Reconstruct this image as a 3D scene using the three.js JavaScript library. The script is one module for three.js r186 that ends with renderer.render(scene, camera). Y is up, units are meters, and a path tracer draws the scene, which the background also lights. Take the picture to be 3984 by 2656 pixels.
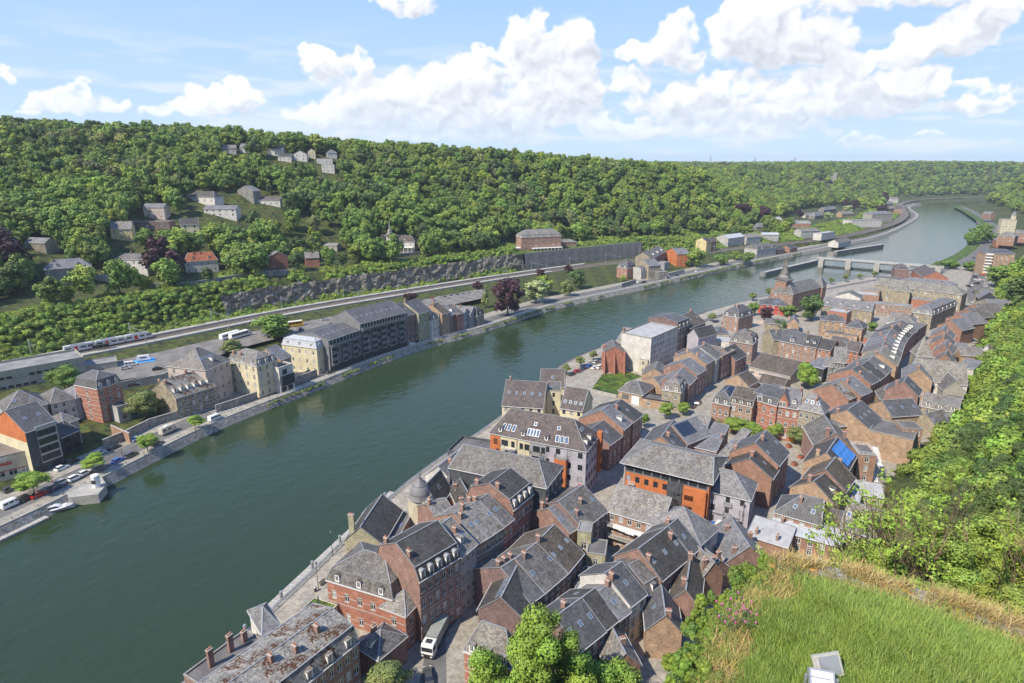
import * as THREE from 'three';
import { FontLoader } from 'three/addons/loaders/FontLoader.js';
import { TextGeometry } from 'three/addons/geometries/TextGeometry.js';
import { mergeGeometries } from 'three/addons/utils/BufferGeometryUtils.js';

// ---------------------------------------------------------------- camera, sun, exposure
const scene = new THREE.Scene();
const camera = new THREE.PerspectiveCamera(57.13, 1024 / 683, 0.5, 9000);
camera.position.set(0, 94, 0);
camera.rotation.set(-15.966 * Math.PI / 180, 0, 0);
const renderer = new THREE.WebGLRenderer({ antialias: true });
renderer.setSize(1024, 683);
renderer.toneMapping = THREE.LinearToneMapping;
renderer.toneMappingExposure = 1.46;
renderer.shadowMap.enabled = true;
const SUN = new THREE.Vector3(-0.52, 0.72, 0.42).normalize();
const sun = new THREE.DirectionalLight(0xfff3e0, 4.6);
sun.position.copy(SUN).multiplyScalar(1200).add(new THREE.Vector3(80, 0, -450));
sun.target.position.set(80, 0, -450);
sun.castShadow = true;
Object.assign(sun.shadow.camera, { left: -900, right: 900, top: 900, bottom: -900, near: 10, far: 3000 });
sun.shadow.mapSize.set(4096, 4096);
scene.add(sun, sun.target);

// ---------------------------------------------------------------- noise
const hash = (x, y) => { let h = Math.imul(x | 0, 374761393) ^ Math.imul(y | 0, 668265263); h = Math.imul(h ^ (h >>> 13), 1274126177); return ((h ^ (h >>> 16)) >>> 0) / 4294967296; };
const vnoise = (x, y) => {
  const i = Math.floor(x), j = Math.floor(y), f = x - i, g = y - j, a = f * f * (3 - 2 * f), b = g * g * (3 - 2 * g);
  const p = hash(i, j), q = hash(i + 1, j), r = hash(i, j + 1), s = hash(i + 1, j + 1);
  return p + (q - p) * a + (r - p) * b + (p - q - r + s) * a * b;
};
const fbm = (x, y, o = 4) => { let s = 0, a = 0.5, n = 0; for (let k = 0; k < o; k++) { s += a * vnoise(x, y); n += a; x = x * 2.03 + 17.1; y = y * 2.03 + 9.7; a *= 0.5; } return s / n; };
// tiling noise: period p cells
const tnoise = (x, y, p) => {
  const i = Math.floor(x), j = Math.floor(y), f = x - i, g = y - j, a = f * f * (3 - 2 * f), b = g * g * (3 - 2 * g), m = k => ((k % p) + p) % p;
  const P = hash(m(i) + p * 7, m(j)), q = hash(m(i + 1) + p * 7, m(j)), r = hash(m(i) + p * 7, m(j + 1)), s = hash(m(i + 1) + p * 7, m(j + 1));
  return P + (q - P) * a + (r - P) * b + (P - q - r + s) * a * b;
};
const tfbm = (u, v, p, o = 4) => { let s = 0, a = 0.5, n = 0; for (let k = 0; k < o; k++) { s += a * tnoise(u * p, v * p, p); n += a; p *= 2; a *= 0.55; } return s / n; };
let seed = 12345;
const rnd = () => { seed = (Math.imul(seed, 1664525) + 1013904223) >>> 0; return seed / 4294967296; };
const rr = (a, b) => a + (b - a) * rnd();
const clamp = (x, a = 0, b = 1) => Math.min(b, Math.max(a, x));
const sstep = (a, b, x) => { const t = clamp((x - a) / (b - a)); return t * t * (3 - 2 * t); };
const mixc = (a, b, t) => a.map((v, i) => v + (b[i] - v) * t);

// ---------------------------------------------------------------- sky: air and cumulus
{
  const W = 4096, HH = 2048, data = new Float32Array(W * HH * 4);
  const C = [-8.6,12.5,2.6,1.5,-15.6,7.8,1.7,1.3,-14,6.9,2.7,1.1,-12.6,7.9,1.2,1.2,-16.5,8.5,0.8,0.7,1.1,10.2,1.9,1.7,0.5,9.1,1.4,1.4,5.1,9.2,2.2,2,5.9,9.7,1.2,1.2,3.4,7.9,3.8,1.5,-2.3,8.7,1.3,0.9,-4.3,6.8,3.3,1.8,-8,5.2,5.1,2,-12,4.8,4.4,1.6,-1,5.6,6.3,2.2,4.2,5.8,3.7,2,6.1,6.1,1.8,1.5,-6.6,3.5,12.7,1.5,0.9,3.7,7.5,1.5,-16.3,3.5,2.5,0.9,13.5,9.7,1.6,1.7,12.4,8.6,2.1,1.4,9.9,8.7,1.5,0.9,14.7,7.9,1.4,0.9,18.9,10.5,2.9,2,21.2,9.6,5,2.7,23.5,8.7,3.1,1.8,18.4,9,2.6,1.5,21.7,7.9,3.7,1.2,27.2,11.9,5.9,1.1,30.5,11.1,3.9,0.8,29.5,7.4,2.5,1.1,30.7,8.1,2.2,1.2,32.8,8.1,2.4,1.4,33.9,8.9,2.4,1.5,34.7,9.9,2,1.2,25.1,5.4,4.3,1.6,29,4.9,3.9,1.5,30.9,5.2,2.5,1.3,26.1,6.7,1.3,1.3,18.4,5.6,2.5,1.5,15.4,5.4,2.1,1.4,13.7,4.8,1.8,1.2,10,6.4,1.6,1.3,11.9,4.6,2.5,1.1,18.9,4,7.1,1.2,25.3,3.8,5.4,0.8,17.3,2.5,9.4,1,10.2,2.6,4.5,0.9,35.6,3.8,1.8,0.8,33.7,3.6,1.1,0.5,35.1,5,1.5,0.4,28,1.7,2,0.3,31.9,1.9,1,0.2,-33.3,4.4,1.7,1,-32.4,5.5,0.7,0.4,-30.7,4.1,1,0.7,-35.4,3.7,1.4,0.5,-37.1,5.7,0.4,0.4,-32.1,3.6,1.6,0.4,-24.4,4.3,2.5,1.2,-22.3,5.3,1.6,0.9,-21.6,4.4,1.4,0.9,-26,3.6,2.4,0.6,-28.4,3.3,1.3,0.4,-36.2,3.1,1.2,0.3,-1.7,2,6.1,0.7,-11.1,2.1,4.8,0.5];
  const blobs = [];
  for (let i = 0; i < C.length; i += 4) blobs.push([C[i], C[i + 1], C[i + 2], C[i + 3]]);
  // the same kind of fair-weather cumulus goes on round the rest of the horizon
  let s2 = 99; const r2 = () => { s2 = (Math.imul(s2, 1664525) + 1013904223) >>> 0; return s2 / 4294967296; };
  for (let k = 0; k < 46; k++) {
    const az = 46 + r2() * 268, el = 3 + Math.pow(r2(), 1.6) * 34, sz = 2.2 + el * 0.12;
    for (let j = 0; j < 5; j++) blobs.push([az + (r2() - 0.5) * sz * 4, el + (r2() - 0.3) * sz * 0.9, sz * (0.7 + r2() * 0.8), sz * (0.45 + r2() * 0.4)]);
  }
  const bins = Array.from({ length: 72 }, () => []);
  for (const b of blobs) for (let k = 0; k < 72; k++) { let d = Math.abs(((k * 5 + 2.5 - b[0] + 540) % 360) - 180); if (d < b[2] * 1.5 + 5) bins[k].push(b); }
  const dens = (az, el, list, nz) => {
    let m = 0, base = 0, wt = 0;
    for (const b of list) {
      const dx = ((az - b[0] + 540) % 360 - 180) / b[2]; let dy = (el - b[1]) / b[3]; if (dy < 0) dy *= 1.35;
      const q = 1 - (dx * dx + dy * dy); if (q < -0.9) continue;
      const w = clamp(q + 0.75); m = Math.max(m, 0) ; if (w > 0) { m = 1 - (1 - m) * (1 - w * w * 0.62); base += w * clamp(-dy * 0.8 + 0.1, 0, 1); wt += w; }
    }
    return [m, wt ? base / wt : 0];
  };
  for (let j = 0; j < HH / 2 + 60; j++) {
    const el = 90 - (j + 0.5) / HH * 180;
    for (let i = 0; i < W; i++) {
      const az = (((i + 0.5) / W * 360 - 180 + 90) + 720) % 360;   // three: u = atan2(z, x)/2pi + 0.5, so -z is u = 0.25
      const h = clamp(el / 60);
      const g = Math.pow(1 - clamp(el / 90), 5);
      let c = mixc([0.180, 0.435, 0.91], [0.09, 0.26, 0.72], sstep(0.05, 1, h));
      c = mixc(c, [0.60, 0.765, 0.95], clamp(g * 1.02 + 0.02));
      { const st = sstep(0.46, 0.74, fbm(az * 0.22 + 7, el * 1.5, 5)) * sstep(-0.5, 1.2, el) * (1 - sstep(4, 12, el)) * 0.62; c = mixc(c, [0.80, 0.845, 0.93], st); }
      const list = bins[Math.floor(az / 5) % 72];
      if (list.length && el > -2 && el < 60) {
        const fx = az * 0.9, fy = el * 1.05;
        const wx = fbm(fx * 0.9 + 3, fy * 0.9, 4) - 0.5, wy = fbm(fx * 0.9 + 40, fy * 0.9 + 7, 4) - 0.5;
        const px = az + wx * 1.7, py = el + wy * 1.7;
        const [m, base] = dens(px, py, list);
        if (m > 0.02) {
          const n = fbm(fx * 1.25 + wx * 1.6 + 11, fy * 1.25 + wy * 1.6, 7), bill = 1 - Math.abs(fbm(fx * 1.7 + wx, fy * 1.7 + 50, 5) - 0.5) * 3.2;
          const d = m * 1.30 + (n - 0.5) * 1.05 + bill * 0.16 - 0.42;
          const al = sstep(-0.04, 0.52, d) * 0.98;
          // the side towards the sun is bright, the far side and the base are grey
          const m2 = dens(px - 0.9, py + 1.3, list)[0], n2 = fbm(fx * 1.25 + wx * 1.6 + 11 - 0.5, fy * 1.25 + wy * 1.6 + 0.7, 5);
          const relief = clamp((m - m2) * 0.55 + (n - n2) * 0.75, -0.34, 0.3);
          const lum = clamp(0.87 + relief * 0.62 - base * 0.40 * sstep(0.25, 1.0, d), 0.56, 1.12);
          let cc = [Math.pow(lum, 1.12), lum * 0.99, Math.pow(lum, 0.78)];
          const haze = Math.exp(-Math.max(el, 0) / 5.5) * 0.6;
          cc = mixc(cc, [0.70, 0.82, 0.97], haze);
          c = mixc(c, cc, al * (1 - Math.exp(-Math.max(el, 0) / 1.6) * 0.0) * (el < 1 ? clamp(el + 0.6) * 0.6 : 0.6 + 0.4 * sstep(1, 5, el)));
        }
      }
      const o = ((HH - 1 - j) * W + i) * 4;
      data[o] = c[0] * 0.78; data[o + 1] = c[1] * 0.78; data[o + 2] = c[2] * 0.78; data[o + 3] = 1;
    }
  }
  for (let j = HH / 2 + 60; j < HH; j++) for (let i = 0; i < W; i++) { const o = ((HH - 1 - j) * W + i) * 4; data[o] = 0.12; data[o + 1] = 0.15; data[o + 2] = 0.10; data[o + 3] = 1; }
  const t = new THREE.DataTexture(data, W, HH, THREE.RGBAFormat, THREE.FloatType);
  t.mapping = THREE.EquirectangularReflectionMapping; t.magFilter = t.minFilter = THREE.LinearFilter; t.needsUpdate = true;
  scene.background = t; scene.environment = t;
}

// ---------------------------------------------------------------- plan of the valley (metres)
const K = 1.3056; // the plan below was drawn in units of 1.3056 m
const curve = pts => new THREE.CatmullRomCurve3(pts.map(p => new THREE.Vector3(p[0] * K, 0, p[1] * K)), false, 'centripetal');
const sample = (pts, step) => { const c = curve(pts), n = Math.max(2, Math.round(c.getLength() / step)); return c.getSpacedPoints(n).map(v => [v.x, v.z]); };
const LB = sample([[-175, 20], [-104.9, -112.4], [-98.2, -130], [-84.9, -166.9], [-68.7, -195.1], [-42.7, -239.1], [-9.2, -279.8], [21.4, -319.9], [70.8, -365.7], [108, -401], [168, -459], [213, -498], [265, -541], [318, -589], [377, -645], [514, -814], [575, -901], [671, -1077], [753, -1167], [867, -1246], [1100, -1330]], 6);
const RB = sample([[-130, 60], [-46.6, -74], [-40.2, -88.6], [-25, -130.5], [-3.6, -170.6], [18.4, -220], [40.3, -248], [102.6, -310], [139, -341], [227, -401], [258, -417], [335, -484], [412, -570], [558, -758], [681, -964], [761, -1098], [830, -1140], [990, -1168], [1200, -1185]], 6);
const RAIL = sample([[-330, -30], [-215, -165], [-180, -208], [-150, -243], [-110, -292], [-64, -337], [7, -400], [70, -447], [128, -485], [170, -515], [221, -546], [275, -580], [335, -628], [439, -738], [528, -860], [597, -980], [680, -1120], [800, -1245], [1050, -1360]], 6);
const TOE = sample([[-140, 30], [-60, -30], [-25, -52], [8, -58], [38, -84], [62, -101], [84, -126], [109, -151], [128, -168], [151, -195], [187, -241], [243, -312], [308, -387], [373, -458], [470, -560], [600, -742], [716, -950], [788, -1080], [860, -1122], [1000, -1146], [1200, -1160]], 6);
// signed distance to a polyline (positive on the left-hand side going downstream), and distance along it
function sdist(PL, x, z) {
  let b = 1e9, sg = 1, S = 0;
  let k0 = 0, kb = 1e18;
  for (let k = 0; k < PL.length; k += 4) { const q = (x - PL[k][0]) ** 2 + (z - PL[k][1]) ** 2; if (q < kb) { kb = q; k0 = k; } }
  for (let k = Math.max(0, k0 - 5); k < Math.min(PL.length - 1, k0 + 5); k++) {
    const [ax, az] = PL[k], [bx, bz] = PL[k + 1], ux = bx - ax, uz = bz - az, l2 = ux * ux + uz * uz;
    const t = clamp(((x - ax) * ux + (z - az) * uz) / l2), q = Math.hypot(x - ax - ux * t, z - az - uz * t);
    if (q < b) { b = q; sg = ux * (z - az) - uz * (x - ax) < 0 ? 1 : -1; S = (k + t) * 6; }
  }
  return [b * sg, S];
}
// along the railway: [s, terrace height, foot of the wood, crest distance, crest height]
const HILL = [[0, 16, 62, 330, 90], [240, 16, 62, 320, 90], [310, 16, 60, 310, 89], [400, 15, 56, 255, 86], [480, 15, 48, 205, 79], [540, 14, 46, 160, 73], [640, 14, 40, 130, 66], [720, 9, 34, 130, 61], [820, 6, 44, 150, 54], [960, 6, 95, 235, 49], [1150, 6, 120, 300, 48], [1350, 5, 70, 260, 53], [1600, 5, 30, 200, 57], [2300, 5, 30, 220, 58]].map(r => r.map(v => v * K));
function hillAt(s) {
  let k = 0; while (k < HILL.length - 2 && s > HILL[k + 1][0]) k++;
  const a = HILL[k], b = HILL[k + 1], t = clamp((s - a[0]) / (b[0] - a[0]));
  return a.map((v, i) => v + (b[i] - v) * t);
}
function groundY(x, z) {
  const [dL] = sdist(LB, x, z);
  if (dL > 0) {
    if (dL < 9) return -5;
    const [e, s] = sdist(RAIL, x, z), [, ty, e0, ec, yc] = hillAt(s);
    if (e < -9) return -0.3 + 3.6 * sstep(23, Math.max(40, dL - e - 10), dL);
    if (e < 8) return 3.4;
    const n = fbm(x / 30, z / 30, 3) - 0.5;
    if (e < 34) return 3.4 + (ty - 3.4) * sstep(12, 31, e + n * 6);
    if (e < e0) return ty + (e - 34) * 0.03;
    const y0 = ty + (e0 - 34) * 0.03, t = (e - e0) / (ec - e0);
    if (t < 1) return y0 + (yc - y0) * (t < 0.5 ? t * 1.12 : 0.56 + (1 - Math.pow(1 - (t - 0.5) * 2, 1.5)) * 0.44) + n * 6 * Math.min(1, t * 4);
    return yc + (fbm(x / 340, z / 340, 3) - 0.5) * 14 * Math.min(1, (e - ec) / 390) + Math.min(4, (e - ec) * 0.003);
  }
  const [dR] = sdist(RB, x, z);
  if (dR > -7) return dR > 0 ? -7 : -5;
  const [dT] = sdist(TOE, x, z), e = -dT;
  if (e < 0) return -0.25;
  const n = fbm(x / 25, z / 25, 3) - 0.5, far = sstep(520, 1170, Math.hypot(x, z));
  return Math.min(e * (0.95 - far * 0.2), 74 + far * 8) + n * 7 * sstep(0, 18, e) * sstep(26, 78, Math.hypot(x, z));
}

// ---------------------------------------------------------------- textures and materials
function dtex(n, period, fn, { srgb = true } = {}) {
  const d = new Uint8Array(n * n * 4);
  for (let j = 0; j < n; j++) for (let i = 0; i < n; i++) {
    const c = fn(i / n, j / n, i, j), o = (j * n + i) * 4;
    if (Array.isArray(c)) { d[o] = clamp(c[0]) * 255; d[o + 1] = clamp(c[1]) * 255; d[o + 2] = clamp(c[2]) * 255; } else d[o] = d[o + 1] = d[o + 2] = clamp(c) * 255;
    d[o + 3] = 255;
  }
  const t = new THREE.DataTexture(d, n, n); t.wrapS = t.wrapT = THREE.RepeatWrapping; t.magFilter = THREE.LinearFilter; t.minFilter = THREE.LinearMipmapLinearFilter; t.generateMipmaps = true;
  if (srgb) t.colorSpace = THREE.SRGBColorSpace;
  t.repeat.set(1 / period, 1 / period); t.needsUpdate = true; return t;
}
// maps are multipliers round a light grey; the material colour gives the hue
const T = {};
const brickFn = (stain, mortar) => (u, v) => {
  const rows = 80, r = Math.floor(v * rows), x = u * 26 + (r % 2) * 0.5, k = Math.floor(x) % 26, f = x - Math.floor(x), g = v * rows - r;
  const joint = f < 0.07 || g < 0.16;
  let b = 0.66 + hash(k * 3 + 5, r * 7) * 0.22 + (tfbm(u, v, 5, 5) - 0.5) * stain;
  if (hash(k + 90, r + 31) > 0.93) b *= 0.72;
  if (joint) b = b * (1 - mortar) + 0.80 * mortar;
  const w = (tfbm(u + 0.3, v, 4, 4) - 0.5) * 0.09;
  return [b + w * 0.3, b - w * 0.4 + (joint ? mortar * 0.08 : 0), b - w * 0.6 + (joint ? mortar * 0.14 : 0)];
};
T.brick = dtex(1024, 6, brickFn(0.26, 0.42));
T.brickOld = dtex(1024, 7, brickFn(0.32, 0.36));
T.slate = dtex(1024, 9, (u, v) => {
  const rows = 34, r = Math.floor(v * rows), x = u * 26 + (r % 2) * 0.5, k = Math.floor(x) % 26, f = x - Math.floor(x), g = v * rows - r;
  let b = 0.60 + hash(k * 5 + 1, r * 3) * 0.20 + (tfbm(u, v, 4, 5) - 0.5) * 0.24;
  if (g < 0.12) b *= 0.72; if (f < 0.05) b *= 0.85;
  const l = sstep(0.62, 0.74, tfbm(u + 0.2, v + 0.7, 9, 4)); 
  return mixc([b, b, b * 1.01], [0.9, 0.9, 0.84], l * 0.35);
});
T.slateOld = dtex(1024, 11, (u, v) => {
  const rows = 42, r = Math.floor(v * rows), x = u * 32 + (r % 2) * 0.5, k = Math.floor(x) % 32, f = x - Math.floor(x), g = v * rows - r;
  let b = 0.52 + hash(k * 5 + 1, r * 3 + 9) * 0.26 + (tfbm(u, v, 5, 5) - 0.5) * 0.3;
  if (g < 0.16) b *= 0.66; if (f < 0.06) b *= 0.8;
  let c = [b, b * 0.99, b * 0.97];
  c = mixc(c, [0.86, 0.85, 0.74], sstep(0.55, 0.70, tfbm(u + 0.2, v + 0.7, 14, 4)) * 0.36);
  return mixc(c, [0.42, 0.33, 0.22], sstep(0.58, 0.74, tfbm(u + 0.6, v + 0.1, 7, 5)) * 0.3);
});
T.moss = dtex(1024, 9, (u, v) => {
  const rows = 34, r = Math.floor(v * rows), x = u * 26 + (r % 2) * 0.5, k = Math.floor(x) % 26, f = x - Math.floor(x), g = v * rows - r;
  let b = 0.5 + hash(k * 5 + 1, r * 3 + 9) * 0.25 + (tfbm(u, v, 5, 5) - 0.5) * 0.4; if (g < 0.16) b *= 0.66;
  let c = mixc([b, b, b * 0.98], [0.78, 0.77, 0.70], sstep(0.55, 0.66, tfbm(u + 0.2, v + 0.7, 24, 3)) * 0.4);
  return mixc(c, [0.36, 0.22, 0.12], sstep(0.53, 0.64, tfbm(u + 0.5, v + 0.4, 3, 6)) * sstep(0.42, 0.55, tfbm(u, v, 40, 2)) * 0.95);
});
T.render = dtex(512, 7, (u, v) => { const b = 0.86 + (tfbm(u, v, 4, 5) - 0.5) * 0.20 + (tfbm(u * 1, v, 64, 2) - 0.5) * 0.08 - sstep(0.58, 0.72, tfbm(u, v * 0.5, 12, 4)) * 0.06; return [b, b * 0.995, b * 0.98]; });
T.stone = dtex(1024, 8, (u, v) => {
  const rows = 28, r = Math.floor(v * rows), n = 14 + (r % 3) * 2, x = u * n + hash(r, 3), k = Math.floor(x) % n, f = x - Math.floor(x), g = v * rows - r;
  let b = 0.62 + hash(k * 7, r * 5 + 2) * 0.28 + (tfbm(u, v, 6, 5) - 0.5) * 0.4; if (f < 0.08 || g < 0.14) b *= 0.72;
  const w = (hash(k, r * 13) - 0.5) * 0.10; return [b + w, b + w * 0.6, b - w * 0.4];
});
T.asphalt = dtex(512, 14, (u, v) => 0.74 + (tfbm(u, v, 4, 5) - 0.5) * 0.34 + (tfbm(u, v, 96, 2) - 0.5) * 0.16);
T.pave = dtex(1024, 12, (u, v) => { const x = u * 20, y = v * 20, k = Math.floor(x + (Math.floor(y) % 2) * 0.5) % 20, g = Math.floor(y); let b = 0.80 + (hash(k, g) - 0.5) * 0.12 + (tfbm(u, v, 5, 5) - 0.5) * 0.28; if (y - g < 0.08) b *= 0.88; return [b, b * 0.985, b * 0.95]; });
T.ground = dtex(512, 16, (u, v) => { const a = tfbm(u, v, 6, 5), b = tfbm(u + 0.4, v, 24, 3); const g = 0.55 + (a - 0.5) * 0.8 + (b - 0.5) * 0.4; return mixc([g * 0.9, g, g * 0.6], [g, g * 0.9, g * 0.68], sstep(0.5, 0.62, tfbm(u, v + 0.3, 5, 3))); });
T.wood = dtex(512, 3, (u, v) => { const k = Math.floor(u * 20); const b = 0.72 + hash(k, 4) * 0.22 + (tnoise(u * 160, v * 6, 160) - 0.5) * 0.2; return (u * 20 - k < 0.08) ? b * 0.55 : b; });
T.rock = dtex(1024, 20, (u, v) => { const a = tfbm(u, v, 6, 6), c = Math.abs(tfbm(u + 0.3, v * 0.999, 9, 5) - 0.5); let b = 0.5 + (a - 0.5) * 0.9 + sstep(0, 0.06, c) * 0.2 - 0.1; return [b, b * 0.98, b * 0.94]; });
T.zinc = dtex(256, 4, (u, v) => { let b = 0.84 + (tfbm(u, v, 5, 4) - 0.5) * 0.24; const f = u * 6 % 1; if (f < 0.07) b *= 0.75; return b; });
T.leaf = dtex(128, 1, (u, v) => 0.75 + (tfbm(u, v, 8, 3) - 0.5) * 0.5);
const bumpW = dtex(1024, 26, (u, v) => tfbm(u, v, 9, 6), { srgb: false });
const M = {};
const mat = (color, map, o = {}) => { const c = Array.isArray(color) ? new THREE.Color().setRGB(...color) : new THREE.Color(color); return new THREE.MeshStandardMaterial({ color: c, map: map || null, roughness: 0.9, metalness: 0, ...o }); };
// walls (linear base colours; the maps average about 0.65)
const WALLS = {
  b1: [[0.505, 0.285, 0.202], 'brick'], b2: [[0.552, 0.341, 0.236], 'brick'], b3: [[0.436, 0.261, 0.211], 'brickOld'], b4: [[0.621, 0.421, 0.279], 'brickOld'], b5: [[0.518, 0.437, 0.306], 'brickOld'],
  b6: [[0.598, 0.253, 0.168], 'brick'], b7: [[0.598, 0.548, 0.365], 'brickOld'], b8: [[0.320, 0.213, 0.194], 'brickOld'], or: [[0.660, 0.215, 0.075], 'render'], wh: [[0.740, 0.720, 0.700], 'render'], cr: [[0.800, 0.730, 0.520], 'render'], cr2: [[0.720, 0.660, 0.520], 'render'],
  gy: [[0.400, 0.410, 0.450], 'render'], gy2: [[0.240, 0.250, 0.270], 'render'], li: [[0.540, 0.530, 0.620], 'render'], st: [[0.400, 0.360, 0.290], 'stone'], st2: [[0.500, 0.430, 0.320], 'stone'], stg: [[0.360, 0.355, 0.340], 'stone'], pk: [[0.660, 0.560, 0.520], 'render'], rd: [[0.560, 0.100, 0.075], 'render'],
  sl: [[0.095, 0.100, 0.115], 'slate'], dk: [[0.055, 0.057, 0.065], 'render'], gz: [[0.150, 0.165, 0.185], 'slate'], co: [[0.460, 0.440, 0.400], 'render'], ye: [[0.780, 0.660, 0.360], 'render'], gw: [[0.560, 0.560, 0.560], 'render'],
};
for (const k in WALLS) M[k] = mat(WALLS[k][0], T[WALLS[k][1]]);
const ROOFS = {
  s1: [[0.220, 0.216, 0.218], 'slate'], s2: [[0.338, 0.328, 0.325], 'slateOld'], s3: [[0.188, 0.187, 0.192], 'slate'], s4: [[0.487, 0.470, 0.457], 'slateOld'], s5: [[0.354, 0.351, 0.360], 'slate'], s6: [[0.156, 0.150, 0.147], 'slateOld'], br: [[0.221, 0.184, 0.173], 'slate'], bo: [[0.250, 0.214, 0.184], 'slateOld'],
  mo: [[0.593, 0.576, 0.560], 'moss'], zi: [[0.578, 0.612, 0.658], 'zinc'], fl: [[0.243, 0.231, 0.226], 'asphalt'], fb: [[0.347, 0.289, 0.254], 'asphalt'], wf: [[0.520, 0.530, 0.550], 'render'], ot: [[0.670, 0.231, 0.110], 'slateOld'], as: [[0.531, 0.520, 0.485], 'slateOld'], gf: [[0.439, 0.439, 0.427], 'asphalt'],
};
for (const k in ROOFS) M['r' + k] = mat(ROOFS[k][0], T[ROOFS[k][1]], { roughness: k[0] === 's' ? 0.62 : 0.85 });
M.ridge = mat([0.44, 0.455, 0.48], T.zinc, { roughness: 0.55, metalness: 0.2 });
M.gutter = mat([0.54, 0.54, 0.54], null, { roughness: 0.6 });
M.parapet = mat([0.36, 0.35, 0.335], T.render);
M.frame = mat([0.78, 0.78, 0.76], null, { roughness: 0.5 });
M.darkFrame = mat([0.05, 0.05, 0.055], null, { roughness: 0.5 });
M.sill = mat([0.52, 0.51, 0.48], T.render);
M.pane = new THREE.MeshPhysicalMaterial({ color: new THREE.Color().setRGB(0.028, 0.034, 0.04), roughness: 0.06, metalness: 0, specularIntensity: 1, ior: 1.6 });
M.curtain = new THREE.MeshPhysicalMaterial({ color: new THREE.Color().setRGB(0.32, 0.33, 0.34), roughness: 0.12, ior: 1.5 });
M.skyPane = new THREE.MeshPhysicalMaterial({ color: new THREE.Color().setRGB(0.10, 0.14, 0.20), roughness: 0.05, ior: 2.0 });
M.pot = mat([0.44, 0.17, 0.10], null);
M.solar = new THREE.MeshPhysicalMaterial({ color: new THREE.Color().setRGB(0.02, 0.026, 0.05), roughness: 0.12, ior: 1.7 });
M.metal = mat([0.42, 0.44, 0.46], null, { metalness: 0.6, roughness: 0.45 });
M.darkMetal = mat([0.06, 0.06, 0.065], null, { roughness: 0.5, metalness: 0.3 });
M.white = mat([0.80, 0.80, 0.80], null, { roughness: 0.45 });
M.asphalt = mat([0.25, 0.245, 0.235], T.asphalt);
M.quay = mat([0.50, 0.47, 0.42], T.pave);
M.pave = mat([0.46, 0.44, 0.40], T.pave);
M.yard = mat([0.34, 0.32, 0.29], T.asphalt);
M.stone = mat([0.46, 0.44, 0.40], T.stone);
M.stoneDark = mat([0.36, 0.355, 0.345], T.stone);
M.concrete = mat([0.50, 0.49, 0.46], T.render);
M.soil = mat([0.16, 0.20, 0.055], T.ground);
M.lawn = mat([0.20, 0.33, 0.05], T.ground);
M.rock = mat([0.50, 0.48, 0.43], T.rock, { bumpMap: T.rock, bumpScale: 0.5 });
M.ballast = mat([0.29, 0.255, 0.22], T.asphalt);
M.deck = mat([0.60, 0.57, 0.52], T.wood);
M.deckOrange = mat([0.66, 0.42, 0.20], T.wood);
M.bark = mat([0.20, 0.165, 0.12], T.rock);
M.paint = mat([0.76, 0.76, 0.74], T.asphalt);
M.water = new THREE.MeshPhysicalMaterial({ color: new THREE.Color().setRGB(0.026, 0.045, 0.021), roughness: 0.045, ior: 1.33, specularIntensity: 1, bumpMap: bumpW, bumpScale: 0.15 });

// ---------------------------------------------------------------- builders
const used = new Set();
const numbered = n => { if (!used.has(n)) { used.add(n); return n; } for (let k = 1; ; k++) { const m = n + '_' + String(k).padStart(3, '0'); if (!used.has(m)) { used.add(m); return m; } } };
const tag = (o, label, category, group, kind) => { if (label) o.userData.label = label; if (category) o.userData.category = category; if (group) o.userData.group = group; if (kind) o.userData.kind = kind; return o; };
const mesh = (name, geo, m, parent) => { const o = new THREE.Mesh(geo, m); o.castShadow = o.receiveShadow = true; o.name = parent ? name : numbered(name); (parent || scene).add(o); return o; };
const group = (name, label, category, grp, pos, turn = 0) => { const g = new THREE.Group(); g.name = numbered(name); tag(g, label, category, grp); if (pos) g.position.set(...pos); g.rotation.y = turn; scene.add(g); return g; };
const struct = (name, geo, m, label) => tag(mesh(name, geo, m), label, null, null, 'structure');
function copy(o, label, pos, turn) { const c = o.clone(); c.userData = { ...o.userData }; c.name = numbered(o.name.replace(/_\d\d\d$/, '')); if (label) c.userData.label = label; if (pos) c.position.set(...pos); if (turn !== undefined) c.rotation.y = turn; scene.add(c); return c; }
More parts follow.
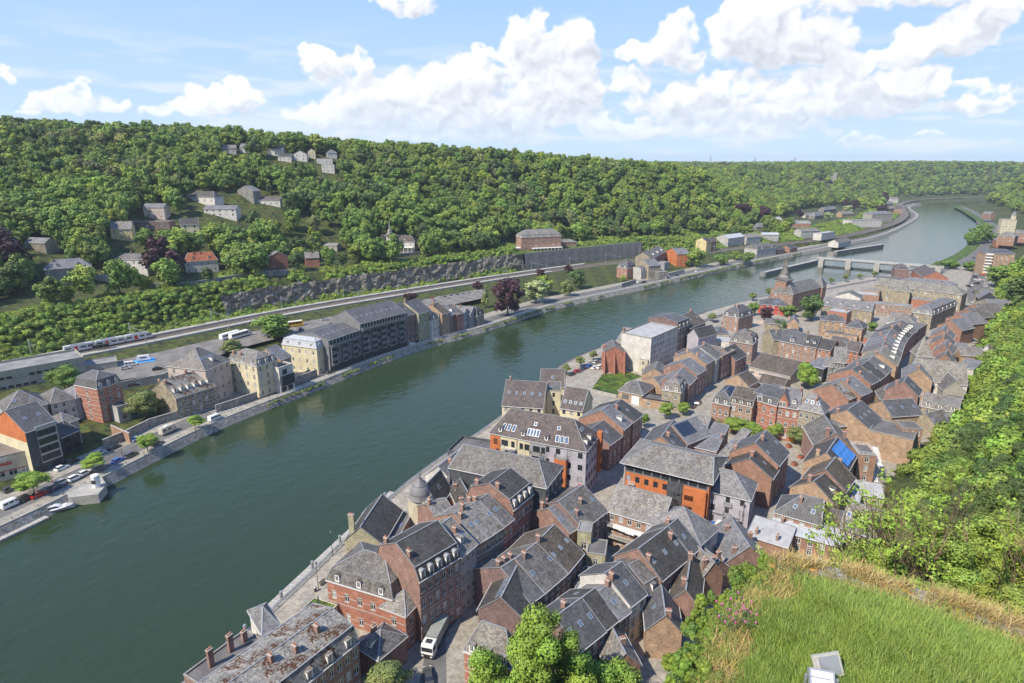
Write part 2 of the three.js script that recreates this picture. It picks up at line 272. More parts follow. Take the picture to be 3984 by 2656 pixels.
// geometry accumulator: flat polygons with uv in metres
class GB {
  constructor() { this.p = []; this.n = []; this.u = []; this.i = []; }
  // planar convex polygon, counter-clockwise from outside
  poly(pts, uo = [0, 0]) {
    const a = pts[0], n = [0, 0, 0];
    for (let k = 0; k < pts.length; k++) { const p = pts[k], q = pts[(k + 1) % pts.length]; n[0] += (p[1] - q[1]) * (p[2] + q[2]); n[1] += (p[2] - q[2]) * (p[0] + q[0]); n[2] += (p[0] - q[0]) * (p[1] + q[1]); }
    const l = Math.hypot(...n) || 1; n[0] /= l; n[1] /= l; n[2] /= l;
    // u runs level, v runs up the face
    let ux = n[2], uz = -n[0], ul = Math.hypot(ux, uz); if (ul < 1e-4) { ux = 1; uz = 0; ul = 1; } ux /= ul; uz /= ul;
    const vx = n[1] * uz, vy = n[2] * ux - n[0] * uz, vz = -n[1] * ux, b = this.p.length / 3;
    for (const p of pts) { this.p.push(p[0], p[1], p[2]); this.n.push(n[0], n[1], n[2]); this.u.push(p[0] * ux + p[2] * uz + uo[0], p[0] * vx + p[1] * vy + p[2] * vz + uo[1]); }
    for (let k = 2; k < pts.length; k++) this.i.push(b, b + k - 1, b + k);
    return this;
  }
  slab(pts, t) { // polygon with thickness t straight down
    this.poly(pts); const lo = pts.map(p => [p[0], p[1] - t, p[2]]); this.poly([...lo].reverse());
    for (let k = 0; k < pts.length; k++) { const m = (k + 1) % pts.length; this.poly([pts[k], lo[k], lo[m], pts[m]]); }
    return this;
  }
  box(x0, y0, z0, x1, y1, z1) {
    const v = (a, b, c) => [a ? x1 : x0, b ? y1 : y0, c ? z1 : z0];
    this.poly([v(0, 0, 1), v(1, 0, 1), v(1, 1, 1), v(0, 1, 1)]).poly([v(1, 0, 0), v(0, 0, 0), v(0, 1, 0), v(1, 1, 0)]).poly([v(1, 0, 1), v(1, 0, 0), v(1, 1, 0), v(1, 1, 1)]).poly([v(0, 0, 0), v(0, 0, 1), v(0, 1, 1), v(0, 1, 0)]).poly([v(0, 1, 1), v(1, 1, 1), v(1, 1, 0), v(0, 1, 0)]).poly([v(0, 0, 0), v(1, 0, 0), v(1, 0, 1), v(0, 0, 1)]);
    return this;
  }
  bar(a, b, w, h) { // square bar between two points
    const d = [b[0] - a[0], b[1] - a[1], b[2] - a[2]], l = Math.hypot(...d) || 1, hx = d[0] / l, hz = d[2] / l, hl = Math.hypot(hx, hz);
    let sx, sz, U;
    if (hl < 0.02) { sx = 1; sz = 0; U = [0, 0, 1]; } else { sx = -hz / hl; sz = hx / hl; U = [-hx * d[1] / l / hl, hl, -hz * d[1] / l / hl]; }
    const c = (p, i, j) => [p[0] + sx * w / 2 * i + U[0] * h / 2 * j, p[1] + U[1] * h / 2 * j, p[2] + sz * w / 2 * i + U[2] * h / 2 * j];
    const A = [c(a, -1, -1), c(a, 1, -1), c(a, 1, 1), c(a, -1, 1)], B = [c(b, -1, -1), c(b, 1, -1), c(b, 1, 1), c(b, -1, 1)];
    this.poly(A).poly([...B].reverse());
    for (let k = 0; k < 4; k++) { const m = (k + 1) % 4; this.poly([A[m], A[k], B[k], B[m]]); }
    return this;
  }
  tube(a, b, r0, r1, n = 8) {
    const d = new THREE.Vector3(b[0] - a[0], b[1] - a[1], b[2] - a[2]), l = d.length(), q = new THREE.Quaternion().setFromUnitVectors(new THREE.Vector3(0, 1, 0), d.clone().normalize());
    const R = (r, k, y) => { const t = k / n * Math.PI * 2, v = new THREE.Vector3(Math.cos(t) * r, y, Math.sin(t) * r).applyQuaternion(q); return [v.x + a[0], v.y + a[1], v.z + a[2]]; };
    for (let k = 0; k < n; k++) this.poly([R(r0, k + 1, 0), R(r0, k, 0), R(r1, k, l), R(r1, k + 1, l)].reverse());
    const cap = []; for (let k = 0; k < n; k++) cap.push(R(r1, -k, l)); this.poly(cap);
    return this;
  }
  get empty() { return !this.i.length; }
  geo() { const g = new THREE.BufferGeometry(); g.setAttribute('position', new THREE.Float32BufferAttribute(this.p, 3)); g.setAttribute('normal', new THREE.Float32BufferAttribute(this.n, 3)); g.setAttribute('uv', new THREE.Float32BufferAttribute(this.u, 2)); g.setIndex(this.i); return g; }
  build(name, m, parent) { return mesh(name, this.geo(), m, parent); }
}
// offset polyline: points at signed distance d to the left, between two distances along
function along(PL, s) { const k = clamp(s / 6, 0, PL.length - 1.001), i = Math.floor(k), f = k - i, a = PL[i], b = PL[i + 1], ux = b[0] - a[0], uz = b[1] - a[1], l = Math.hypot(ux, uz); return [a[0] + ux * f, a[1] + uz * f, ux / l, uz / l]; }
function offPt(PL, s, d) {
  const A = along(PL, s), t0 = along(PL, Math.max(0, s - 5)), t1 = along(PL, s + 5); let ux = t0[2] + t1[2], uz = t0[3] + t1[3]; const l = Math.hypot(ux, uz); ux /= l; uz /= l;
  return [A[0] + uz * d, A[1] - ux * d, ux, uz];
}
// ribbon following a polyline: profile of [d, y] from right to left (faces up)
function ribbon(PL, s0, s1, prof, step = 6) {
  const g = new GB(), n = Math.max(1, Math.round((s1 - s0) / step)), rows = [];
  for (let k = 0; k <= n; k++) { const s = s0 + (s1 - s0) * k / n; rows.push(prof.map(([d, y]) => { const p = offPt(PL, s, d); return [p[0], y, p[1]]; })); }
  for (let k = 0; k < n; k++) for (let j = 0; j < prof.length - 1; j++) {
    const q = [rows[k][j], rows[k + 1][j], rows[k + 1][j + 1], rows[k][j + 1]];
    g.poly([q[0], q[1], q[2]]).poly([q[0], q[2], q[3]]);
  }
  return g;
}
const sAt = (PL, x, z) => sdist(PL, x, z)[1];
// flat sheet from an outline (world x, z)
function sheet(pts, y) {
  const sh = new THREE.Shape(pts.map(p => new THREE.Vector2(p[0], -p[1]))), g = new THREE.ShapeGeometry(sh); g.rotateX(-Math.PI / 2); g.translate(0, y, 0);
  const p = g.attributes.position, uv = g.attributes.uv; for (let k = 0; k < p.count; k++) uv.setXY(k, p.getX(k), p.getZ(k));
  return g;
}

// ---------------------------------------------------------------- ground, river, quays, railway
{
  const xs = [], zs = [];
  for (let x = -540; x <= 540; x += 3.9) xs.push(x);
  for (let s = 3.9, x = 540; x < 3300; ) { s *= 1.045; x += s; xs.push(x); xs.unshift(-x); }
  for (let z = 80; z >= -840; z -= 3.9) zs.push(z);
  for (let s = 3.9, z = -840; z > -5400; ) { s *= 1.035; z -= s; zs.push(z); }
  const nx = xs.length, nz = zs.length, p = new Float32Array(nx * nz * 3), uv = new Float32Array(nx * nz * 2), idx = [];
  for (let j = 0; j < nz; j++) for (let i = 0; i < nx; i++) {
    const k = j * nx + i, x = xs[i], z = zs[j];
    p[k * 3] = x; p[k * 3 + 2] = z; p[k * 3 + 1] = groundY(x, z); uv[k * 2] = x; uv[k * 2 + 1] = z;
    if (i < nx - 1 && j < nz - 1) idx.push(k, k + 1, k + nx, k + 1, k + nx + 1, k + nx);
  }
  const g = new THREE.BufferGeometry(); g.setAttribute('position', new THREE.BufferAttribute(p, 3)); g.setAttribute('uv', new THREE.BufferAttribute(uv, 2)); g.setIndex(idx); g.computeVertexNormals();
  struct('terrain', g, M.soil, 'green valley sides and floor of the river town');
}
// smooth height field for placing things: the same function
const GY = groundY;
{
  const o = [...LB.map(p => [p[0] - 4, p[1]]), ...[...RB].reverse().map(p => [p[0] + 2.5, p[1]])];
  struct('river', sheet(o, -2.8), M.water, 'broad green river curving through the valley');
}
// left bank: stone revetment, kerb, footway and road
const sL = (x, z) => sAt(LB, x, z);
struct('stone_revetment', ribbon(LB, 0, 1960, [[-2.0, -4.2], [0.6, -0.35], [1.0, -0.3]]).geo(), M.stone, 'sloping stone river bank on the far side');
struct('quay_kerb', ribbon(LB, 0, 1960, [[0.9, -0.5], [0.9, 0.16], [1.35, 0.16], [1.35, -0.3]]).geo(), M.concrete, 'pale kerb along the far quay');
struct('footway', ribbon(LB, 0, 1960, [[1.35, 0.13], [5, 0.13], [5, 0.0]]).geo(), M.pave, 'footway along the far quay');
struct('quay_road', ribbon(LB, 0, 1960, [[5, 0.004], [13.2, 0.004]]).geo(), M.asphalt, 'riverside road on the far quay');
struct('house_footway', ribbon(LB, 0, 1960, [[13.2, 0.004], [13.2, 0.12], [21, 0.12], [21, -0.4]]).geo(), M.pave, 'footway in front of the far riverside houses');
// railway: ballast, platforms, sleepers and rails
{
  struct('track_bed', ribbon(RAIL, 0, 2450, [[-7.5, 3.20], [-7, 3.70], [5.2, 3.70], [5.8, 3.20]], 8).geo(), M.ballast, 'railway ballast bed under two tracks');
  struct('station_platform', ribbon(RAIL, 195, 730, [[3.4, 3.70], [3.4, 4.55], [7.6, 4.55], [7.6, 3.40]]).geo(), M.concrete, 'long pale railway platform on the hill side');
  struct('side_platform', ribbon(RAIL, 195, 680, [[-9.8, 2.80], [-9.8, 4.35], [-6.0, 4.35], [-6.0, 3.70]]).geo(), M.concrete, 'long pale railway platform on the river side');
  const rails = group('railway_track', 'pair of railway tracks with brown rails running along the hill foot', 'railway');
  rails.userData.kind = 'structure';
  for (const d of [-3.4, 1.3]) for (const o of [-0.72, 0.72]) ribbon(RAIL, 0, 2200, [[d + o - 0.09, 3.75], [d + o - 0.09, 3.92], [d + o + 0.09, 3.92], [d + o + 0.09, 3.75]], 8).build('rail', mat([0.22, 0.16, 0.12], null, { roughness: 0.6, metalness: 0.4 }), rails);
  const sl = new GB(); for (const d of [-3.4, 1.3]) for (let s = 130; s < 990; s += 1.4) { const a = offPt(RAIL, s, d - 1.25), b = offPt(RAIL, s, d + 1.25); sl.bar([a[0], 3.73, a[1]], [b[0], 3.73, b[1]], 0.3, 0.14); }
  tag(sl.build('sleepers', mat([0.24, 0.21, 0.18], null), rails), null, null, null, 'stuff');
}
// right bank: quay promenade, town floor
struct('quay_wall', ribbon(RB, 0, 1500, [[0.4, -5], [0.4, 0.12], [-0.3, 0.12]].reverse().map(p => p), 6).geo(), M.stoneDark, 'stone quay wall of the town bank');
struct('town_floor', sheet([...RB.filter(p => p[1] < -44 && p[1] > -640), ...[...TOE].reverse().filter(p => p[1] < -47 && p[1] > -620)], 0.0), M.pave, 'pale paved ground between the town houses');
struct('far_road', ribbon(RB, 860, 1900, [[-22, 0.02], [-12, 0.02]]).geo(), M.asphalt, 'grey road along the far right bank');
struct('far_verge', ribbon(RB, 850, 1960, [[-14, -0.6], [-12, 0.03], [0.2, 0.06]]).geo(), M.lawn, 'grass verge along the far right bank');
struct('promenade', ribbon(RB, 80, 830, [[-9, 0.0], [-9, 0.07], [0.0, 0.07]]).geo(), M.quay, 'pale concrete riverside promenade');

// dark retaining wall and rock face beside the line
const WALL0 = sAt(RAIL, 18, -533), WALL1 = sAt(RAIL, 136, -614);
struct('retaining_wall', ribbon(RAIL, WALL0, WALL1, [[13, 3.2], [14, 17.9], [15, 17.9], [15.6, 14]], 6).geo(), M.stoneDark, 'high dark stone retaining wall beside the railway');
struct('terrace_lawn', ribbon(RAIL, WALL0 - 6, WALL1, [[15, 17.5], [25, 17.7], [37, 18.8]], 6).geo(), M.lawn, 'grass terrace behind the retaining wall');
{
  const g = new GB(), s0 = 418, s1 = WALL0, n = 150, rows = [];
  for (let k = 0; k <= n; k++) { const s = s0 + (s1 - s0) * k / n, r = []; for (let j = 0; j <= 10; j++) { const f = j / 10, p = offPt(RAIL, s, 13.5 + f * 3.2 + (fbm(s / 4, f * 5, 4) - 0.5) * 4.5); r.push([p[0], 2.4 + f * 15 + (fbm(s / 9, 7, 3) - 0.5) * 3 * f, p[1]]); } rows.push(r); }
  for (let k = 0; k < n; k++) for (let j = 0; j < 10; j++) { const q = [rows[k][j], rows[k + 1][j], rows[k + 1][j + 1], rows[k][j + 1]]; g.poly([q[0], q[1], q[2]]).poly([q[0], q[2], q[3]]); }
  struct('rock_face', g.geo(), M.rock, 'grey limestone cliff above the railway');
}

// ---------------------------------------------------------------- houses
const geoCache = new Map();
const cached = (key, fn) => { if (!geoCache.has(key)) geoCache.set(key, fn()); return geoCache.get(key); };
const r1 = v => Math.round(v * 10) / 10;
const winGeo = (w, h, st) => cached(`win${w}_${h}_${st}`, () => {
  const g = new GB(), t = 0.09, x = w / 2; // centred on x, base at y 0, front at z 0
  g.box(-x, 0, -0.06, -x + t, h, 0).box(x - t, 0, -0.06, x, h, 0).box(-x + t, 0, -0.06, x - t, t, 0).box(-x + t, h - t, -0.06, x - t, h, 0);
  if (st !== 1) g.box(-0.04, t, -0.055, 0.04, h - t, -0.005);
  if (st !== 1 && h > 1.3) g.box(-x + t, h * 0.7, -0.055, -0.04, h * 0.7 + 0.07, -0.006).box(0.04, h * 0.7, -0.055, x - t, h * 0.7 + 0.07, -0.006);
  return g.geo();
});
const paneGeo = (w, h) => cached(`pane${w}_${h}`, () => new GB().box(-w / 2 + 0.05, 0.05, -0.05, w / 2 - 0.05, h - 0.05, -0.03).geo());
const sillGeo = w => cached(`sill${w}`, () => new GB().box(-w / 2 - 0.12, -0.14, -0.08, w / 2 + 0.12, 0, 0.2).geo());
const lintelGeo = w => cached(`lin${w}`, () => new GB().box(-w / 2 - 0.12, 0, -0.08, w / 2 + 0.12, 0.2, 0.13).geo());
const doorGeo = (w, h) => cached(`door${w}_${h}`, () => new GB().box(-w / 2, 0, -0.06, w / 2, h, 0).box(-w / 2 + 0.12, 0.2, 0, w / 2 - 0.12, h * 0.45, 0.03).box(-w / 2 + 0.12, h * 0.52, 0, w / 2 - 0.12, h * 0.8, 0.03).geo());
const skyGeo = (w, h) => cached(`sky${w}_${h}`, () => new GB().box(-w / 2, -0.05, -h / 2, -w / 2 + 0.1, 0.1, h / 2).box(w / 2 - 0.1, -0.05, -h / 2, w / 2, 0.1, h / 2).box(-w / 2 + 0.1, -0.05, -h / 2, w / 2 - 0.1, 0.1, -h / 2 + 0.1).box(-w / 2 + 0.1, -0.05, h / 2 - 0.1, w / 2 - 0.1, 0.1, h / 2).geo());
const skyPaneGeo = (w, h) => cached(`skp${w}_${h}`, () => new GB().box(-w / 2 + 0.08, -0.05, -h / 2 + 0.08, w / 2 - 0.08, 0.06, h / 2 - 0.08).geo());
const dormGeo = (w, h, dp, st) => cached(`dorm${w}_${h}_${dp}_${st}`, () => {
  const g = new GB(), x = w / 2, f = [[-x, 0], [x, 0], [x, h], [-x, h]];
  // cheeks and front with an opening
  const iw = x - 0.14;
  g.box(-x, 0, -0.12, -iw, h, 0).box(iw, 0, -0.12, x, h, 0).box(-iw, h - 0.14, -0.12, iw, h, 0).box(-iw, 0, -0.12, iw, 0.12, 0);
  g.poly([[-x, 0, -dp], [-x, 0, -0.12], [-x, h, -0.12], [-x, h, -dp]]).poly([[x, 0, -0.12], [x, 0, -dp], [x, h, -dp], [x, h, -0.12]]);
  return g.geo();
});
const dormRoof = (w, h, dp, st) => cached(`dr${w}_${h}_${dp}_${st}`, () => {
  const g = new GB(), x = w / 2 + 0.1, y = h;
  if (st === 'p') { const q = h + w * 0.42; g.slab([[-x, y, 0.12], [0, q, 0.12], [0, q, -dp], [-x, y, -dp]], 0.08).slab([[0, q, 0.12], [x, y, 0.12], [x, y, -dp], [0, q, -dp]], 0.08).poly([[-x + 0.1, y, 0], [x - 0.1, y, 0], [0, q - 0.08, 0]]); }
  else if (st === 'a') { const n = 6; for (let k = 0; k < n; k++) { const a = Math.PI * (1 - k / n), b = Math.PI * (1 - (k + 1) / n), A = [x * Math.cos(a), y + x * 0.7 * Math.sin(a)], B = [x * Math.cos(b), y + x * 0.7 * Math.sin(b)]; g.slab([[A[0], A[1], 0.12], [B[0], B[1], 0.12], [B[0], B[1], -dp], [A[0], A[1], -dp]], 0.06).poly([[A[0], y - 0.02, 0.03], [B[0], y - 0.02, 0.03], [B[0], B[1], 0.03], [A[0], A[1], 0.03]]); } }
  else g.slab([[-x, y + 0.12, 0.15], [x, y + 0.12, 0.15], [x, y + 0.16, -dp], [-x, y + 0.16, -dp]], 0.1);
  return g.geo();
});
const doorMats = [mat([0.07, 0.05, 0.04]), mat([0.62, 0.62, 0.60]), mat([0.05, 0.10, 0.08]), mat([0.30, 0.14, 0.06]), mat([0.10, 0.11, 0.14])];
const stackGeo = (w, d, h) => cached(`st${w}_${d}_${h}`, () => new GB().box(-w / 2, -2.2, -d / 2, w / 2, h, d / 2).box(-w / 2 - 0.07, h - 0.32, -d / 2 - 0.07, w / 2 + 0.07, h - 0.14, d / 2 + 0.07).geo());
const capGeo = (w, d) => cached(`cap${w}_${d}`, () => new GB().box(-w / 2 - 0.08, 0, -d / 2 - 0.08, w / 2 + 0.08, 0.1, d / 2 + 0.08).geo());
const potGeo = cached('pot', () => new GB().tube([0, 0, 0], [0, 0.38, 0], 0.13, 0.10, 7).geo());

class House {
  constructor(g, W, D, h, y0, near) { Object.assign(this, { g, W, D, h, y0, near }); }
  P(f, t, y, o = 0) { const { W, D } = this; return f === 'f' ? [t, y, o] : f === 'r' ? [W + o, y, -t] : f === 'b' ? [W - t, y, -D - o] : [-o, y, -(D - t)]; }
  len(f) { return f === 'f' || f === 'b' ? this.W : this.D; }
  turn(f) { return { f: 0, r: Math.PI / 2, b: Math.PI, l: -Math.PI / 2 }[f]; }
  face(gb, f, y0, y1, holes) {
    const L = this.len(f), ys = [...new Set([y0, y1, ...holes.flatMap(q => [q.y0, q.y1])])].sort((a, b) => a - b);
    for (let k = 0; k < ys.length - 1; k++) {
      const a = ys[k], b = ys[k + 1]; if (b - a < 1e-4) continue;
      const hs = holes.filter(q => q.y0 < b - 1e-4 && q.y1 > a + 1e-4).sort((p, q) => p.t0 - q.t0); let t = 0;
      const put = (t0, t1) => { if (t1 - t0 > 1e-4) gb.poly([this.P(f, t0, a), this.P(f, t1, a), this.P(f, t1, b), this.P(f, t0, b)]); };
      for (const q of hs) { put(t, q.t0); t = q.t1; } put(t, L);
    }
    const e = -0.16;
    for (const q of holes) {
      const p = (t, y, o) => this.P(f, t, y, o);
      gb.poly([p(q.t0, q.y0, 0), p(q.t0, q.y0, e), p(q.t0, q.y1, e), p(q.t0, q.y1, 0)]).poly([p(q.t1, q.y0, e), p(q.t1, q.y0, 0), p(q.t1, q.y1, 0), p(q.t1, q.y1, e)])
        .poly([p(q.t0, q.y1, e), p(q.t1, q.y1, e), p(q.t1, q.y1, 0), p(q.t0, q.y1, 0)]).poly([p(q.t0, q.y0, 0), p(q.t1, q.y0, 0), p(q.t1, q.y0, e), p(q.t0, q.y0, e)]);
    }
  }
  window(f, t, y, w, h, o) { // t = centre
    const p = this.P(f, t, y, -0.08);
    if (o.door) { const d = mesh('door', doorGeo(w, h), doorMats[Math.floor(rnd() * doorMats.length)], this.g); d.position.set(...p); d.rotation.y = this.turn(f); return; }
    const fr = mesh('window', winGeo(w, h, o.st), o.dark ? M.darkFrame : M.frame, this.g); fr.position.set(...p); fr.rotation.y = this.turn(f);
    mesh('pane', paneGeo(w, h), rnd() < 0.22 ? M.curtain : M.pane, fr);
    if (this.near && !o.plain) { mesh('sill', sillGeo(w), M.sill, fr); mesh('lintel', lintelGeo(w), M.sill, fr).position.y = h; }
  }
}
const nameOf = { b: 'brick_house', w: 'white_house', c: 'cream_house', g: 'grey_house', s: 'stone_house', o: 'orange_house', l: 'grey_house', d: 'dark_house', p: 'pale_house', r: 'red_house', y: 'yellow_house' };
let curHouse = null;
const HOUSES = [], HDIM = new Map();
/* spec tokens: roof first (g ridge along the front, G ridge across it, h hip, H hip across, m mansard, n mansard between gables, f flat, s shed), then wall, roof material,
   face windows like f3x4 (storeys x bays), q/Q window width/height, c chimney, k skylights, d dormers, y string courses, o doors, D dark frames, P plain openings */
function house(label, x, z, deg, W, D, h, spec, o = {}) {
  const y0 = o.y0 ?? 0, g = o.into || group(o.name || nameOf[spec.split(' ')[1][0]] || 'house', label, o.cat || 'house', o.group, [x, y0, z], deg * Math.PI / 180);
  let body = g;
  { const a = deg * Math.PI / 180, cx = W / 2, cz = -D / 2; HOUSES.push([x + cx * Math.cos(a) + cz * Math.sin(a), z - cx * Math.sin(a) + cz * Math.cos(a), Math.max(W, D) * 0.55, x < 60 && y0 > 10 ? 20 : 4]); }
  const dist = Math.hypot(x, z), B = new House(g, W, D, h, y0, dist < 270);
  let off = null;
  if (o.into) { // a wing: its own frame inside the house
    const inv = new THREE.Matrix4().compose(o.into.position, o.into.quaternion, new THREE.Vector3(1, 1, 1)).invert();
    const v = new THREE.Vector3(x, y0, z).applyMatrix4(inv); off = { v, a: deg * Math.PI / 180 - o.into.rotation.y };
  }
  const first = g.children.length;
  const tk = spec.split(' '), rt = tk[0][0], ra = tk[0].slice(1).split(',').map(Number), wm = M[tk[1]], rm = M['r' + tk[2]];
  const opt = {}; for (const q of tk.slice(3)) { const k = /^[frlb]\d/.test(q) ? 'w' + q[0] : /^[kd][frlb]/.test(q) ? q[0] + q[1] : q[0]; (opt[k] = opt[k] || []).push(q); }
  const ww = opt.q ? +opt.q[0].slice(1) : 1.1, wh0 = opt.Q ? +opt.Q[0].slice(1) : 1.75, st = opt.D ? 1 : 0, dark = !!opt.D, plain = !!opt.P;
  const walls = new GB(), roof = new GB(), ridge = new GB(), gut = new GB(), bands = new GB(), gab = walls;
  const base = o.base ?? -0.5;
  const low = o.low || 0; // blind ground floor below the windows
  for (const f of 'frbl') {
    const holes = [], L = B.len(f), ws = opt['w' + f];
    if (ws) {
      const [n, m] = ws[0].slice(1).split('x').map(Number), fh = (h - low) / n;
      const dcol = opt.o && f === 'f' && low === 0 ? Math.floor(rnd() * m) : -1;
      for (let i = 0; i < n; i++) for (let j = 0; j < m; j++) {
        const w = r1(Math.min(ww, L / m - 0.35)), hh = r1(Math.min(wh0, fh - 0.75)), t = (j + 0.5) * L / m, door = i === 0 && j === dcol;
        const yb = low + i * fh + (door ? 0.05 : Math.min(0.95, (fh - hh) * 0.62)), h2 = door ? 2.2 : hh, w2 = door ? 1.0 : w;
        if (w < 0.3 || hh < 0.3) continue;
        holes.push({ t0: t - w2 / 2, t1: t + w2 / 2, y0: yb, y1: yb + h2 }); B.window(f, t, yb, w2, h2, { st, dark, plain, door });
      }
      if (opt.y) for (let i = 1; i < n; i++) { const y = low + i * fh; bands.bar(B.P(f, 0, y, 0.02), B.P(f, L, y, 0.02), 0.09, 0.22); }
      if (opt.y) for (let i = 0; i < n; i++) { const y = low + i * fh + Math.min(0.95, (fh - wh0) * 0.62) + 0.95; for (let j = 0; j <= m; j++) { const a = j === 0 ? 0 : (j - 0.5) * L / m + ww / 2 + 0.15, b = j === m ? L : (j + 0.5) * L / m - ww / 2 - 0.15; if (b - a > 0.15) bands.bar(B.P(f, a, y, 0.012), B.P(f, b, y, 0.012), 0.06, 0.16); } }
    }
    B.face(walls, f, base, h, holes);
  }
  // roof
  const t = 0.14, ov = o.ov ?? 0.32, gv = o.gv ?? 0.1;
  let RY = () => h, ridgeY = h; const slopes = {}; // slopes[f] = (u, s) -> point and normal
  const ez = 0.02;
  if (rt === 'g' || rt === 'G') {
    const rh = ra[0], fr = ra[1] || 0.5, swap = rt === 'G', LW = swap ? D : W, LD = swap ? W : D;
    // q(a, b, y): a along the ridge, b across from the first eave
    const q = swap ? (a, b, y) => [b, y, -a] : (a, b, y) => [a, y, -b];
    const k1 = rh / (LD * fr), k2 = rh / (LD * (1 - fr)); ridgeY = h + rh;
    const e1 = [-gv, -ov, h - k1 * ov + t], pk = h + rh + t;
    const S1 = [q(-gv, -ov, h - k1 * ov + t), q(LW + gv, -ov, h - k1 * ov + t), q(LW + gv, LD * fr, pk), q(-gv, LD * fr, pk)];
    const S2 = [q(LW + gv, LD + ov, h - k2 * ov + t), q(-gv, LD + ov, h - k2 * ov + t), q(-gv, LD * fr, pk), q(LW + gv, LD * fr, pk)];
    if (swap) { S1.reverse(); S2.reverse(); }
    roof.slab(S1, t).slab(S2, t);
    ridge.bar(q(-gv, LD * fr, pk + 0.03), q(LW + gv, LD * fr, pk + 0.03), 0.3, 0.1);
    for (const a of [-gv, LW + gv]) { ridge.bar(q(a, -ov, h - k1 * ov + t + 0.03), q(a, LD * fr, pk + 0.03), 0.12, 0.1).bar(q(a, LD + ov, h - k2 * ov + t + 0.03), q(a, LD * fr, pk + 0.03), 0.12, 0.1); }
    gut.bar(q(-gv, -ov - 0.05, h - k1 * ov), q(LW + gv, -ov - 0.05, h - k1 * ov), 0.16, 0.2).bar(q(-gv, LD + ov + 0.05, h - k2 * ov), q(LW + gv, LD + ov + 0.05, h - k2 * ov), 0.16, 0.2);
    const G0 = [q(0, 0, h), q(0, LD * fr, h + rh), q(0, LD, h)], G1 = [q(LW, 0, h), q(LW, LD, h), q(LW, LD * fr, h + rh)];
    if (!swap) { G0.reverse(); G1.reverse(); gab.poly([G0[0], G0[2], G0[1]]).poly([G1[0], G1[2], G1[1]]); } else { gab.poly([G0[0], G0[2], G0[1]]).poly(G1); }
    RY = (lx, lz) => { const b = swap ? lx : -lz; return b < LD * fr ? h + k1 * b : h + k2 * (LD - b); };
    const sl = (b0, b1, k, dir) => (u, s, L) => ({ p: q(LW * u, b0 + (b1 - b0) * s, h + rh * s + t) });
    slopes[swap ? 'l' : 'f'] = sl(0, LD * fr); slopes[swap ? 'r' : 'b'] = sl(LD, LD * fr);
  } else if (rt === 'h' || rt === 'H' || rt === 'm') {
    let y = h, i0 = 0; const rl = rt === 'm' ? ra[0] : 0, ru = rt === 'm' ? ra[1] : ra[0], ins = rt === 'm' ? (ra[2] || 0.8) : 0;
    const R = (a, b, c) => [a, b, -c]; let X0 = -ov, X1 = W + ov, Z0 = -ov, Z1 = D + ov;
    if (rt === 'm') {
      const lo = [[-0.15, -0.15], [W + 0.15, -0.15], [W + 0.15, D + 0.15], [-0.15, D + 0.15]], hi = [[ins, ins], [W - ins, ins], [W - ins, D - ins], [ins, D - ins]];
      for (let k = 0; k < 4; k++) { const n = (k + 1) % 4; roof.slab([R(lo[k][0], h + 0.08, lo[k][1]), R(lo[n][0], h + 0.08, lo[n][1]), R(hi[n][0], h + rl, hi[n][1]), R(hi[k][0], h + rl, hi[k][1])], 0.1); ridge.bar(R(hi[k][0], h + rl + 0.1, hi[k][1]), R(hi[n][0], h + rl + 0.1, hi[n][1]), 0.24, 0.16).bar(R(lo[k][0], h + 0.1, lo[k][1]), R(hi[k][0], h + rl + 0.1, hi[k][1]), 0.2, 0.12); gut.bar(R(lo[k][0], h, lo[k][1]), R(lo[n][0], h, lo[n][1]), 0.34, 0.24); }
      X0 = ins - 0.1; X1 = W - ins + 0.1; Z0 = ins - 0.1; Z1 = D - ins + 0.1; y = h + rl + 0.04;
      const F = (f, u, s) => { const L = B.len(f), p = B.P(f, L * u, h + rl * s, -ins * s - 0.0); return { p }; };
      for (const f of 'frbl') slopes[f] = (u, s) => F(f, u, s);
    }
    const w = X1 - X0, dd = Z1 - Z0, along = rt === 'H' ? false : rt === 'm' ? w >= dd : true, k = ru / ((along ? dd : w) / 2), dr = rt === 'm' ? 0 : k * ov, ya = y - dr + t, pk = y + (rt === 'm' ? ru : ru) + t;
    const ha = rt !== 'm' && ra[1] !== undefined ? ra[1] + ov : (along ? dd : w) * 0.46, hb = rt !== 'm' && ra[2] !== undefined ? ra[2] + ov : ha;
    const P0 = along ? R(X0 + Math.min(ha, w / 2), pk, (Z0 + Z1) / 2) : R((X0 + X1) / 2, pk, Z0 + Math.min(ha, dd / 2)), P1 = along ? R(X1 - Math.min(hb, w / 2), pk, (Z0 + Z1) / 2) : R((X0 + X1) / 2, pk, Z1 - Math.min(hb, dd / 2));
    const c = [R(X0, ya, Z0), R(X1, ya, Z0), R(X1, ya, Z1), R(X0, ya, Z1)];
    if (along) { roof.slab([c[0], c[1], P1, P0], t).slab([c[2], c[3], P0, P1], t).slab([c[1], c[2], P1], t).slab([c[3], c[0], P0], t); }
    else { roof.slab([c[0], c[1], P0], t).slab([c[1], c[2], P1, P0], t).slab([c[2], c[3], P1], t).slab([c[3], c[0], P0, P1], t); }
    const up = p => [p[0], p[1] + 0.04, p[2]];
    ridge.bar(up(P0), up(P1), 0.28, 0.1); const E = along ? [P0, P1, P1, P0] : [P0, P0, P1, P1]; c.forEach((q, n) => ridge.bar(up(q), up(E[n]), 0.24, 0.1));
    if (rt !== 'm') c.forEach((q, n) => { const r = c[(n + 1) % 4]; gut.bar([q[0], q[1] - 0.1, q[2]], [r[0], r[1] - 0.1, r[2]], 0.16, 0.2); });
    ridgeY = pk;
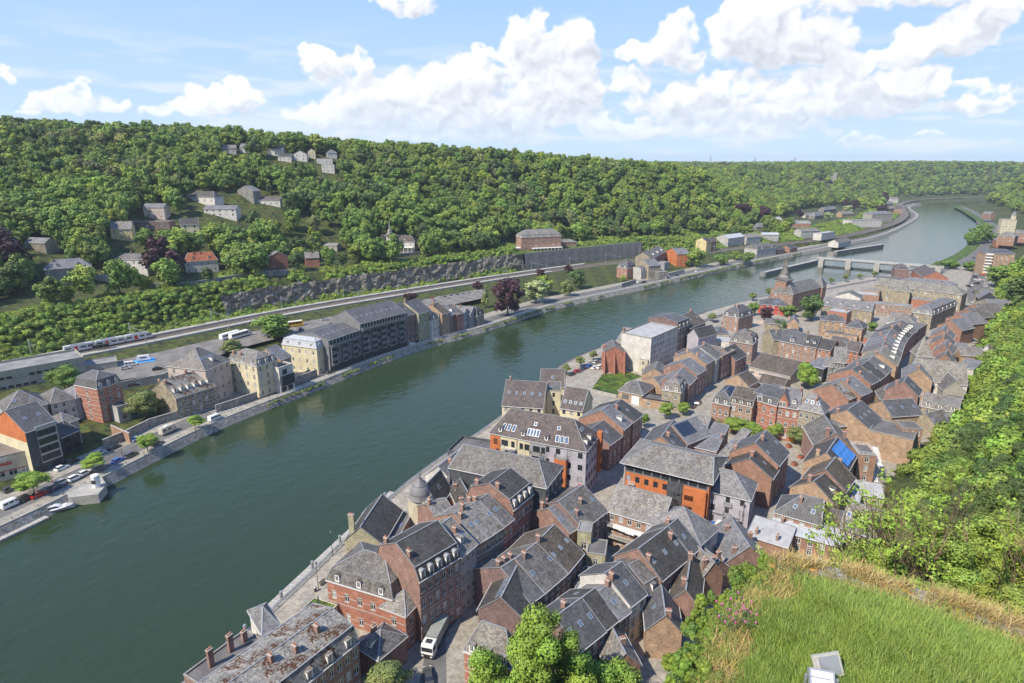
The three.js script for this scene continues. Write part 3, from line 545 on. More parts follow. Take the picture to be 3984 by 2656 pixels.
    RY = (lx, lz) => { const a = Math.min(lx - X0, X1 - lx), b = Math.min(-lz - Z0, Z1 + lz); return Math.min(pk, ya + Math.min(along ? b * k : b * (pk - ya) / Math.max(ha, 0.5), along ? a * (pk - ya) / Math.max(ha, 0.5) : a * k)); };
    if (rt !== 'm') {
      const mid = (p, q, u) => p.map((v, i) => v + (q[i] - v) * u);
      const pl = (a, b, A, Bp) => (u, s) => ({ p: mid(mid(a, b, u), mid(A, Bp, u), s) });
      slopes.f = pl(c[0], c[1], P0, along ? P1 : P0); slopes.r = pl(c[1], c[2], along ? P1 : P0, P1); slopes.b = pl(c[2], c[3], P1, along ? P0 : P1); slopes.l = pl(c[3], c[0], along ? P0 : P1, P0);
    }
  } else if (rt === 'n') { // mansard between party walls
    const [rl, ru, ins = 0.7] = ra; const Q = (a, b, y) => [a, y, -b], pk = h + rl + ru, md = D / 2;
    const prof = [[-0.15, h + 0.1], [ins, h + rl], [md, pk], [D - ins, h + rl], [D + 0.15, h + 0.1]];
    for (let k = 0; k < 4; k++) { const [b0, a0] = prof[k], [b1, a1] = prof[k + 1]; roof.slab([Q(-gv, b0, a0 + 0.1), Q(W + gv, b0, a0 + 0.1), Q(W + gv, b1, a1 + 0.1), Q(-gv, b1, a1 + 0.1)], 0.12); for (const a of [-gv, W + gv]) ridge.bar(Q(a, b0, a0 + 0.14), Q(a, b1, a1 + 0.14), 0.16, 0.1); }
    for (let k = 1; k < 4; k++) ridge.bar(Q(-gv, prof[k][0], prof[k][1] + 0.16), Q(W + gv, prof[k][0], prof[k][1] + 0.16), 0.22, 0.12);
    for (const b of [-0.15, D + 0.15]) gut.bar(Q(-gv, b, h + 0.02), Q(W + gv, b, h + 0.02), 0.34, 0.24);
    gab.poly([Q(0, D, h), Q(0, 0, h), Q(0, ins, h + rl), Q(0, md, pk), Q(0, D - ins, h + rl)]).poly([Q(W, 0, h), Q(W, D, h), Q(W, D - ins, h + rl), Q(W, md, pk), Q(W, ins, h + rl)]);
    ridgeY = pk; RY = (lx, lz) => { const b = Math.min(-lz, D + lz); return b < ins ? h + rl * b / ins : h + rl + ru * (b - ins) / (md - ins); };
    slopes.f = (u, s) => ({ p: Q(W * u, ins * s, h + rl * s) }); slopes.b = (u, s) => ({ p: Q(W * (1 - u), D - ins * s, h + rl * s) });
    slopes.F = (u, s) => ({ p: Q(W * u, ins + (md - ins) * s, h + rl + ru * s + 0.1) });
  } else if (rt === 's' || rt === 'S') {
    const rh = ra[0], k = rh / D, a = rt === 's' ? 0 : rh, b = rt === 's' ? rh : 0, Q = (p, q, y) => [p, y, -q];
    roof.slab([Q(-gv, -ov, h + a - (b - a) / D * ov + t), Q(W + gv, -ov, h + a - (b - a) / D * ov + t), Q(W + gv, D + 0.1, h + b + t), Q(-gv, D + 0.1, h + b + t)], t);
    gab.poly([Q(0, D, h), Q(0, 0, h), Q(0, 0, h + a), Q(0, D, h + b)].filter((p, i, A) => i === 0 || Math.abs(p[1] - A[i - 1][1]) + Math.abs(p[2] - A[i - 1][2]) > 1e-3)).poly([Q(W, 0, h), Q(W, D, h), Q(W, D, h + b), Q(W, 0, h + a)].filter((p, i, A) => i === 0 || Math.abs(p[1] - A[i - 1][1]) + Math.abs(p[2] - A[i - 1][2]) > 1e-3));
    if (a) gab.poly([Q(0, 0, h), Q(W, 0, h), Q(W, 0, h + a), Q(0, 0, h + a)]); else gab.poly([Q(W, D, h), Q(0, D, h), Q(0, D, h + b), Q(W, D, h + b)]);
    const hi = a ? 0 : D; ridge.bar(Q(-gv, hi, h + rh + t + 0.05), Q(W + gv, hi, h + rh + t + 0.05), 0.24, 0.12); for (const c of [-gv, W + gv]) ridge.bar(Q(c, 0, h + a + t + 0.04), Q(c, D, h + b + t + 0.04), 0.14, 0.1);
    gut.bar(Q(-gv, a ? D + 0.15 : -ov, h + 0.02), Q(W + gv, a ? D + 0.15 : -ov, h + 0.02), 0.16, 0.18);
    ridgeY = h + rh; RY = (lx, lz) => h + a + (b - a) * (-lz) / D; slopes.f = (u, s) => ({ p: Q(W * u, D * s, h + a + (b - a) * s + t) });
  } else { // flat with a low parapet
    const ph = ra[0] || 0.35, Q = (p, q, y) => [p, y, -q];
    roof.poly([Q(0.02, 0.02, h - 0.05), Q(W - 0.02, 0.02, h - 0.05), Q(W - 0.02, D - 0.02, h - 0.05), Q(0.02, D - 0.02, h - 0.05)]);
    for (const [x0, z0, x1, z1] of [[-0.06, -0.06, W + 0.06, 0.24], [-0.06, D - 0.24, W + 0.06, D + 0.06], [-0.06, 0.24, 0.24, D - 0.24], [W - 0.24, 0.24, W + 0.06, D - 0.24]]) gut.box(x0, h, -z1, x1, h + ph, -z0);
    slopes.f = (u, s) => ({ p: Q(W * u, D * s, h) });
  }
  walls.build('wall', wm, g);
  const rfm = roof.build('roof', rm, g);
  if (!ridge.empty) ridge.build('ridge_cap', M.ridge, rfm);
  if (!gut.empty) gut.build(rt === 'f' ? 'parapet' : 'gutter', rt === 'f' ? (o.parapet ? M[o.parapet] : M.parapet) : M.gutter, g);
  if (!bands.empty) bands.build('string_course', M.sill, g);
  // normals of a slope by differences
  const frame = (f, u, s) => { const S = slopes[f], a = S(u, s).p, b = S(u + 0.01, s).p, c = S(u, s + 0.01).p; const X = new THREE.Vector3(b[0] - a[0], b[1] - a[1], b[2] - a[2]).normalize(), Z = new THREE.Vector3(a[0] - c[0], a[1] - c[1], a[2] - c[2]).normalize(); const Y = Z.clone().cross(X).normalize(); if (Y.y < 0) { Y.negate(); X.negate(); } return { a, q: new THREE.Quaternion().setFromRotationMatrix(new THREE.Matrix4().makeBasis(X, Y, Z)), Z, Y }; };
  for (const key in opt) if (key[0] === 'k' && key.length === 2) for (const sp of opt[key]) {
    const [, f, n, u0, u1, s, w, hh] = sp.match(/^k([frlbF])(\d+)(?:@([\d.]+),([\d.]+),([\d.]+))?(?:x([\d.]+),([\d.]+))?/); if (!slopes[f]) continue;
    for (let k = 0; k < +n; k++) { const a = u0 ? +u0 : 0.12, b = u0 ? +u1 : 0.88, u = a + (b - a) * (+n === 1 ? 0.5 : k / (n - 1)), F = frame(f, u, s ? +s : 0.5); const gw = w ? +w : 0.9, gh = hh ? +hh : 1.2; const m = mesh('skylight', skyGeo(gw, gh), M.metal, g); m.position.set(...F.a); m.quaternion.copy(F.q); mesh('pane', skyPaneGeo(gw, gh), M.skyPane, m); }
  }
  for (const key in opt) if (key[0] === 'd' && key.length === 2) for (const sp of opt[key]) {
    const [, f, n, sty, u0, u1, s, sz] = sp.match(/^d([frlb])(\d+)([paf]?)(?:@([\d.]+),([\d.]+),([\d.]+))?(?:x([\d.]+))?/); if (!slopes[f]) continue; const steep = rt === 'm' || rt === 'n';
    for (let k = 0; k < +n; k++) {
      const a = u0 ? +u0 : 0.5 / n, b = u0 ? +u1 : 1 - 0.5 / n, u = a + (b - a) * (+n === 1 ? 0.5 : k / (n - 1)), p = slopes[f](u, s ? +s : steep ? 0.1 : 0.25).p, w = sz ? +sz : 1.1, hh = steep ? Math.min(1.6, ra[0] - 0.5) : 1.25, dp = steep ? 1.1 : 2.0;
      const m = mesh('dormer', dormGeo(w, r1(hh), dp, sty), M.frame, g); m.position.set(p[0], p[1] + 0.1, p[2]); m.rotation.y = B.turn(f); m.translateZ(0.12);
      mesh('dormer_roof', dormRoof(w, r1(hh), dp, sty || 'f'), sty === 'a' ? M.ridge : rm, m); const wi = mesh('window', winGeo(r1(w - 0.3), r1(hh - 0.3), st), M.frame, m); wi.position.set(0, 0.14, -0.05);
      const pn = mesh('pane', paneGeo(r1(w - 0.3), r1(hh - 0.3)), M.pane, m); pn.position.set(0, 0.14, -0.05);
    }
  }
  const cm = o.chim ? M[o.chim] : tk[1][0] === 'b' ? (rnd() < 0.5 ? wm : M.b3) : M.b1;
  for (const sp of opt.c || []) {
    const [u, v, hh = 1.4, big = 1] = sp.slice(1).split(',').map(Number), w = r1(0.95 * big), d2 = 0.6, along = rt === 'G' || rt === 'H';
    const lx = clamp(u * W, 0.5, W - 0.5), lz = -clamp(v * D, 0.45, D - 0.45), y = Math.max(RY(lx, lz), h);
    const m = mesh('chimney', stackGeo(w, d2, hh), cm, g); m.position.set(lx, y, lz); if (!along && rt !== 'f') m.rotation.y = Math.PI / 2;
    const cp = mesh('chimney_cap', capGeo(w, d2), M.sill, m); cp.position.y = hh;
    const n = Math.max(1, Math.round(w / 0.38)); for (let k = 0; k < n; k++) { const q = mesh('chimney_pot', potGeo, M.pot, m); q.position.set((k - (n - 1) / 2) * 0.34, hh + 0.1, 0); }
  }
  if (off) for (const c of g.children.slice(first)) { c.position.applyAxisAngle(new THREE.Vector3(0, 1, 0), off.a).add(off.v); c.quaternion.premultiply(new THREE.Quaternion().setFromAxisAngle(new THREE.Vector3(0, 1, 0), off.a)); }
  B.RY = RY; B.slopes = slopes; if (!o.into) HDIM.set(g, B); curHouse = B;
  return g;
}

// ---------------------------------------------------------------- the buildings: x, z, turn, width, depth, eaves height, what they look like
const mansion = house("red brick mansion with grey mansard roof, three small gabled dormers and white arched windows", -38.8, -112.6, -22.6, 16.1, 11.8, 9.8, 'm2.6,2.2,.9 b6 s2 f2x5 l2x2 df3p kf1@.5,.6,.3 y', {name: "brick_mansion"});
house(null, -26.1, -106.0, -26.6, 5.8, 7.4, 8.5, 'h2.2 b6 s4 f2x1 r2x2 y', {into: mansion});
house("tall terrace house with five rounded white dormers over the dark street", -18.2, -105.4, 47.9, 11.0, 13.6, 14.6, 'n2.8,3,1.1 b3 s6 f4x6 df5a c.03,.25 c.03,.8 y kb2');
house("grey rendered street house with one shed dormer next to the five-dormer house", -10.8, -113.6, 57.7, 5.8, 13.6, 14.6, 'g4.2 gy s4 f4x3 df1f c.6,.3 kf1@.8,.8,.4');
house("narrow red brick street house under a lichened slate roof with three chimneys", -7.8, -120.4, 45.0, 3.1, 14.9, 13.4, 'g4.2 b1 s4 f3x3 c.2,.4 c.8,.5 kf1@.6,.6,.5 y');
house("grey stone fronted street house with satellite dish and small skylights", -5.6, -122.6, 50.7, 5.7, 14.9, 13.4, 'g4 stg s4 f3x4 kf2 c.9,.55');
house("red brick street house with white quoins where the dark terrace steps up", -2.0, -127.1, 54.3, 3.9, 14.9, 13.4, 'g4 b6 s2 f3x2 kf1 c.1,.7 y');
house("dark mansard house with four white dormers and a bare brick gable", 0.3, -132.8, 57.2, 9.4, 13.6, 14.0, 'n2.6,2.6,1 b3 s6 f3x5 df4a kF2 c.02,.35 c.02,.8');
house("small mansard house squeezed beside the grey slate-hung building", 5.4, -142.3, 54.3, 5.7, 12.4, 12.8, 'n2.4,2,1 b8 s2 f3x2 df2p');
const slatehall = house("large grey slate-hung building with flat roof terrace cut into its roof", 8.5, -140.4, 66.5, 12.5, 27.4, 15.9, 'H4,4.5,1 gz s2 f4x4 dr3f', {name: "slate_building", cat: "building"});
house("weathered brick house with one tall red chimney on its river gable", -39.3, -128.7, -8.2, 9.1, 14.9, 8.5, 'G4,.45 b7 s6 c.2,.04,5,1.4 f2x1 r2x2');
house("flat roofed brick back building with a raised roof light", -30.7, -132.0, -7.9, 3.6, 11.2, 7.3, 'f.3 b3 fl r2x2 kf1@.5,.5,.5x1.6,1.4');
const villa = house("cream riverside villa with a domed tower and stepped stone chimney", -18.8, -140.6, 70.5, 8.4, 6.2, 11.0, 'g5 cr2 bo f3x2 l2x2 kf1', {name: "domed_villa"});
house("pale slate gabled house behind the domed villa", -24.3, -158.4, -25.4, 8.9, 14.9, 9.8, 'G3.6 wh s5 f2x2 c.62,.3 kr2');
house("flat roofed brick annex beside the pale slate gabled house", -18.3, -156.3, -17.4, 3.7, 11.2, 8.5, 'f.2 b2 fl f2x1 r2x2');
house("curved slate-walled building with a timber screened roof terrace on the quay", -19.5, -173.1, -19.9, 13.8, 11.2, 9.8, 'f.6 gz fl l2x2', {parapet: "gz"});
house("white back building with a brown flat roof carrying a square skylight", -11.7, -148.5, -21.4, 6.0, 12.4, 11.0, 'f.25 wh fb f2x3');
house("small brick gable tucked behind the brown flat roof", -16.8, -145.6, 13.1, 4.4, 9.9, 9.2, 'G2.6 b1 s2 c.5,.1');
house("dark roofed brick back house with a tall red chimney on its side", -12.7, -137.8, 19.4, 5.7, 11.2, 11.0, 'G2.6 b1 s6 c.05,.1,2.4');
house("narrow back roof capped with pale zinc behind the grey rendered street house", -17.2, -131.3, 40.1, 5.0, 9.9, 11.6, 'g2.6 b3 s4 c.1,.5');
house("long mossy roofed corner building with many chimneys at the foot of the picture", -41.8, -72.8, 56.1, 25.3, 13.2, 10.8, 'n2.8,1.3,1.2 b3 mo f3x14 df6f c.8,.35 c.6,.3 c.45,.4 kF2@.55,.85,.5', {name: "corner_building", cat: "building"});
house("low flat roofed annex with tall brick chimneys on the promenade edge", -54.4, -88.8, 60.3, 12.9, 4.8, 6.0, 'f.3 b3 fl c.3,.5,3.6 c.62,.5,3.6 c.85,.5,2.2');
house("small blue slate hipped pavilion between the mossy roof and the promenade", -47.7, -100.0, 38.7, 3.2, 8.4, 7.2, 'h2.6 wh s5 f2x1');
house("low slate annex wedged between the mossy roof and the mansion", -29.6, -98.4, -35.0, 6.1, 7.2, 6.0, 'h2.4 b3 s2 df1p c.2,.5');
house("corner house with a pale silvery hipped roof and white dormers above the lorry", -8.7, -94.2, -26.0, 9.6, 5.0, 8.5, 'm2.4,3,1 b6 s4 f2x4 l2x3 df3f kf1 y', {name: "corner_house"});
house("house with a long glazed atrium along its ridge", -6.7, -105.1, -17.9, 9.5, 14.0, 8.5, 'G4 b8 s6 r2x3 kl4@.15,.5,.8x2.2,1.6');
house("dark slate street house with twin square metal chimneys", 3.6, -106.5, 46.9, 4.2, 16.0, 9.0, 'g4.2 b8 s1 f3x2 c.2,.6 c.6,.6');
house("little ochre brick lift box with a brown flat roof", 2.8, -112.2, -30.6, 2.6, 4.0, 6.5, 'f.15 b7 fb f1x1');
house("long lichened roof house with a white zinc ridge and two skylights", 6.5, -109.6, 50.8, 8.4, 15.0, 9.0, 'g4.6 b8 s2 f3x4 kf2 c.25,.45 c.02,.62');
house("brown slate house above the courtyard with three roof windows", 11.8, -116.1, 58.8, 8.3, 15.0, 9.0, 'g4.8 b8 bo f3x3 kf3 c.1,.5');
house("low slate house with a white rendered chimney", 13.6, -131.3, 45.0, 4.7, 13.0, 9.0, 'g3.6 b3 s5 f2x2 kf2 c.02,.7,2');
house("left wing of the courtyard building with three brick chimneys", 17.0, -132.2, 49.5, 10.8, 15.0, 9.5, 'g4.4 b8 s2 f3x4 kf2 c.15,.2 c.5,.3 c.1,.8 c.55,.9', {name: "courtyard_wing", cat: "building"});
const gallery = house("back wing of the courtyard building with patched light slate and laundry galleries", 24.2, -140.4, -31.0, 14.0, 13.0, 9.5, 'g4.4 b2 s4 f3x6', {name: "courtyard_wing", cat: "building"});
house("hipped end wing of the courtyard building with blank grey walls", 43.2, -125.7, 46.8, 9.2, 14.0, 9.5, 'h4.8 li s5 f3x3', {name: "courtyard_wing", cat: "building"});
house("slate roofed brick house behind the big bright tree", 12.2, -94.1, 43.9, 7.6, 12.0, 8.5, 'g3.8 b8 s3 f3x4 kf3 c.5,.6');
house("brown slate house with an ochre gable near the big bright tree", 17.7, -99.6, 44.0, 4.2, 12.0, 8.5, 'g3.6 b8 s6 f3x2 kb1');
house("small grey slate house with one skylight left of the white fronted house", 20.7, -102.3, 42.8, 3.7, 11.0, 8.5, 'g3 b8 s5 f3x2 kf1 c.9,.5');
house("white fronted street house with a dark slate roof and ochre gable", 23.4, -105.0, 43.5, 5.5, 13.0, 9.5, 'g4 wh s3 f3x2 kf1 c.02,.4');
house("low mansard street house with one upright dormer right of the white front", 27.9, -109.8, 38.2, 4.2, 11.0, 8.0, 'n2.2,2,1 b8 s2 f2x3 df1f');
house("brown brick house with a dark roof and three large roof windows", 31.2, -112.3, 45.3, 12.0, 12.0, 10.0, 'g4.6 b3 s6 f3x5 kf3 c.02,.3 c.85,.35');
house("narrow slate roofed house against the hipped courtyard wing", 39.6, -120.9, 46.8, 4.5, 12.0, 10.0, 'g4.6 b8 s3 f3x2 kf1 c.5,.6');
house("ochre brick block with a planted roof terrace in the courtyard", 17.0, -124.6, -13.4, 4.3, 6.0, 8.0, 'f.25 b7 fl f2x1');
house("slim ochre brick stair tower in the courtyard", 15.3, -128.8, -12.7, 3.2, 4.5, 11.0, 'f.2 b7 gf f2x1 q1.3');
house("flat roofed red brick block in the courtyard", 26.2, -126.1, -69.3, 4.0, 8.0, 9.0, 'f.3 b2 fl r2x1');
house("ochre brick box with a pale zinc roof", 11.8, -111.6, -26.6, 1.8, 6.0, 6.0, 'f.2 b7 zi');
house("low white walled shed in the courtyard", 13.8, -117.4, -27.9, 3.8, 6.0, 5.0, 's.8 wh bo f1x3 q.6');
house("dark slate house with an ochre brick gable beside the bank", 26.2, -101.9, -7.8, 6.7, 9.0, 6.5, 'G3.6 b4 s3 kl1 c.6,.1');
house("long grey roofed house on the bank side of the dark street", 32.5, -109.5, -19.7, 5.9, 14.0, 7.0, 'G3.4 b3 bo c.4,.2 c.5,.8');
house("brick house with two chimneys in the shadow of the lilac wing", 41.6, -117.2, 17.0, 5.1, 13.0, 7.0, 'G3.2 b1 s4 c.2,.1,2.2 c.8,.2');
house("low grey roof at the foot of the grassy bank", 17.7, -93.4, 12.2, 6.1, 10.0, 5.0, 'G3 b3 s4 c.6,.3');
const bigblock = house("large apartment block with a broad brown roof and orange bays", -6.6, -175.7, -24.8, 30.5, 12.5, 15.0, 'h6.2,4,6 li br f4x9 r4x5 kf3@.1,.22,.32x1.1,2.2 kf4@.4,.5,.3x1.1,2.2 kf3@.72,.82,.25x1.1,2.2 kf2@.45,.75,.6 kr2@.3,.6,.6 df3f@.1,.6,.12 dr2f@.2,.5,.15 D P q1.4', {name: "apartment_block", cat: "building"});
house("brown roofed apartment wing with four skylights and a dark slate gable", 17.3, -209.5, -23.5, 8.3, 12.4, 9.5, 'g5.8 cr br kf4@.15,.85,.3 f3x3 D P', {name: "apartment_wing", cat: "building"});
house("brown roofed riverside apartment wing with a tall pipe", -3.6, -211.7, -10.3, 15.0, 17.4, 9.5, 'g6.6 cr br f3x5 kf5 D P c.1,.5', {name: "apartment_wing", cat: "building"});
house("cream stair block rising between the brown roofs", 12.8, -216.9, -5.6, 5.1, 9.9, 13.0, 'f.4 cr fl f4x1 D P q.9', {name: "stair_block", cat: "building"});
house("farthest brown roofed apartment wing by the river", 10.9, -232.3, -7.9, 9.5, 11.2, 9.5, 'g5.2 cr br f3x3 kf1 D P', {name: "apartment_wing", cat: "building"});
house("narrow slate house joined to the brown roofed apartment block", 30.4, -179.6, 53.1, 8.5, 13.6, 9.0, 'g3.6 b3 s3 f3x3 kb1 kf1');
house("tall brick gabled house with a pointed zinc dormer facing the dark lane", 36.0, -187.0, 56.6, 6.4, 16.1, 11.0, 'g4.6 b1 s5 f3x2 df1p');
house("end house of the dark lane with white banded brick", 40.3, -193.1, 55.5, 7.8, 16.1, 11.0, 'g3.6 b1 s6 f3x3 kf1 c.02,.4 y');
const orangeblock = house("modern orange and grey apartment block with a wide pale hipped roof", 31.6, -159.7, -29.7, 23.4, 16.1, 13.5, 'h3,6,1 or s4 f4x9 l4x2 D P q1.3', {name: "apartment_block", cat: "building", ov: 1.1});
const lilac = house("lilac corner building with an institution name lettered on its wall", 52.3, -150.7, -28.9, 11.0, 10.7, 9.5, 'h4.4,2,6 li s5 f3x3 r3x3 kr1 D P', {name: "lilac_building", cat: "building"});
house("grey slate gabled house behind the orange apartment block", 40.7, -181.7, -28.2, 12.7, 14.9, 8.0, 'G4.2 b2 s3 kr2 c.6,.2');
const solarhouse = house("gabled house with a square of solar panels on its roof", 47.6, -191.8, -53.5, 12.9, 12.4, 8.5, 'G4 b1 s5 kr1@.8,.8,.4');
house("brick house with a pale worn slate roof and two skylights", 57.7, -191.0, -30.1, 5.8, 14.9, 8.0, 'g4 b4 s4 f2x2 kf2 c.02,.2');
house("brick house with a sunken roof of four skylights", 58.2, -183.3, -31.7, 7.0, 14.9, 6.5, 's3.4 b2 s5 f2x1 kf4 c.98,.5');
house("narrow house under a long pale slate lean-to roof", 63.4, -176.2, -45.0, 2.8, 16.1, 7.0, 's4 b4 s4 f2x1 kf2');
house("low slate lean-to over an open shed", 65.4, -174.2, -23.9, 5.7, 9.9, 5.5, 's2 b2 s5 f1x2 c.9,.2');
house("tall brick gabled house at the corner of the square with skylights", 75.7, -161.7, 52.3, 11.1, 14.0, 11.0, 'g5 b1 s3 f3x3 kf2 c.4,.45 c.05,.9');
house("dark roofed brick house just below the tall gabled corner house", 72.1, -156.8, 54.5, 8.1, 13.0, 9.5, 'g4.2 b1 s6 f3x2 c.3,.5 kf1');
const cornersolar = house("corner house on the square with a rounded dark mansard and solar panels", 72.8, -213.2, -34.7, 6.3, 13.6, 10.0, 'm2.6,1.4 b1 s3 f2x3 l2x2 df2f y');
house("brick house on the square with a mossy roof and three square dormers", 78.3, -210.7, -36.7, 7.9, 13.6, 11.0, 'n1.9,2.4 b2 bo f3x3 df3f y q1.5');
house("ornate red brick house on the square with a tall white arched dormer", 85.9, -209.9, -49.4, 9.2, 14.9, 12.5, 'n2.4,1.8 b6 s3 f3x3 df1a@.3,.3,.1x1.8 df1p@.7,.7,.1 c.98,.4 y');
const ornate = house("ornate banded brick house on the square with an orange door", 92.3, -203.7, -28.4, 6.9, 14.9, 12.5, 'g4.6 b6 s5 f3x3 df1p@.75,.75,.2 c.98,.45 y');
house("grey stone and brick corner house on the square with a tall hipped roof", 98.4, -200.6, -39.8, 7.8, 7.6, 13.0, 'h4.8,3,6 b5 s5 f3x4 r3x2 kf3 c.1,.3 c.6,.3 y');
house("brick gabled house with two big chimney stacks right of the square", 94.6, -179.7, -12.4, 11.2, 15.1, 9.0, 'G4.4 b3 s2 c.3,.02,3 c.85,.3,2 kr2 r3x2');
house("small lean-to roofed house behind the two-chimney gable", 105.2, -194.9, 10.6, 10.9, 6.5, 8.0, 's1.6 b4 s5 f2x1 r1x2');
house("house with a big dark slate slope and three slim skylights", 118.1, -191.3, 43.1, 12.6, 15.1, 9.0, 'g4.6 b4 s3 kf3@.2,.8,.5x.5,1.3 c.02,.7 f2x2');
house("large blank brick building with a flat grey roof", 117.6, -190.4, -38.2, 12.5, 12.7, 9.0, 'f.35 b4 fl r3x2', {name: "brick_building", cat: "building"});
house("orange brick tower-like block with three slit windows", 128.2, -189.8, -9.6, 6.0, 6.5, 10.0, 'f.35 b2 fl f3x3 q.5', {name: "brick_building", cat: "building"});
const tarphouse = house("ochre brick gable with a blue tarpaulin on its roof", 86.4, -169.0, -38.0, 11.5, 14.0, 8.5, 'G4.6 b4 s6 c.3,.02,2 c.8,.1 kr2');
const stairhouse = house("brick block with a railed roof terrace and white outside stairs", 104.7, -172.7, -10.4, 5.0, 7.6, 9.0, 'f.2 b2 fl f3x1');
house("brick house with a brown corrugated roof below the blue tarpaulin", 82.2, -160.2, -41.4, 11.2, 9.7, 8.0, 'G4.6 b3 bo r2x2', {gv: 0.2});
house("ochre gabled house with a small dormer in the dark slate", 77.5, -156.8, -50.1, 11.9, 7.6, 7.0, 'G4.2 b4 s6 c.4,.02,2 c.95,.3,1.8 r2x2 dr1p');
house("blue slate hipped house with white arched windows", 67.6, -143.1, -33.8, 10.6, 9.9, 7.5, 'h4.2,6,.2 b1 s3 f2x4 r2x2 kf2@.25,.75,.45 c.5,.35');
house("dark slate-hung lean-to beside the stone house", 76.9, -137.9, -33.3, 4.5, 8.6, 4.0, 's3.6 dk s1 f1x1 q.6');
house("stone house with a lichened roof and arched windows under the trees", 80.7, -135.7, -41.4, 7.9, 10.8, 8.0, 'g4.6 st2 as f2x4 kf3 c.02,.6');
house("long low brick house with a seamed grey metal roof", 65.2, -139.7, -31.6, 16.4, 6.5, 5.0, 's1.2 b1 zi f2x6 c.15,.5 c.8,.4');
house("low brick house with a white painted roof", 58.2, -136.4, -34.0, 9.7, 8.6, 5.0, 's1 b1 wf r2x1 c.2,.2 c.7,.2');
house("slate gabled cottage with four chimneys at the foot of the bank", 49.8, -125.5, 1.2, 9.6, 13.0, 5.0, 'G4 b3 s5 c.2,.1 c.8,.1 c.3,.7 c.85,.6');
house("grey roofed cottage with one red chimney at the foot of the bank", 43.4, -120.4, 22.9, 6.9, 9.7, 5.0, 'G3 b3 s4 c.7,.2,2');
const buttress = house("red brick end house propped by tall sloping buttresses", 42.4, -276.1, -3.0, 9.5, 11.2, 10.0, 'G2.6 b6 s2 c.02,.5 r3x2');
house("cream back house stepping down to the weedy plot", 54.5, -281.9, -20.0, 5.9, 8.7, 9.0, 'f.2 cr2 wf f3x1');
house("small cream annex with a pale flat roof", 58.4, -274.5, -22.6, 3.9, 6.2, 7.0, 'f.2 cr2 wf f2x1');
house("house with a pale sheet roof leaning on the white apartment block", 49.4, -288.7, -29.9, 10.6, 12.4, 11.0, 's4.5 co as c.02,.8 r3x2');
const whiteblock = house("tall white apartment block with rows of small windows", 63.1, -273.3, 49.9, 27.2, 15.4, 17.0, 'f.5 wh wf f6x10 P q1.2', {name: "apartment_block", cat: "building"});
house("dark slate topped apartment house beyond the white block", 83.5, -304.6, 48.6, 12.3, 17.4, 13.5, 'n3,1.6 b8 s1 f4x4 df3f P', {name: "apartment_house"});
house("brown roofed riverside terrace house with roof windows", 91.4, -312.6, 49.3, 19.6, 16.1, 11.5, 'g4.4 b8 bo f3x4 kf3 c.9,.5');
house("blank lilac gable end with a dark slate roof", 89.7, -309.2, -53.8, 6.9, 14.9, 9.0, 'G3.8 li s6');
house("corner brick house with a pale bell-shaped roof and gabled dormers", 59.0, -231.6, -27.3, 7.2, 10.2, 8.0, 'm2.8,1.8 b5 s4 f2x2 r2x3 df2p dr2p c.6,.5 y');
house("low brick street house behind the pale bell-shaped roof", 70.5, -235.6, 58.6, 11.7, 11.2, 8.5, 'g3.2 b3 s5 f3x3 kb1');
house("brick street house with a plain grey slate roof", 76.1, -244.3, 50.4, 9.1, 14.9, 10.0, 'g3.6 b3 s5 f3x3 kf1');
house("brick street house with five small skylights", 83.0, -255.3, 51.0, 11.4, 14.9, 11.0, 'g4 b4 s5 f4x3 kf5 c.02,.3 c.02,.6');
house("narrow pale stone fronted street house", 89.4, -261.6, 55.2, 8.4, 14.9, 11.0, 'g4.2 gw s2 f4x2 c.5,.5');
house("flat roofed brick street house with wide windows", 93.0, -265.0, 47.1, 13.7, 12.4, 11.0, 'f.4 b3 fb f3x4 q1.6');
house("end brick street house with a dark slate roof near the mansard villa", 100.9, -269.8, 47.4, 12.0, 12.4, 8.0, 'g4 b3 s6 f2x3');
house("bright orange brick back house with a brown flat roof", 75.2, -277.0, -38.9, 6.7, 9.9, 9.0, 'f.2 b6 bo f2x2 c.6,.5');
const garage = house("low brick workshop with a white garage door and barred window", 43.5, -240.4, -33.1, 10.3, 13.6, 4.5, 'h3 b4 s2 kf1');
house("low brick garage with a narrow slate canopy", 51.8, -233.7, -25.6, 10.4, 6.2, 3.6, 'f.5 b4 fl f1x2', {parapet: "sl"});
house("slate gabled back building with skylights behind the workshop", 55.8, -252.3, -64.0, 13.0, 11.2, 5.0, 'G3 b4 s2 kr2');
house("slate gabled back building nearest the cream back house", 56.1, -256.2, -19.7, 10.1, 11.2, 6.0, 'G3 b4 s2 kr1');
house("banded brick corner house with a dark mansard and small turret", 106.3, -294.4, -32.5, 10.8, 12.3, 10.0, 'm2.6,2.8 b3 s2 f3x3 r3x4 df2f dr1f c.8,.2 y');
house("low white flat roofed building beside the mansard corner house", 104.4, -317.0, -24.6, 9.4, 9.9, 4.0, 'f.2 wh wf f1x3');
house("low slate hipped pavilion by the river road", 109.9, -330.5, -6.8, 8.5, 11.2, 4.0, 'h2.6 cr2 s3 f1x3 kf2');
house("brick gable with chimneys left of the banded terrace", 129.0, -311.6, -84.4, 11.3, 14.9, 9.0, 'G3.6 b5 s3 kr2 c.2,.5 c.7,.2');
house("banded red terrace house with a brick gable dormer", 131.7, -302.1, -43.8, 13.3, 13.6, 8.5, 'g4.2 b1 s3 f3x5 df1p@.6,.6,.1x2 y kf1 c.98,.5');
house("red terrace house with a black solar roof and two small dormers", 141.1, -292.3, -38.0, 6.3, 13.6, 8.5, 'g4 b1 s6 f3x2 df2f kf1 y');
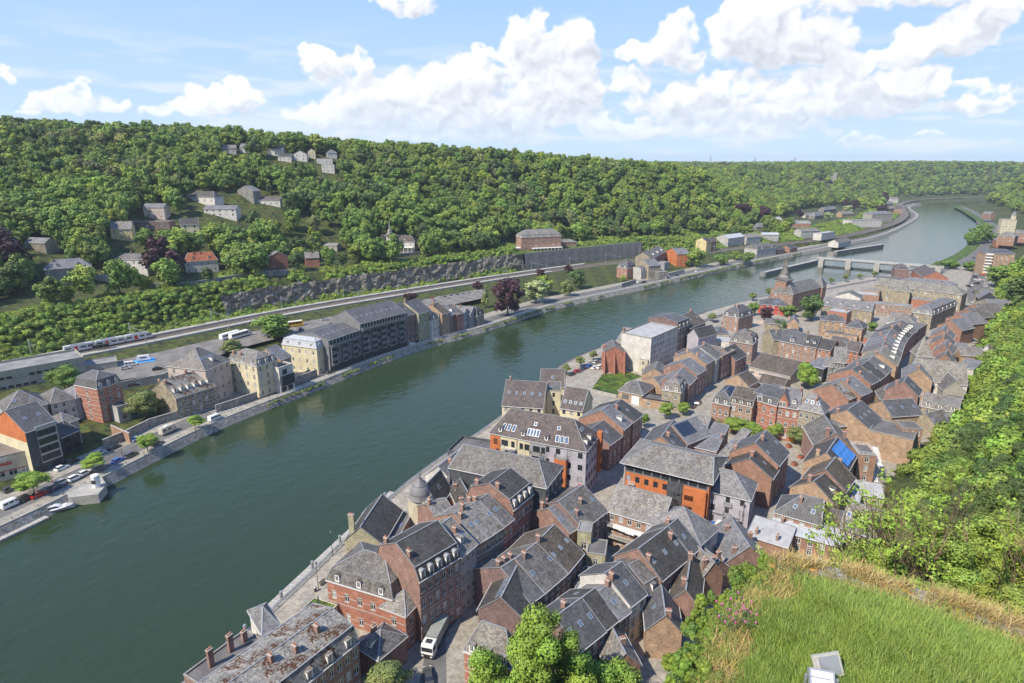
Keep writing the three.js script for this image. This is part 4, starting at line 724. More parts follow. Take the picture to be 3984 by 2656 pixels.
house("red terrace house with a shiny black solar roof", 146.5, -289.2, -42.5, 6.4, 13.6, 8.0, 'g3.4 b6 s6 f3x2 y');
house("red terrace house with a plain brown roof", 154.9, -293.4, -32.5, 6.9, 12.4, 8.0, 'g3.4 b6 br f3x3 kf2');
house("end red terrace house with a purple tinged roof", 158.8, -286.1, -38.5, 5.6, 11.2, 8.0, 'g3.2 b6 br f3x2');
house("broad low hall with a weathered brown slate roof", 108.7, -273.4, -48.1, 19.3, 24.8, 4.0, 'g4.2,.45 pk bo f1x5 q1.6 Q1.1', {name: "hall", cat: "building"});
house("low back wing with a brown roof in front of the broad hall", 103.9, -250.0, -40.7, 10.4, 9.9, 4.5, 'g2.6 b4 bo');
house("small brick back house with a worn roof behind the mossy square house", 96.0, -240.2, 43.7, 9.1, 9.9, 6.5, 'g3.4 b4 bo f2x2');
house("freestanding banded brick villa with a dark mansard by the river", 123.4, -356.4, -50.3, 9.9, 15.7, 8.2, 'm2.6,3 b1 s3 f3x3 r3x3 df2p dr2p c.3,.4 c.6,.3 y', {name: "brick_villa"});
house("red painted villa with a blue glazed roof light", 159.4, -395.9, -24.2, 17.5, 12.4, 6.0, 'h3.2 rd s3 f2x5 kf2@.6,.75,.5x2.6,2 c.3,.5', {name: "red_villa"});
house("small stone cottage with a tall brick chimney by the big tree", 157.2, -346.9, -23.6, 6.0, 9.9, 5.5, 'G3 b4 s5 f1x1 c.02,.5,2.4');
house("long low slate lean-to along the garden wall", 147.8, -352.8, -13.0, 10.7, 6.2, 4.0, 's1.4 b5 s2');
const school = house("red brick school with corner pavilions and a spired tower by the river", 181.3, -395.7, 38.6, 37.2, 16.1, 13.0, 'g4.2 b1 s2 f4x9 y kf3', {name: "towered_school", cat: "building"});
house(null, 169.2, -400.6, -40.0, 12.9, 13.6, 13.0, 'h5.5,5.5,5.5 b1 s2 f4x3 r4x2 y', {into: school});
house(null, 204.4, -420.5, -37.2, 6.3, 12.4, 13.0, 'h6,4.5,4.5 b1 s2 f4x2 y', {into: school});
house("long blue slate house with a row of pale dormers", 193.7, -383.4, -36.3, 27.9, 12.4, 8.0, 'g4.2 b5 s5 f2x5 df4f@.1,.9,.3', {name: "long_house"});
house("orange brick block with a white flat roof", 189.3, -366.4, -42.7, 10.6, 9.9, 8.5, 'f.2 b6 wf r3x4 c.8,.6');
house("brick house with a low dark hipped roof and paired windows", 173.5, -340.5, -19.7, 11.6, 9.9, 9.0, 'h2.6 b4 s3 f3x3 c.6,.5');
house("brick house with a steep dark hipped roof beside the paired windows", 182.8, -332.9, -41.6, 8.4, 11.2, 7.5, 'h3.6 b4 s3 f2x2 kf1');
house("low brick annex with a row of dark openings", 172.2, -333.8, -33.6, 16.1, 7.4, 3.6, 'f.2 b4 fl f1x4');
house("grey stone house with a steep pale slate roof", 141.5, -263.1, -27.1, 4.8, 20.6, 9.5, 'g4.2 stg s4 f3x2 r3x1');
house("small grey stone outbuilding by the big garden tree", 138.1, -264.9, -34.9, 4.0, 8.7, 7.0, 's2 stg s4 f2x1');
house("dark timber hall with a blue-grey roof behind the garden tree", 132.3, -267.4, -50.4, 7.5, 11.2, 6.5, 's1.2 dk s5 f1x3', {name: "dark_hall"});
house("white walled hall with a broad grey hipped roof", 210.5, -341.5, -36.9, 13.0, 14.9, 8.5, 'h3.6,1,5 wh s4 f2x1 q.8', {name: "white_hall", cat: "building"});
house("bright orange brick terrace building with small windows", 185.0, -313.6, -19.4, 7.2, 9.9, 5.0, 'f.3 b6 gf f1x3');
house("orange brick annex with a planted roof", 185.8, -319.2, -37.9, 2.3, 11.2, 5.0, 'f.4 b6 gf');
house("grey flat roofed back building behind the curved street", 172.0, -296.9, -27.4, 6.1, 8.7, 6.0, 'f.2 b5 gf f1x3');
house("low dark lean-to behind the curved street", 158.6, -274.2, -27.3, 3.5, 8.7, 5.0, 's1.2 b5 s2');
house("terrace house with a rust mossed roof and four skylights", 125.5, -218.8, 37.1, 9.3, 13.6, 9.0, 'g3.8 b1 mo kf4@.2,.8,.5 f3x2 c.9,.4');
house("slate terrace house at the near end of the curved street", 131.1, -221.0, 37.5, 8.7, 14.9, 9.5, 'g4 b1 s5 f3x3 kf1 c.1,.4');
house("brick gabled terrace house second from the rust mossed roof", 141.2, -232.5, 40.1, 8.2, 16.1, 10.0, 'g4.2 b1 s3 f3x3 kf2 c.05,.3');
house("dark slate terrace house with skylights on the curved street", 147.3, -237.5, 45.9, 8.6, 14.9, 10.0, 'g4.4 b3 s6 f3x2 kf2 c.1,.6');
house("worn grey terrace house before the red corner shop", 153.1, -243.5, 47.6, 11.1, 14.9, 10.0, 'g4 b3 s2 f3x3 kf1 df1f');
house("terrace house with a pale lichened hip at the bend of the curved street", 164.7, -255.5, 53.9, 13.2, 13.6, 10.0, 'g4.4 b4 as f3x2 df1f c.05,.6');
house("grey slate terrace house just past the bend", 172.5, -266.2, 55.9, 12.3, 14.9, 10.0, 'g4 b4 s2 f3x3 df2f c.05,.4');
house("terrace house with an ochre gable past the bend", 179.4, -276.4, 55.0, 14.6, 14.9, 10.0, 'g4 b4 s5 f3x3 df2f c.05,.5');
house("terrace house with two red chimneys halfway along the curved street", 187.8, -288.4, 52.5, 12.5, 14.9, 10.0, 'g4 b1 s2 f3x3 df2f c.05,.3 c.05,.7');
house("terrace house with a dark roof in the far half of the curved street", 195.4, -298.3, 50.0, 10.6, 14.9, 10.0, 'g4 b1 s6 f3x3 df2f c.05,.5');
house("last slate terrace house before the white walled hall", 202.2, -306.4, 46.9, 13.0, 14.9, 10.0, 'g4 b3 s2 f3x4 df3f c.05,.4');
house("dark fronted building where the curved street meets the long mansard", 213.2, -318.6, 43.7, 18.1, 11.2, 9.0, 'f.3 b8 fl f3x4');
house("brick gable with a big chimney in front of the pale church roof", 161.0, -244.3, -30.6, 10.2, 12.4, 9.0, 'G4.2 b4 s5 c.45,.02,1.5 kr1');
house("tall plain brick gable with one large roof window", 141.6, -223.7, -39.3, 10.7, 8.7, 11.0, 'G4.4 b3 s3 kr1@.5,.5,.5x1.2,1.8 c.3,.02,1.6');
house("small brick gable below the tall plain gable", 140.9, -223.9, -18.2, 7.7, 9.9, 7.0, 'G3.2 b4 s2 c.4,.02 r2x1');
house("slate gabled house with skylights beside the square", 133.2, -218.4, -80.9, 11.4, 12.4, 7.0, 'G3.8 b4 s3 kr3');
house("brick box with a grey flat roof and one white window", 138.3, -212.1, -18.4, 4.4, 7.4, 7.0, 'f.15 b5 fl f2x1');
house("brick house with a pale slate mansard and three dormers by the wood", 152.5, -218.0, -36.1, 11.4, 11.2, 6.5, 'n2.2,1.6 b5 s4 f2x3 df3f');
house("low cross-gabled house below the pale slate mansard", 144.9, -210.8, -64.9, 8.5, 9.9, 5.0, 'G3 b5 s2 kr2');
house("beige plastered gable against the pale church roof", 171.5, -234.5, -19.2, 7.3, 9.9, 7.0, 'G4.2 co s2');
const church = house("church with a huge pale lichened roof", 166.4, -244.5, -25.8, 17.9, 19.8, 8.0, 'g6.4 wh as', {name: "church", cat: "church"});
house(null, 178.8, -264.6, -15.2, 6.1, 8.1, 12.0, 'h7.5,3.25,3.25 b5 as', {into: church});
house("brick house with roof windows just behind the church tower", 188.9, -267.7, -39.9, 7.2, 8.7, 8.5, 'G3.6 b1 s2 kr2');
house("slate roofed house with red chimneys beyond the church tower", 198.3, -282.7, -40.8, 7.8, 11.2, 8.5, 'G3.8 b3 s5 c.3,.2 c.7,.4');
house("brick house with a zinc ridge second beyond the church tower", 205.2, -295.5, -37.5, 9.2, 11.2, 8.5, 'G3.8 b1 s2 c.5,.02');
house("gabled brick house with a broad slate roof third beyond the church tower", 213.4, -308.7, -37.9, 9.8, 12.4, 8.5, 'G4.2 b1 s5 c.7,.2');
house("brick gable with a pale verge on the hill side of the curved street", 231.6, -330.7, -61.5, 12.2, 12.4, 8.5, 'G4.2 b1 s5 c.3,.1 kr2');
house("brick gable next to the pale verge gable", 247.2, -347.1, -73.4, 14.7, 12.4, 8.5, 'G4.2 b1 s5 c.4,.1 kr1');
house("worn slate gable higher up the curved street", 260.4, -359.8, -71.3, 14.0, 13.6, 8.5, 'G4.2 b3 s2 kr2 r2x2');
house("plain brick gable below the round headed gable", 275.2, -372.5, -83.5, 14.2, 13.6, 8.5, 'G4.2 b1 s2 r2x2');
house("ochre plastered gable with a round window", 292.0, -388.5, -100.1, 23.5, 13.6, 9.0, 'G4.2 b5 s5');
house("grey slate-hung gable at the head of the car park", 303.5, -399.3, -28.7, 9.6, 12.4, 9.0, 'G4.4 sl s5');
const turrethouse = house("brick house with a pointed slate turret by the car park", 324.2, -428.0, -25.1, 8.9, 11.2, 8.0, 'h3 b5 s2');
house("small white gabled cottage at the edge of the wood", 231.7, -296.1, -71.6, 3.8, 7.4, 5.0, 'G3 wh s2 f1x1 q.6');
house("brick cottage with a worn grey roof by the wood", 215.2, -287.2, -9.9, 10.5, 9.9, 5.0, 'g3 b4 s4 r1x2');
house("low brick shed with a slate roof above the brick cottage", 220.9, -297.2, -19.4, 5.4, 8.7, 4.5, 's1.6 b2 s5');
house("white rendered house with a grey lean-to roof by the church", 200.1, -267.6, -54.8, 6.2, 8.7, 6.0, 's2 wh s5');
house("dark roofed brick cottage at the wood edge", 206.4, -266.1, -12.4, 4.2, 7.4, 5.5, 's1.6 b4 s6 f1x1');
house("dark shed tucked under the beige gable", 172.3, -231.7, -13.2, 4.8, 7.4, 4.5, 's1.6 b3 s2');
house("low brick lean-to with a white sheet roof below the wood", 96.9, -159.8, -23.0, 7.9, 6.5, 3.5, 's1 b7 wf f1x3');
house("little zinc roofed shed beside the yellow flowers", 93.3, -156.3, -36.2, 3.2, 6.5, 3.0, 's.8 wh zi');
house("very long brick school range with arched windows", 256.5, -438.4, -46.2, 52.5, 14.9, 11.0, 'h3.6,1,6 b5 as f3x14 Q2 y', {name: "school_range", cat: "building"});
house("blank brick projecting wing of the long school range", 256.1, -416.6, -31.1, 10.9, 9.9, 11.0, 'h3,4,4 b5 as c.98,.3,1.6', {name: "school_range", cat: "building"});
house("bright red brick block with a pale flat roof", 266.9, -410.4, -32.3, 11.6, 9.9, 6.0, 'f.25 b6 gf');
house("low red brick range with a row of white windows over garages", 232.2, -393.5, -30.5, 21.2, 9.9, 6.5, 'f.2 b2 gf f2x10 q1.3', {name: "school_range", cat: "building"});
house("long dark mansard building on the bend with white dormers", 236.3, -359.7, -50.0, 9.7, 43.1, 9.0, 'm2.8,1.4 st2 s5 f2x2 r3x9 df2f dr6f c.9,.4 c.5,.3', {name: "mansard_building", cat: "building"});
house("slate roofed range with two white gables behind the school", 282.9, -452.1, -38.3, 34.2, 12.4, 10.0, 'h3 b1 s5 df2p@.5,.75,.1x2.6', {name: "school_range", cat: "building"});
house("low dark roofed range by the river path", 274.1, -466.1, -31.9, 15.3, 12.4, 9.0, 'g2 b1 s1', {name: "school_range", cat: "building"});
house("red gabled hall with a brown roof and glazed side", 316.7, -478.2, -20.3, 16.4, 37.3, 9.0, 'G4.4 b6 br f1x1 r2x10 q1.6', {name: "hall", cat: "building"});
house("dark red brick hall with a brown hipped roof by the bridge", 313.1, -508.8, -24.5, 10.1, 20.6, 10.0, 'h3.6 b8 br r3x7', {name: "hall", cat: "building"});
house("small brick house between the two red halls", 344.4, -520.6, -61.4, 3.8, 8.7, 7.0, 'g2.2 b5 br f2x2');
const tower = house("orange brick tower block with stacked white balconies", 405.8, -537.5, -17.2, 21.4, 17.4, 19.0, 'h3,5,5 b4 s1 f7x6 P q1.3', {name: "tower_block", cat: "building"});
house("red brick gable building beyond the tower block", 554.8, -721.2, -23.9, 15.3, 17.4, 8.0, 'G3.6 b6 s5 f1x1', {name: "brick_building", cat: "building"});
house("long red brick building at the right edge beyond the tower block", 595.6, -753.8, -31.9, 19.1, 14.9, 8.0, 'f.3 b6 gf f2x6 q1.8', {name: "brick_building", cat: "building"});
house("flat roofed grey shop beside the tower block", 427.3, -526.5, -85.9, 9.7, 11.2, 5.0, 'f.3 gw gf f1x3');
house("grey roofed river house with a white gable near the school", 219.0, -416.4, -35.7, 14.9, 11.2, 7.0, 'G3 wh s2');
house("low brick annex with white awnings", 222.6, -420.6, -43.5, 7.9, 7.4, 6.5, 'f.2 b4 wf f1x3');
house("small red brick block with barred windows beside the school range", 244.2, -431.8, -29.9, 11.4, 9.9, 8.0, 'f.3 b2 gf f2x4');
house("orange brick block with a pale blue flat roof", 232.5, -422.9, -22.2, 17.2, 12.4, 7.0, 'f.2 b2 wf r2x2');
const restaurant = house("riverside restaurant with a flat gravel roof and a lettered front", -162.4, -168.5, 40.5, 15.3, 14.9, 7.5, 'f.35 cr2 fb f1x5 q2.2', {name: "restaurant", cat: "building"});
const orangegable = house("modern house with an orange gable and a glazed grey river front", -149.0, -176.8, 62.9, 9.0, 18.6, 14.5, 'g5.2 or s3 kl1 kf2@.3,.75,.5', {name: "orange_house"});
house("black clad house with an arched roof between garden walls", -148.9, -190.2, 75.6, 6.8, 11.2, 6.5, 'g2.6 dk s6 f2x2 q2 P D');
house("small grey roofed house behind the black clad house", -151.9, -196.8, 66.2, 4.7, 9.9, 8.5, 'h2.4 co s2 f3x1');
house("white rendered house with a grey hipped roof", -168.7, -214.2, 52.1, 8.0, 13.6, 9.0, 'h3.6 wh s2 f3x3 l3x2');
house("tall beige house with a big hipped slate roof at the left edge", -176.5, -202.9, 46.3, 12.3, 14.9, 10.0, 'h5 co s2 kf2 f3x4');
house("grey stepped house with balconies beside the red brick slice", -163.3, -220.1, 60.2, 7.0, 12.4, 9.0, 'h3 gy s5 f3x2');
house("narrow ochre stone house in the stepped row", -157.1, -221.8, 55.9, 3.7, 11.2, 8.5, 'f.3 st2 fl f3x1');
house("red brick slice of a house with white windows", -154.1, -223.6, 55.0, 3.7, 11.2, 9.0, 'f.3 b6 fl f3x1');
house("white framed conservatory annex of the stepped row", -147.1, -217.8, 58.6, 4.2, 8.7, 6.0, 'f.3 gw fl f2x1 q1.8');
house("tall red brick mansard house with white gabled dormers above the stepped row", -152.8, -217.2, 67.3, 9.3, 12.4, 13.5, 'm3,2 b6 s1 f4x3 l4x1 df3p y');
house("stone riverside house with six dormers and a rust mossed roof", -126.8, -221.4, 57.9, 16.2, 16.1, 8.5, 'g5.4 st2 mo f3x6 df6p@.08,.92,.22 c.02,.4 c.02,.65 c.6,.5 c.3,.6');
house("pale pink apartment house with a pyramid slate roof", -121.2, -235.0, 73.3, 13.9, 18.6, 15.0, 'h6.4,6,6 pk s2 f4x4 l4x3 kf5 kl2 df1f', {name: "apartment_house"});
house("cream house with a grey mansard and round bay by the zebra crossing", -104.3, -243.4, 60.7, 10.4, 17.4, 13.8, 'm2.4,2 cr s4 f4x3 l4x4 df3f dl3f c.1,.6 c.1,.85');
const boxhouse = house("white modern box house with a large glazed balcony", -97.5, -248.7, 60.0, 7.4, 11.2, 11.0, 'f.4 wh fb', {parapet: "wh"});
house("orange brick gabled house peeping over the white box house", -99.7, -257.5, 70.5, 6.9, 14.9, 12.0, 'g4.2 b4 s5 f3x2 kf2');
house("cream villa with a grey metal mansard beside the dark apartments", -88.8, -273.0, 68.1, 8.3, 19.8, 12.5, 'm2.8,1 cr zi f3x2 l3x5 df2f dl3f');
const greyA = house("lower half of the long dark grey apartment block", -84.0, -275.7, 62.0, 21.3, 21.1, 15.6, 'g2.4 gy2 s1 f4x6 kf6 q1.9 P D', {name: "apartment_block", cat: "building"});
const greyB = house("upper half of the long dark grey apartment block with set back top floor", -73.8, -294.6, 53.2, 30.1, 21.1, 18.6, 'g5 gy2 s1 f5x9 kf9@.06,.94,.45 q1.9 P D', {name: "apartment_block", cat: "building"});
house("purple brown brick house at the end of the dark apartments", -56.2, -321.0, 54.4, 10.0, 18.6, 16.0, 'g4.8 b8 s3 f4x3 kf3 c.02,.5');
house("ochre brick house with a bay window on the far quay", -50.0, -326.4, 59.5, 11.0, 18.6, 16.0, 'g5.2 b7 s3 f4x3 kf1 c.02,.5');
house("white narrow house with a bell-shaped roof on the far quay", -44.0, -332.8, 61.9, 9.8, 12.4, 10.5, 'm2.2,1.6 wh s4 f3x2 l2x1 df2p');
house("dark brick house with an orange gable on the far quay", -38.8, -338.4, 55.5, 6.2, 16.1, 13.0, 'g4.4 b4 bo f4x2 c.3,.5 c.02,.4');
house("dark red house with blue slate and two dormers on the far quay", -35.5, -344.8, 59.3, 7.4, 14.9, 10.5, 'g3.6 b8 s5 f4x2 df2f');
house("banded brick house left of the twin pointed gables", -31.6, -349.2, 56.8, 6.2, 14.9, 10.0, 'g3.6 b6 s2 f4x2 c.9,.4');
house("left of twin pale pointed gables on the far quay", -28.3, -354.7, 63.8, 7.9, 13.6, 8.4, 'G3.4 gy s5 f4x2 c.5,.3');
house("right of twin pale pointed gables on the far quay", -24.5, -358.3, 65.2, 8.6, 13.6, 8.1, 'G3.4 gy s5 f4x2 c.9,.3');
house("end stone house of the far quay row with a dark mansard", -20.7, -361.4, 60.1, 7.6, 12.4, 6.2, 'm2.8,1.6 stg s6 f3x2 df1p');
house("long concrete railway station with a flat overhanging roof", -216.0, -240.9, 44.2, 35.9, 17.4, 8.0, 'f.9 co gf f2x14 q2 Q1.2 P D', {name: "railway_station", cat: "building", y0: 2, parapet: "co"});
house("low flat roofed building beside the station car park", -191.5, -266.9, 35.0, 12.6, 9.9, 4.0, 'f.3 co gf', {y0: 2, parapet: "co"});
house(null, -108.0, -313.6, -34.0, 16.3, 12.4, 9.0, 'f.3 gy2 fb', {into: greyA});
house("brick villa with a tall slate tent roof on the far quay", 88.3, -524.6, -46.1, 10.7, 12.4, 9.0, 'm2.4,4.5 b6 s3 f3x3 r3x2 df2a y c.8,.3');
house("flat roofed brick wing of the tent roofed villa", 105.3, -534.5, -39.4, 5.8, 9.9, 8.0, 'f.4 b6 gf f3x2');
house("small pale terraced house by the tent roofed villa", 107.1, -515.8, 43.3, 9.5, 9.9, 7.0, 'n2,1.4 gw s5 f2x3 df2f');
house("ochre gabled house with a stepped roof in the far quay terrace", 105.9, -534.5, -64.8, 18.1, 12.4, 11.0, 'G4 b5 s5 f2x1 r4x4');
house("tall ochre gable standing behind the far quay terrace", 110.3, -560.3, -23.5, 13.3, 17.4, 12.5, 'G4.4 b5 s3');
house("dark terrace of the far quay with many chimneys", 126.3, -558.4, 63.9, 47.7, 14.9, 12.0, 'g4.4 b8 s2 f4x6 c.2,.5 c.5,.5 c.8,.5 df3f');
house("salmon orange four storey house standing alone on the far quay", 147.5, -601.2, -75.1, 21.4, 13.2, 12.0, 'G4 or s5 f4x2 r4x3 q.9');
house("small orange brick lodge with a flat roof", 159.3, -588.0, 9.5, 6.7, 7.4, 6.0, 'f.4 b6 gf f2x1');
house("glazed grey annex beside the salmon orange house", 136.9, -560.3, 40.8, 7.8, 8.7, 7.0, 'f.3 gy gf f2x2');
house("low stone house at the end of the far quay terrace", 121.3, -515.2, 15.2, 8.4, 11.2, 6.0, 'f.4 stg gf f2x3');
house("pale guest house with a balcony above the lock", 250.0, -640.5, 35.4, 33.9, 14.9, 8.0, 'm2,2.4 gw s2 f2x6 l2x3 df2p');
house("small red brick house beside the pale guest house", 280.0, -662.9, 40.5, 16.3, 11.2, 5.0, 'g2.4 b1 s6 f1x2');
house("small brick lock cottage nearer the bridge", 297.8, -673.5, 38.3, 15.7, 9.9, 5.0, 'g2.4 b1 s6 f1x2');
house("white lock keeper house with a slate roof", 373.1, -719.8, 41.7, 35.9, 11.2, 5.0, 'g3 wh s2 f2x3');
house("grey stone manor with two hipped roofs above the railway cliff", -271.1, -361.1, 34.5, 22.7, 12.0, 11.2, 'h4.5,5,5 stg s5 f3x5 l3x2 df2p c.2,.4', {name: "stone_manor", y0: 22.9, base: -5});
house("pale blue house with a little glazed roof turret", -256.6, -402.6, -7.4, 22.8, 10.8, 7.5, 'h3 wh s2 f2x4 c.4,.5', {y0: 26.4, base: -5});
house("white villa with a bright orange tiled roof and a lawn", -218.6, -417.3, 29.9, 20.2, 12.0, 8.1, 'h5,3,3 wh ot f2x5 df2p c.5,.4 c.3,.4', {name: "white_villa", y0: 21.9, base: -5});
house("orange brick house with a grey cross gable left of its smaller neighbour", -171.9, -441.7, 29.5, 13.2, 9.6, 8.1, 'G3.6 b6 s5 f2x2 c.2,.5', {y0: 20.8, base: -5});
house("smaller orange brick house with a grey gabled roof", -149.8, -453.2, 20.0, 9.8, 9.6, 6.9, 'g3.4 b6 s4 f2x3 c.5,.4', {y0: 20.4, base: -5});
house("yellow gabled house on the slope below the wood", -278.1, -438.5, 19.3, 13.0, 10.8, 7.5, 'g4.6 ye s4 f2x3 dr1p', {y0: 41.9, base: -5});
house("low modern house with a red edged flat roof", -281.5, -469.2, 6.7, 26.9, 10.8, 5.0, 'f.4 b8 fb f1x6 q1.6', {y0: 46.3, base: -5});
house("beige house with a blue grey roof above the red edged flat roof", -281.9, -488.7, -0.0, 15.9, 8.4, 8.8, 'g2.4 pk s5 f1x3', {y0: 52.1, base: -5});
house("cream chalet with dark balconies", -247.5, -473.6, 23.5, 12.5, 8.4, 7.5, 'g4 cr s6 f2x2 D', {y0: 41.8, base: -5});
house("small stone barn with a grey roof at the left edge of the wood", -309.2, -399.9, -12.8, 15.6, 8.4, 5.0, 'g2.6 st s5', {y0: 40.0, base: -5});
house("white modern house with solar panels below the steep wood", -246.4, -511.1, -0.0, 25.5, 9.6, 6.2, 'g2.4 wh s5 f2x5 q1.6', {y0: 51.8, base: -5});
house("white house with a dark cross-gabled roof against the wood", -270.3, -536.7, -20.6, 27.9, 9.6, 5.0, 'h4 wh s6 f1x4', {y0: 61.5, base: -5});
house("white bungalow with a brown roof in the trees", -221.9, -555.0, -0.0, 21.2, 9.6, 5.0, 'g2.6 wh br f1x4', {y0: 57.5, base: -5});
house("grey stone chapel-like house half hidden in the wood", -239.9, -563.1, -32.5, 21.5, 7.2, 6.2, 'G4 stg s5 f1x1', {y0: 64.0, base: -5});
const spired = house("white villa with a slender spired tower above the cliff", -112.2, -525.0, -4.9, 31.4, 12.0, 8.8, 'h4.5,4,4 wh bo f2x5 l2x3 df2p c.1,.4', {name: "spired_villa", y0: 21.8, base: -5});
const country = house("large brick country house with white dormers on the retaining wall terrace", 8.4, -561.2, 18.9, 38.6, 14.4, 13.8, 'm2.2,4 b1 s4 f3x7 l3x4 df5p dl3p y', {name: "country_house", y0: 15.6, base: -5});
house("brick annex with wooden shutters beside the country house", 43.2, -586.7, 16.8, 18.3, 10.8, 5.6, 'h2 b1 s4 f1x4', {y0: 16.5, base: -5});
house("small open shed with a beige roof among the garden trees", -150.8, -503.8, -12.9, 11.6, 7.2, 3.2, 'g1.4 co as', {y0: 26.9, base: -5});
house("flat roofed concrete garage with a white door on the terrace", -255.6, -380.0, 11.8, 12.1, 7.2, 3.5, 'f.3 co gf', {y0: 23.0, base: -5});
house("grey roofed house at the left end of the ridge top hamlet", -282.9, -640.5, 14.9, 12.3, 10.8, 5.0, 'g3 gw s4 f1x3', {y0: 102.2, base: -5});
house("long pale house second in the ridge top hamlet", -270.2, -651.1, 5.1, 15.6, 10.8, 5.0, 'g3.4 wh s5 f1x4', {y0: 103.2, base: -5});
house("white house with a pale roof in the ridge top hamlet", -243.5, -652.0, 4.7, 15.3, 10.8, 6.2, 'g3.6 wh s4 f2x3', {y0: 100.3, base: -5});
house("low white house below the ridge top hamlet", -230.2, -643.6, 2.6, 12.4, 9.6, 5.0, 'g2.6 wh s6 f1x3', {y0: 94.4, base: -5});
house("white gabled house in the middle of the ridge top hamlet", -217.1, -649.5, 6.5, 12.9, 9.6, 6.2, 'G3.4 wh s6 f2x2', {y0: 95.2, base: -5});
house("small house with a brown roof in the ridge top hamlet", -206.7, -662.7, 15.8, 7.3, 8.4, 6.2, 'G3 cr br f1x2', {y0: 98.0, base: -5});
house("flat roofed white house at the right end of the hamlet", -195.7, -653.9, 14.1, 15.3, 10.8, 5.0, 'f.4 wh gf f1x4', {y0: 92.3, base: -5});
house("white two storey house lowest in the hamlet", -186.2, -636.9, 7.3, 12.0, 9.6, 7.5, 'f.4 wh gf f2x3', {y0: 83.9, base: -5});
house("slate roofed house highest in the hamlet", -190.8, -675.2, 23.0, 9.9, 9.6, 5.0, 'h3 wh s5 f1x3', {y0: 98.3, base: -5});
house("yellow village house with twin gables by the far railway", 192.6, -660.1, -48.3, 12.5, 9.0, 7, 'G3.4 ye s6 f2x2', {y0: 8, base: -4});
house("red roofed brick cottage next to the yellow village house", 202.2, -653.5, 43.6, 19.6, 8.0, 6, 'g3 b1 br f2x2', {y0: 8, base: -4});
house("cream village house with a grey hipped roof", 271.3, -801.6, -13.1, 17.1, 10.0, 6, 'h3 cr2 s4 f2x3', {y0: 8, base: -4});
house("broad grey sheet roofed shed in the village", 238.3, -695.6, 39.8, 36.1, 16.0, 5, 'g3 gw zi', {name: "shed", cat: "shed", y0: 8, base: -4});
house("pale sheet roofed workshop in the village", 265.3, -713.9, 31.4, 24.6, 14.0, 4, 'g3 gw as', {name: "workshop", cat: "building", y0: 8, base: -4});
house("long low shed with a pale blue roof", 294.6, -743.3, -0.0, 19.3, 9.0, 4, 'g2 gw zi', {name: "shed", cat: "shed", y0: 8, base: -4});
house("grey stone village mansion with a hipped slate roof", 302.0, -784.3, 20.0, 22.2, 11.0, 9, 'h4 stg s4 f3x5 l3x3', {y0: 8, base: -4});
house("tall white plain village building beside the red hall", 352.7, -860.5, 28.6, 19.0, 10.0, 10, 'g4 wh wf', {y0: 8, base: -4});
house("long red brick factory hall in the village", 363.8, -856.0, -10.7, 36.1, 16.0, 7, 'g3 b1 gf f1x9', {name: "factory_hall", cat: "building", y0: 8, base: -4});
house("grey roofed depot with open bays", 351.6, -769.6, 18.8, 28.3, 12.0, 5, 'g2.6 gw s4 f1x5', {name: "depot", cat: "building", y0: 8, base: -4});
house("white flat roofed village shed", 368.1, -751.8, 39.5, 36.4, 10.0, 4, 'f.3 wh wf f1x4', {y0: 8, base: -4});
house("modern white village hall with rows of windows", 482.2, -902.9, 11.6, 49.6, 18.0, 6, 'f.5 wh gf f2x10 P', {name: "village_hall", cat: "building", y0: 8, base: -4});
house("long slate roofed village building behind the white hall", 550.4, -974.9, 19.7, 43.1, 16.0, 9, 'h4 co s5 f2x8', {y0: 8, base: -4});
house("orange walled village house with a grey roof", 527.4, -1019.9, 26.4, 28.4, 10.0, 6, 'g4 b4 s4 f2x3', {y0: 8, base: -4});
house("grey village house left of the purple beech", 530.5, -1086.6, 36.7, 42.5, 10.0, 8, 'g4 stg s5 f2x4', {y0: 8, base: -4});
house("village house with a steep blue slate roof", 463.0, -974.9, 35.5, 24.9, 10.0, 7, 'h5 stg s5 f2x3', {y0: 8, base: -4});
house("small village house with a pale roof", 458.1, -995.4, 27.5, 19.5, 9.0, 6, 'g3.4 wh s4 f2x3', {y0: 8, base: -4});
house("white house just below the village church", 598.4, -1249.3, 35.3, 24.4, 9.0, 8, 'g4 wh s4 f2x3', {y0: 8, base: -4});
house("brick village house in the far terrace", 666.7, -1142.5, 26.7, 26.3, 10.0, 6, 'g3.6 b1 s4 f2x3', {y0: 8, base: -4});
house("reddish village house in the far terrace", 690.2, -1154.3, -0.0, 15.1, 10.0, 6, 'g3.6 b4 br f2x3', {y0: 8, base: -4});
house("far village house with a broad slate roof", 734.6, -1273.0, 24.7, 35.2, 10.0, 6, 'g4 st s5 f2x4', {y0: 8, base: -4});
house("far white house beyond the village", 858.7, -1455.2, -0.0, 17.1, 9.0, 6, 'g3.6 wh s4 f2x3', {y0: 8, base: -4});
const turretb = house("white riverside building with a round turret on the far right bank", 637.6, -827.9, -23.2, 15.8, 14.0, 14, 'f.6 cr2 gf f4x4', {name: "turret_building", cat: "building", y0: 8, base: -4});
house("red brick building with a grey hipped roof on the far right bank", 545.8, -710.8, -49.3, 16.1, 14.0, 7, 'h4 b1 s4 f2x6', {y0: 8, base: -4});
house("long red brick house at the far right edge", 584.2, -734.9, -41.7, 12.3, 12.0, 7, 'g3 b1 s4 f2x5', {y0: 8, base: -4});
house("grey roofed house at the right edge behind the tower block", 442.4, -542.9, -72.3, 9.6, 10.0, 7, 'g3 b4 s4 f2x4', {y0: 8, base: -4});
house("dark brick house by the far right road", 775.7, -1052.2, -83.7, 16.5, 9.0, 5, 'g3 b3 s4 f1x3', {y0: 8, base: -4});
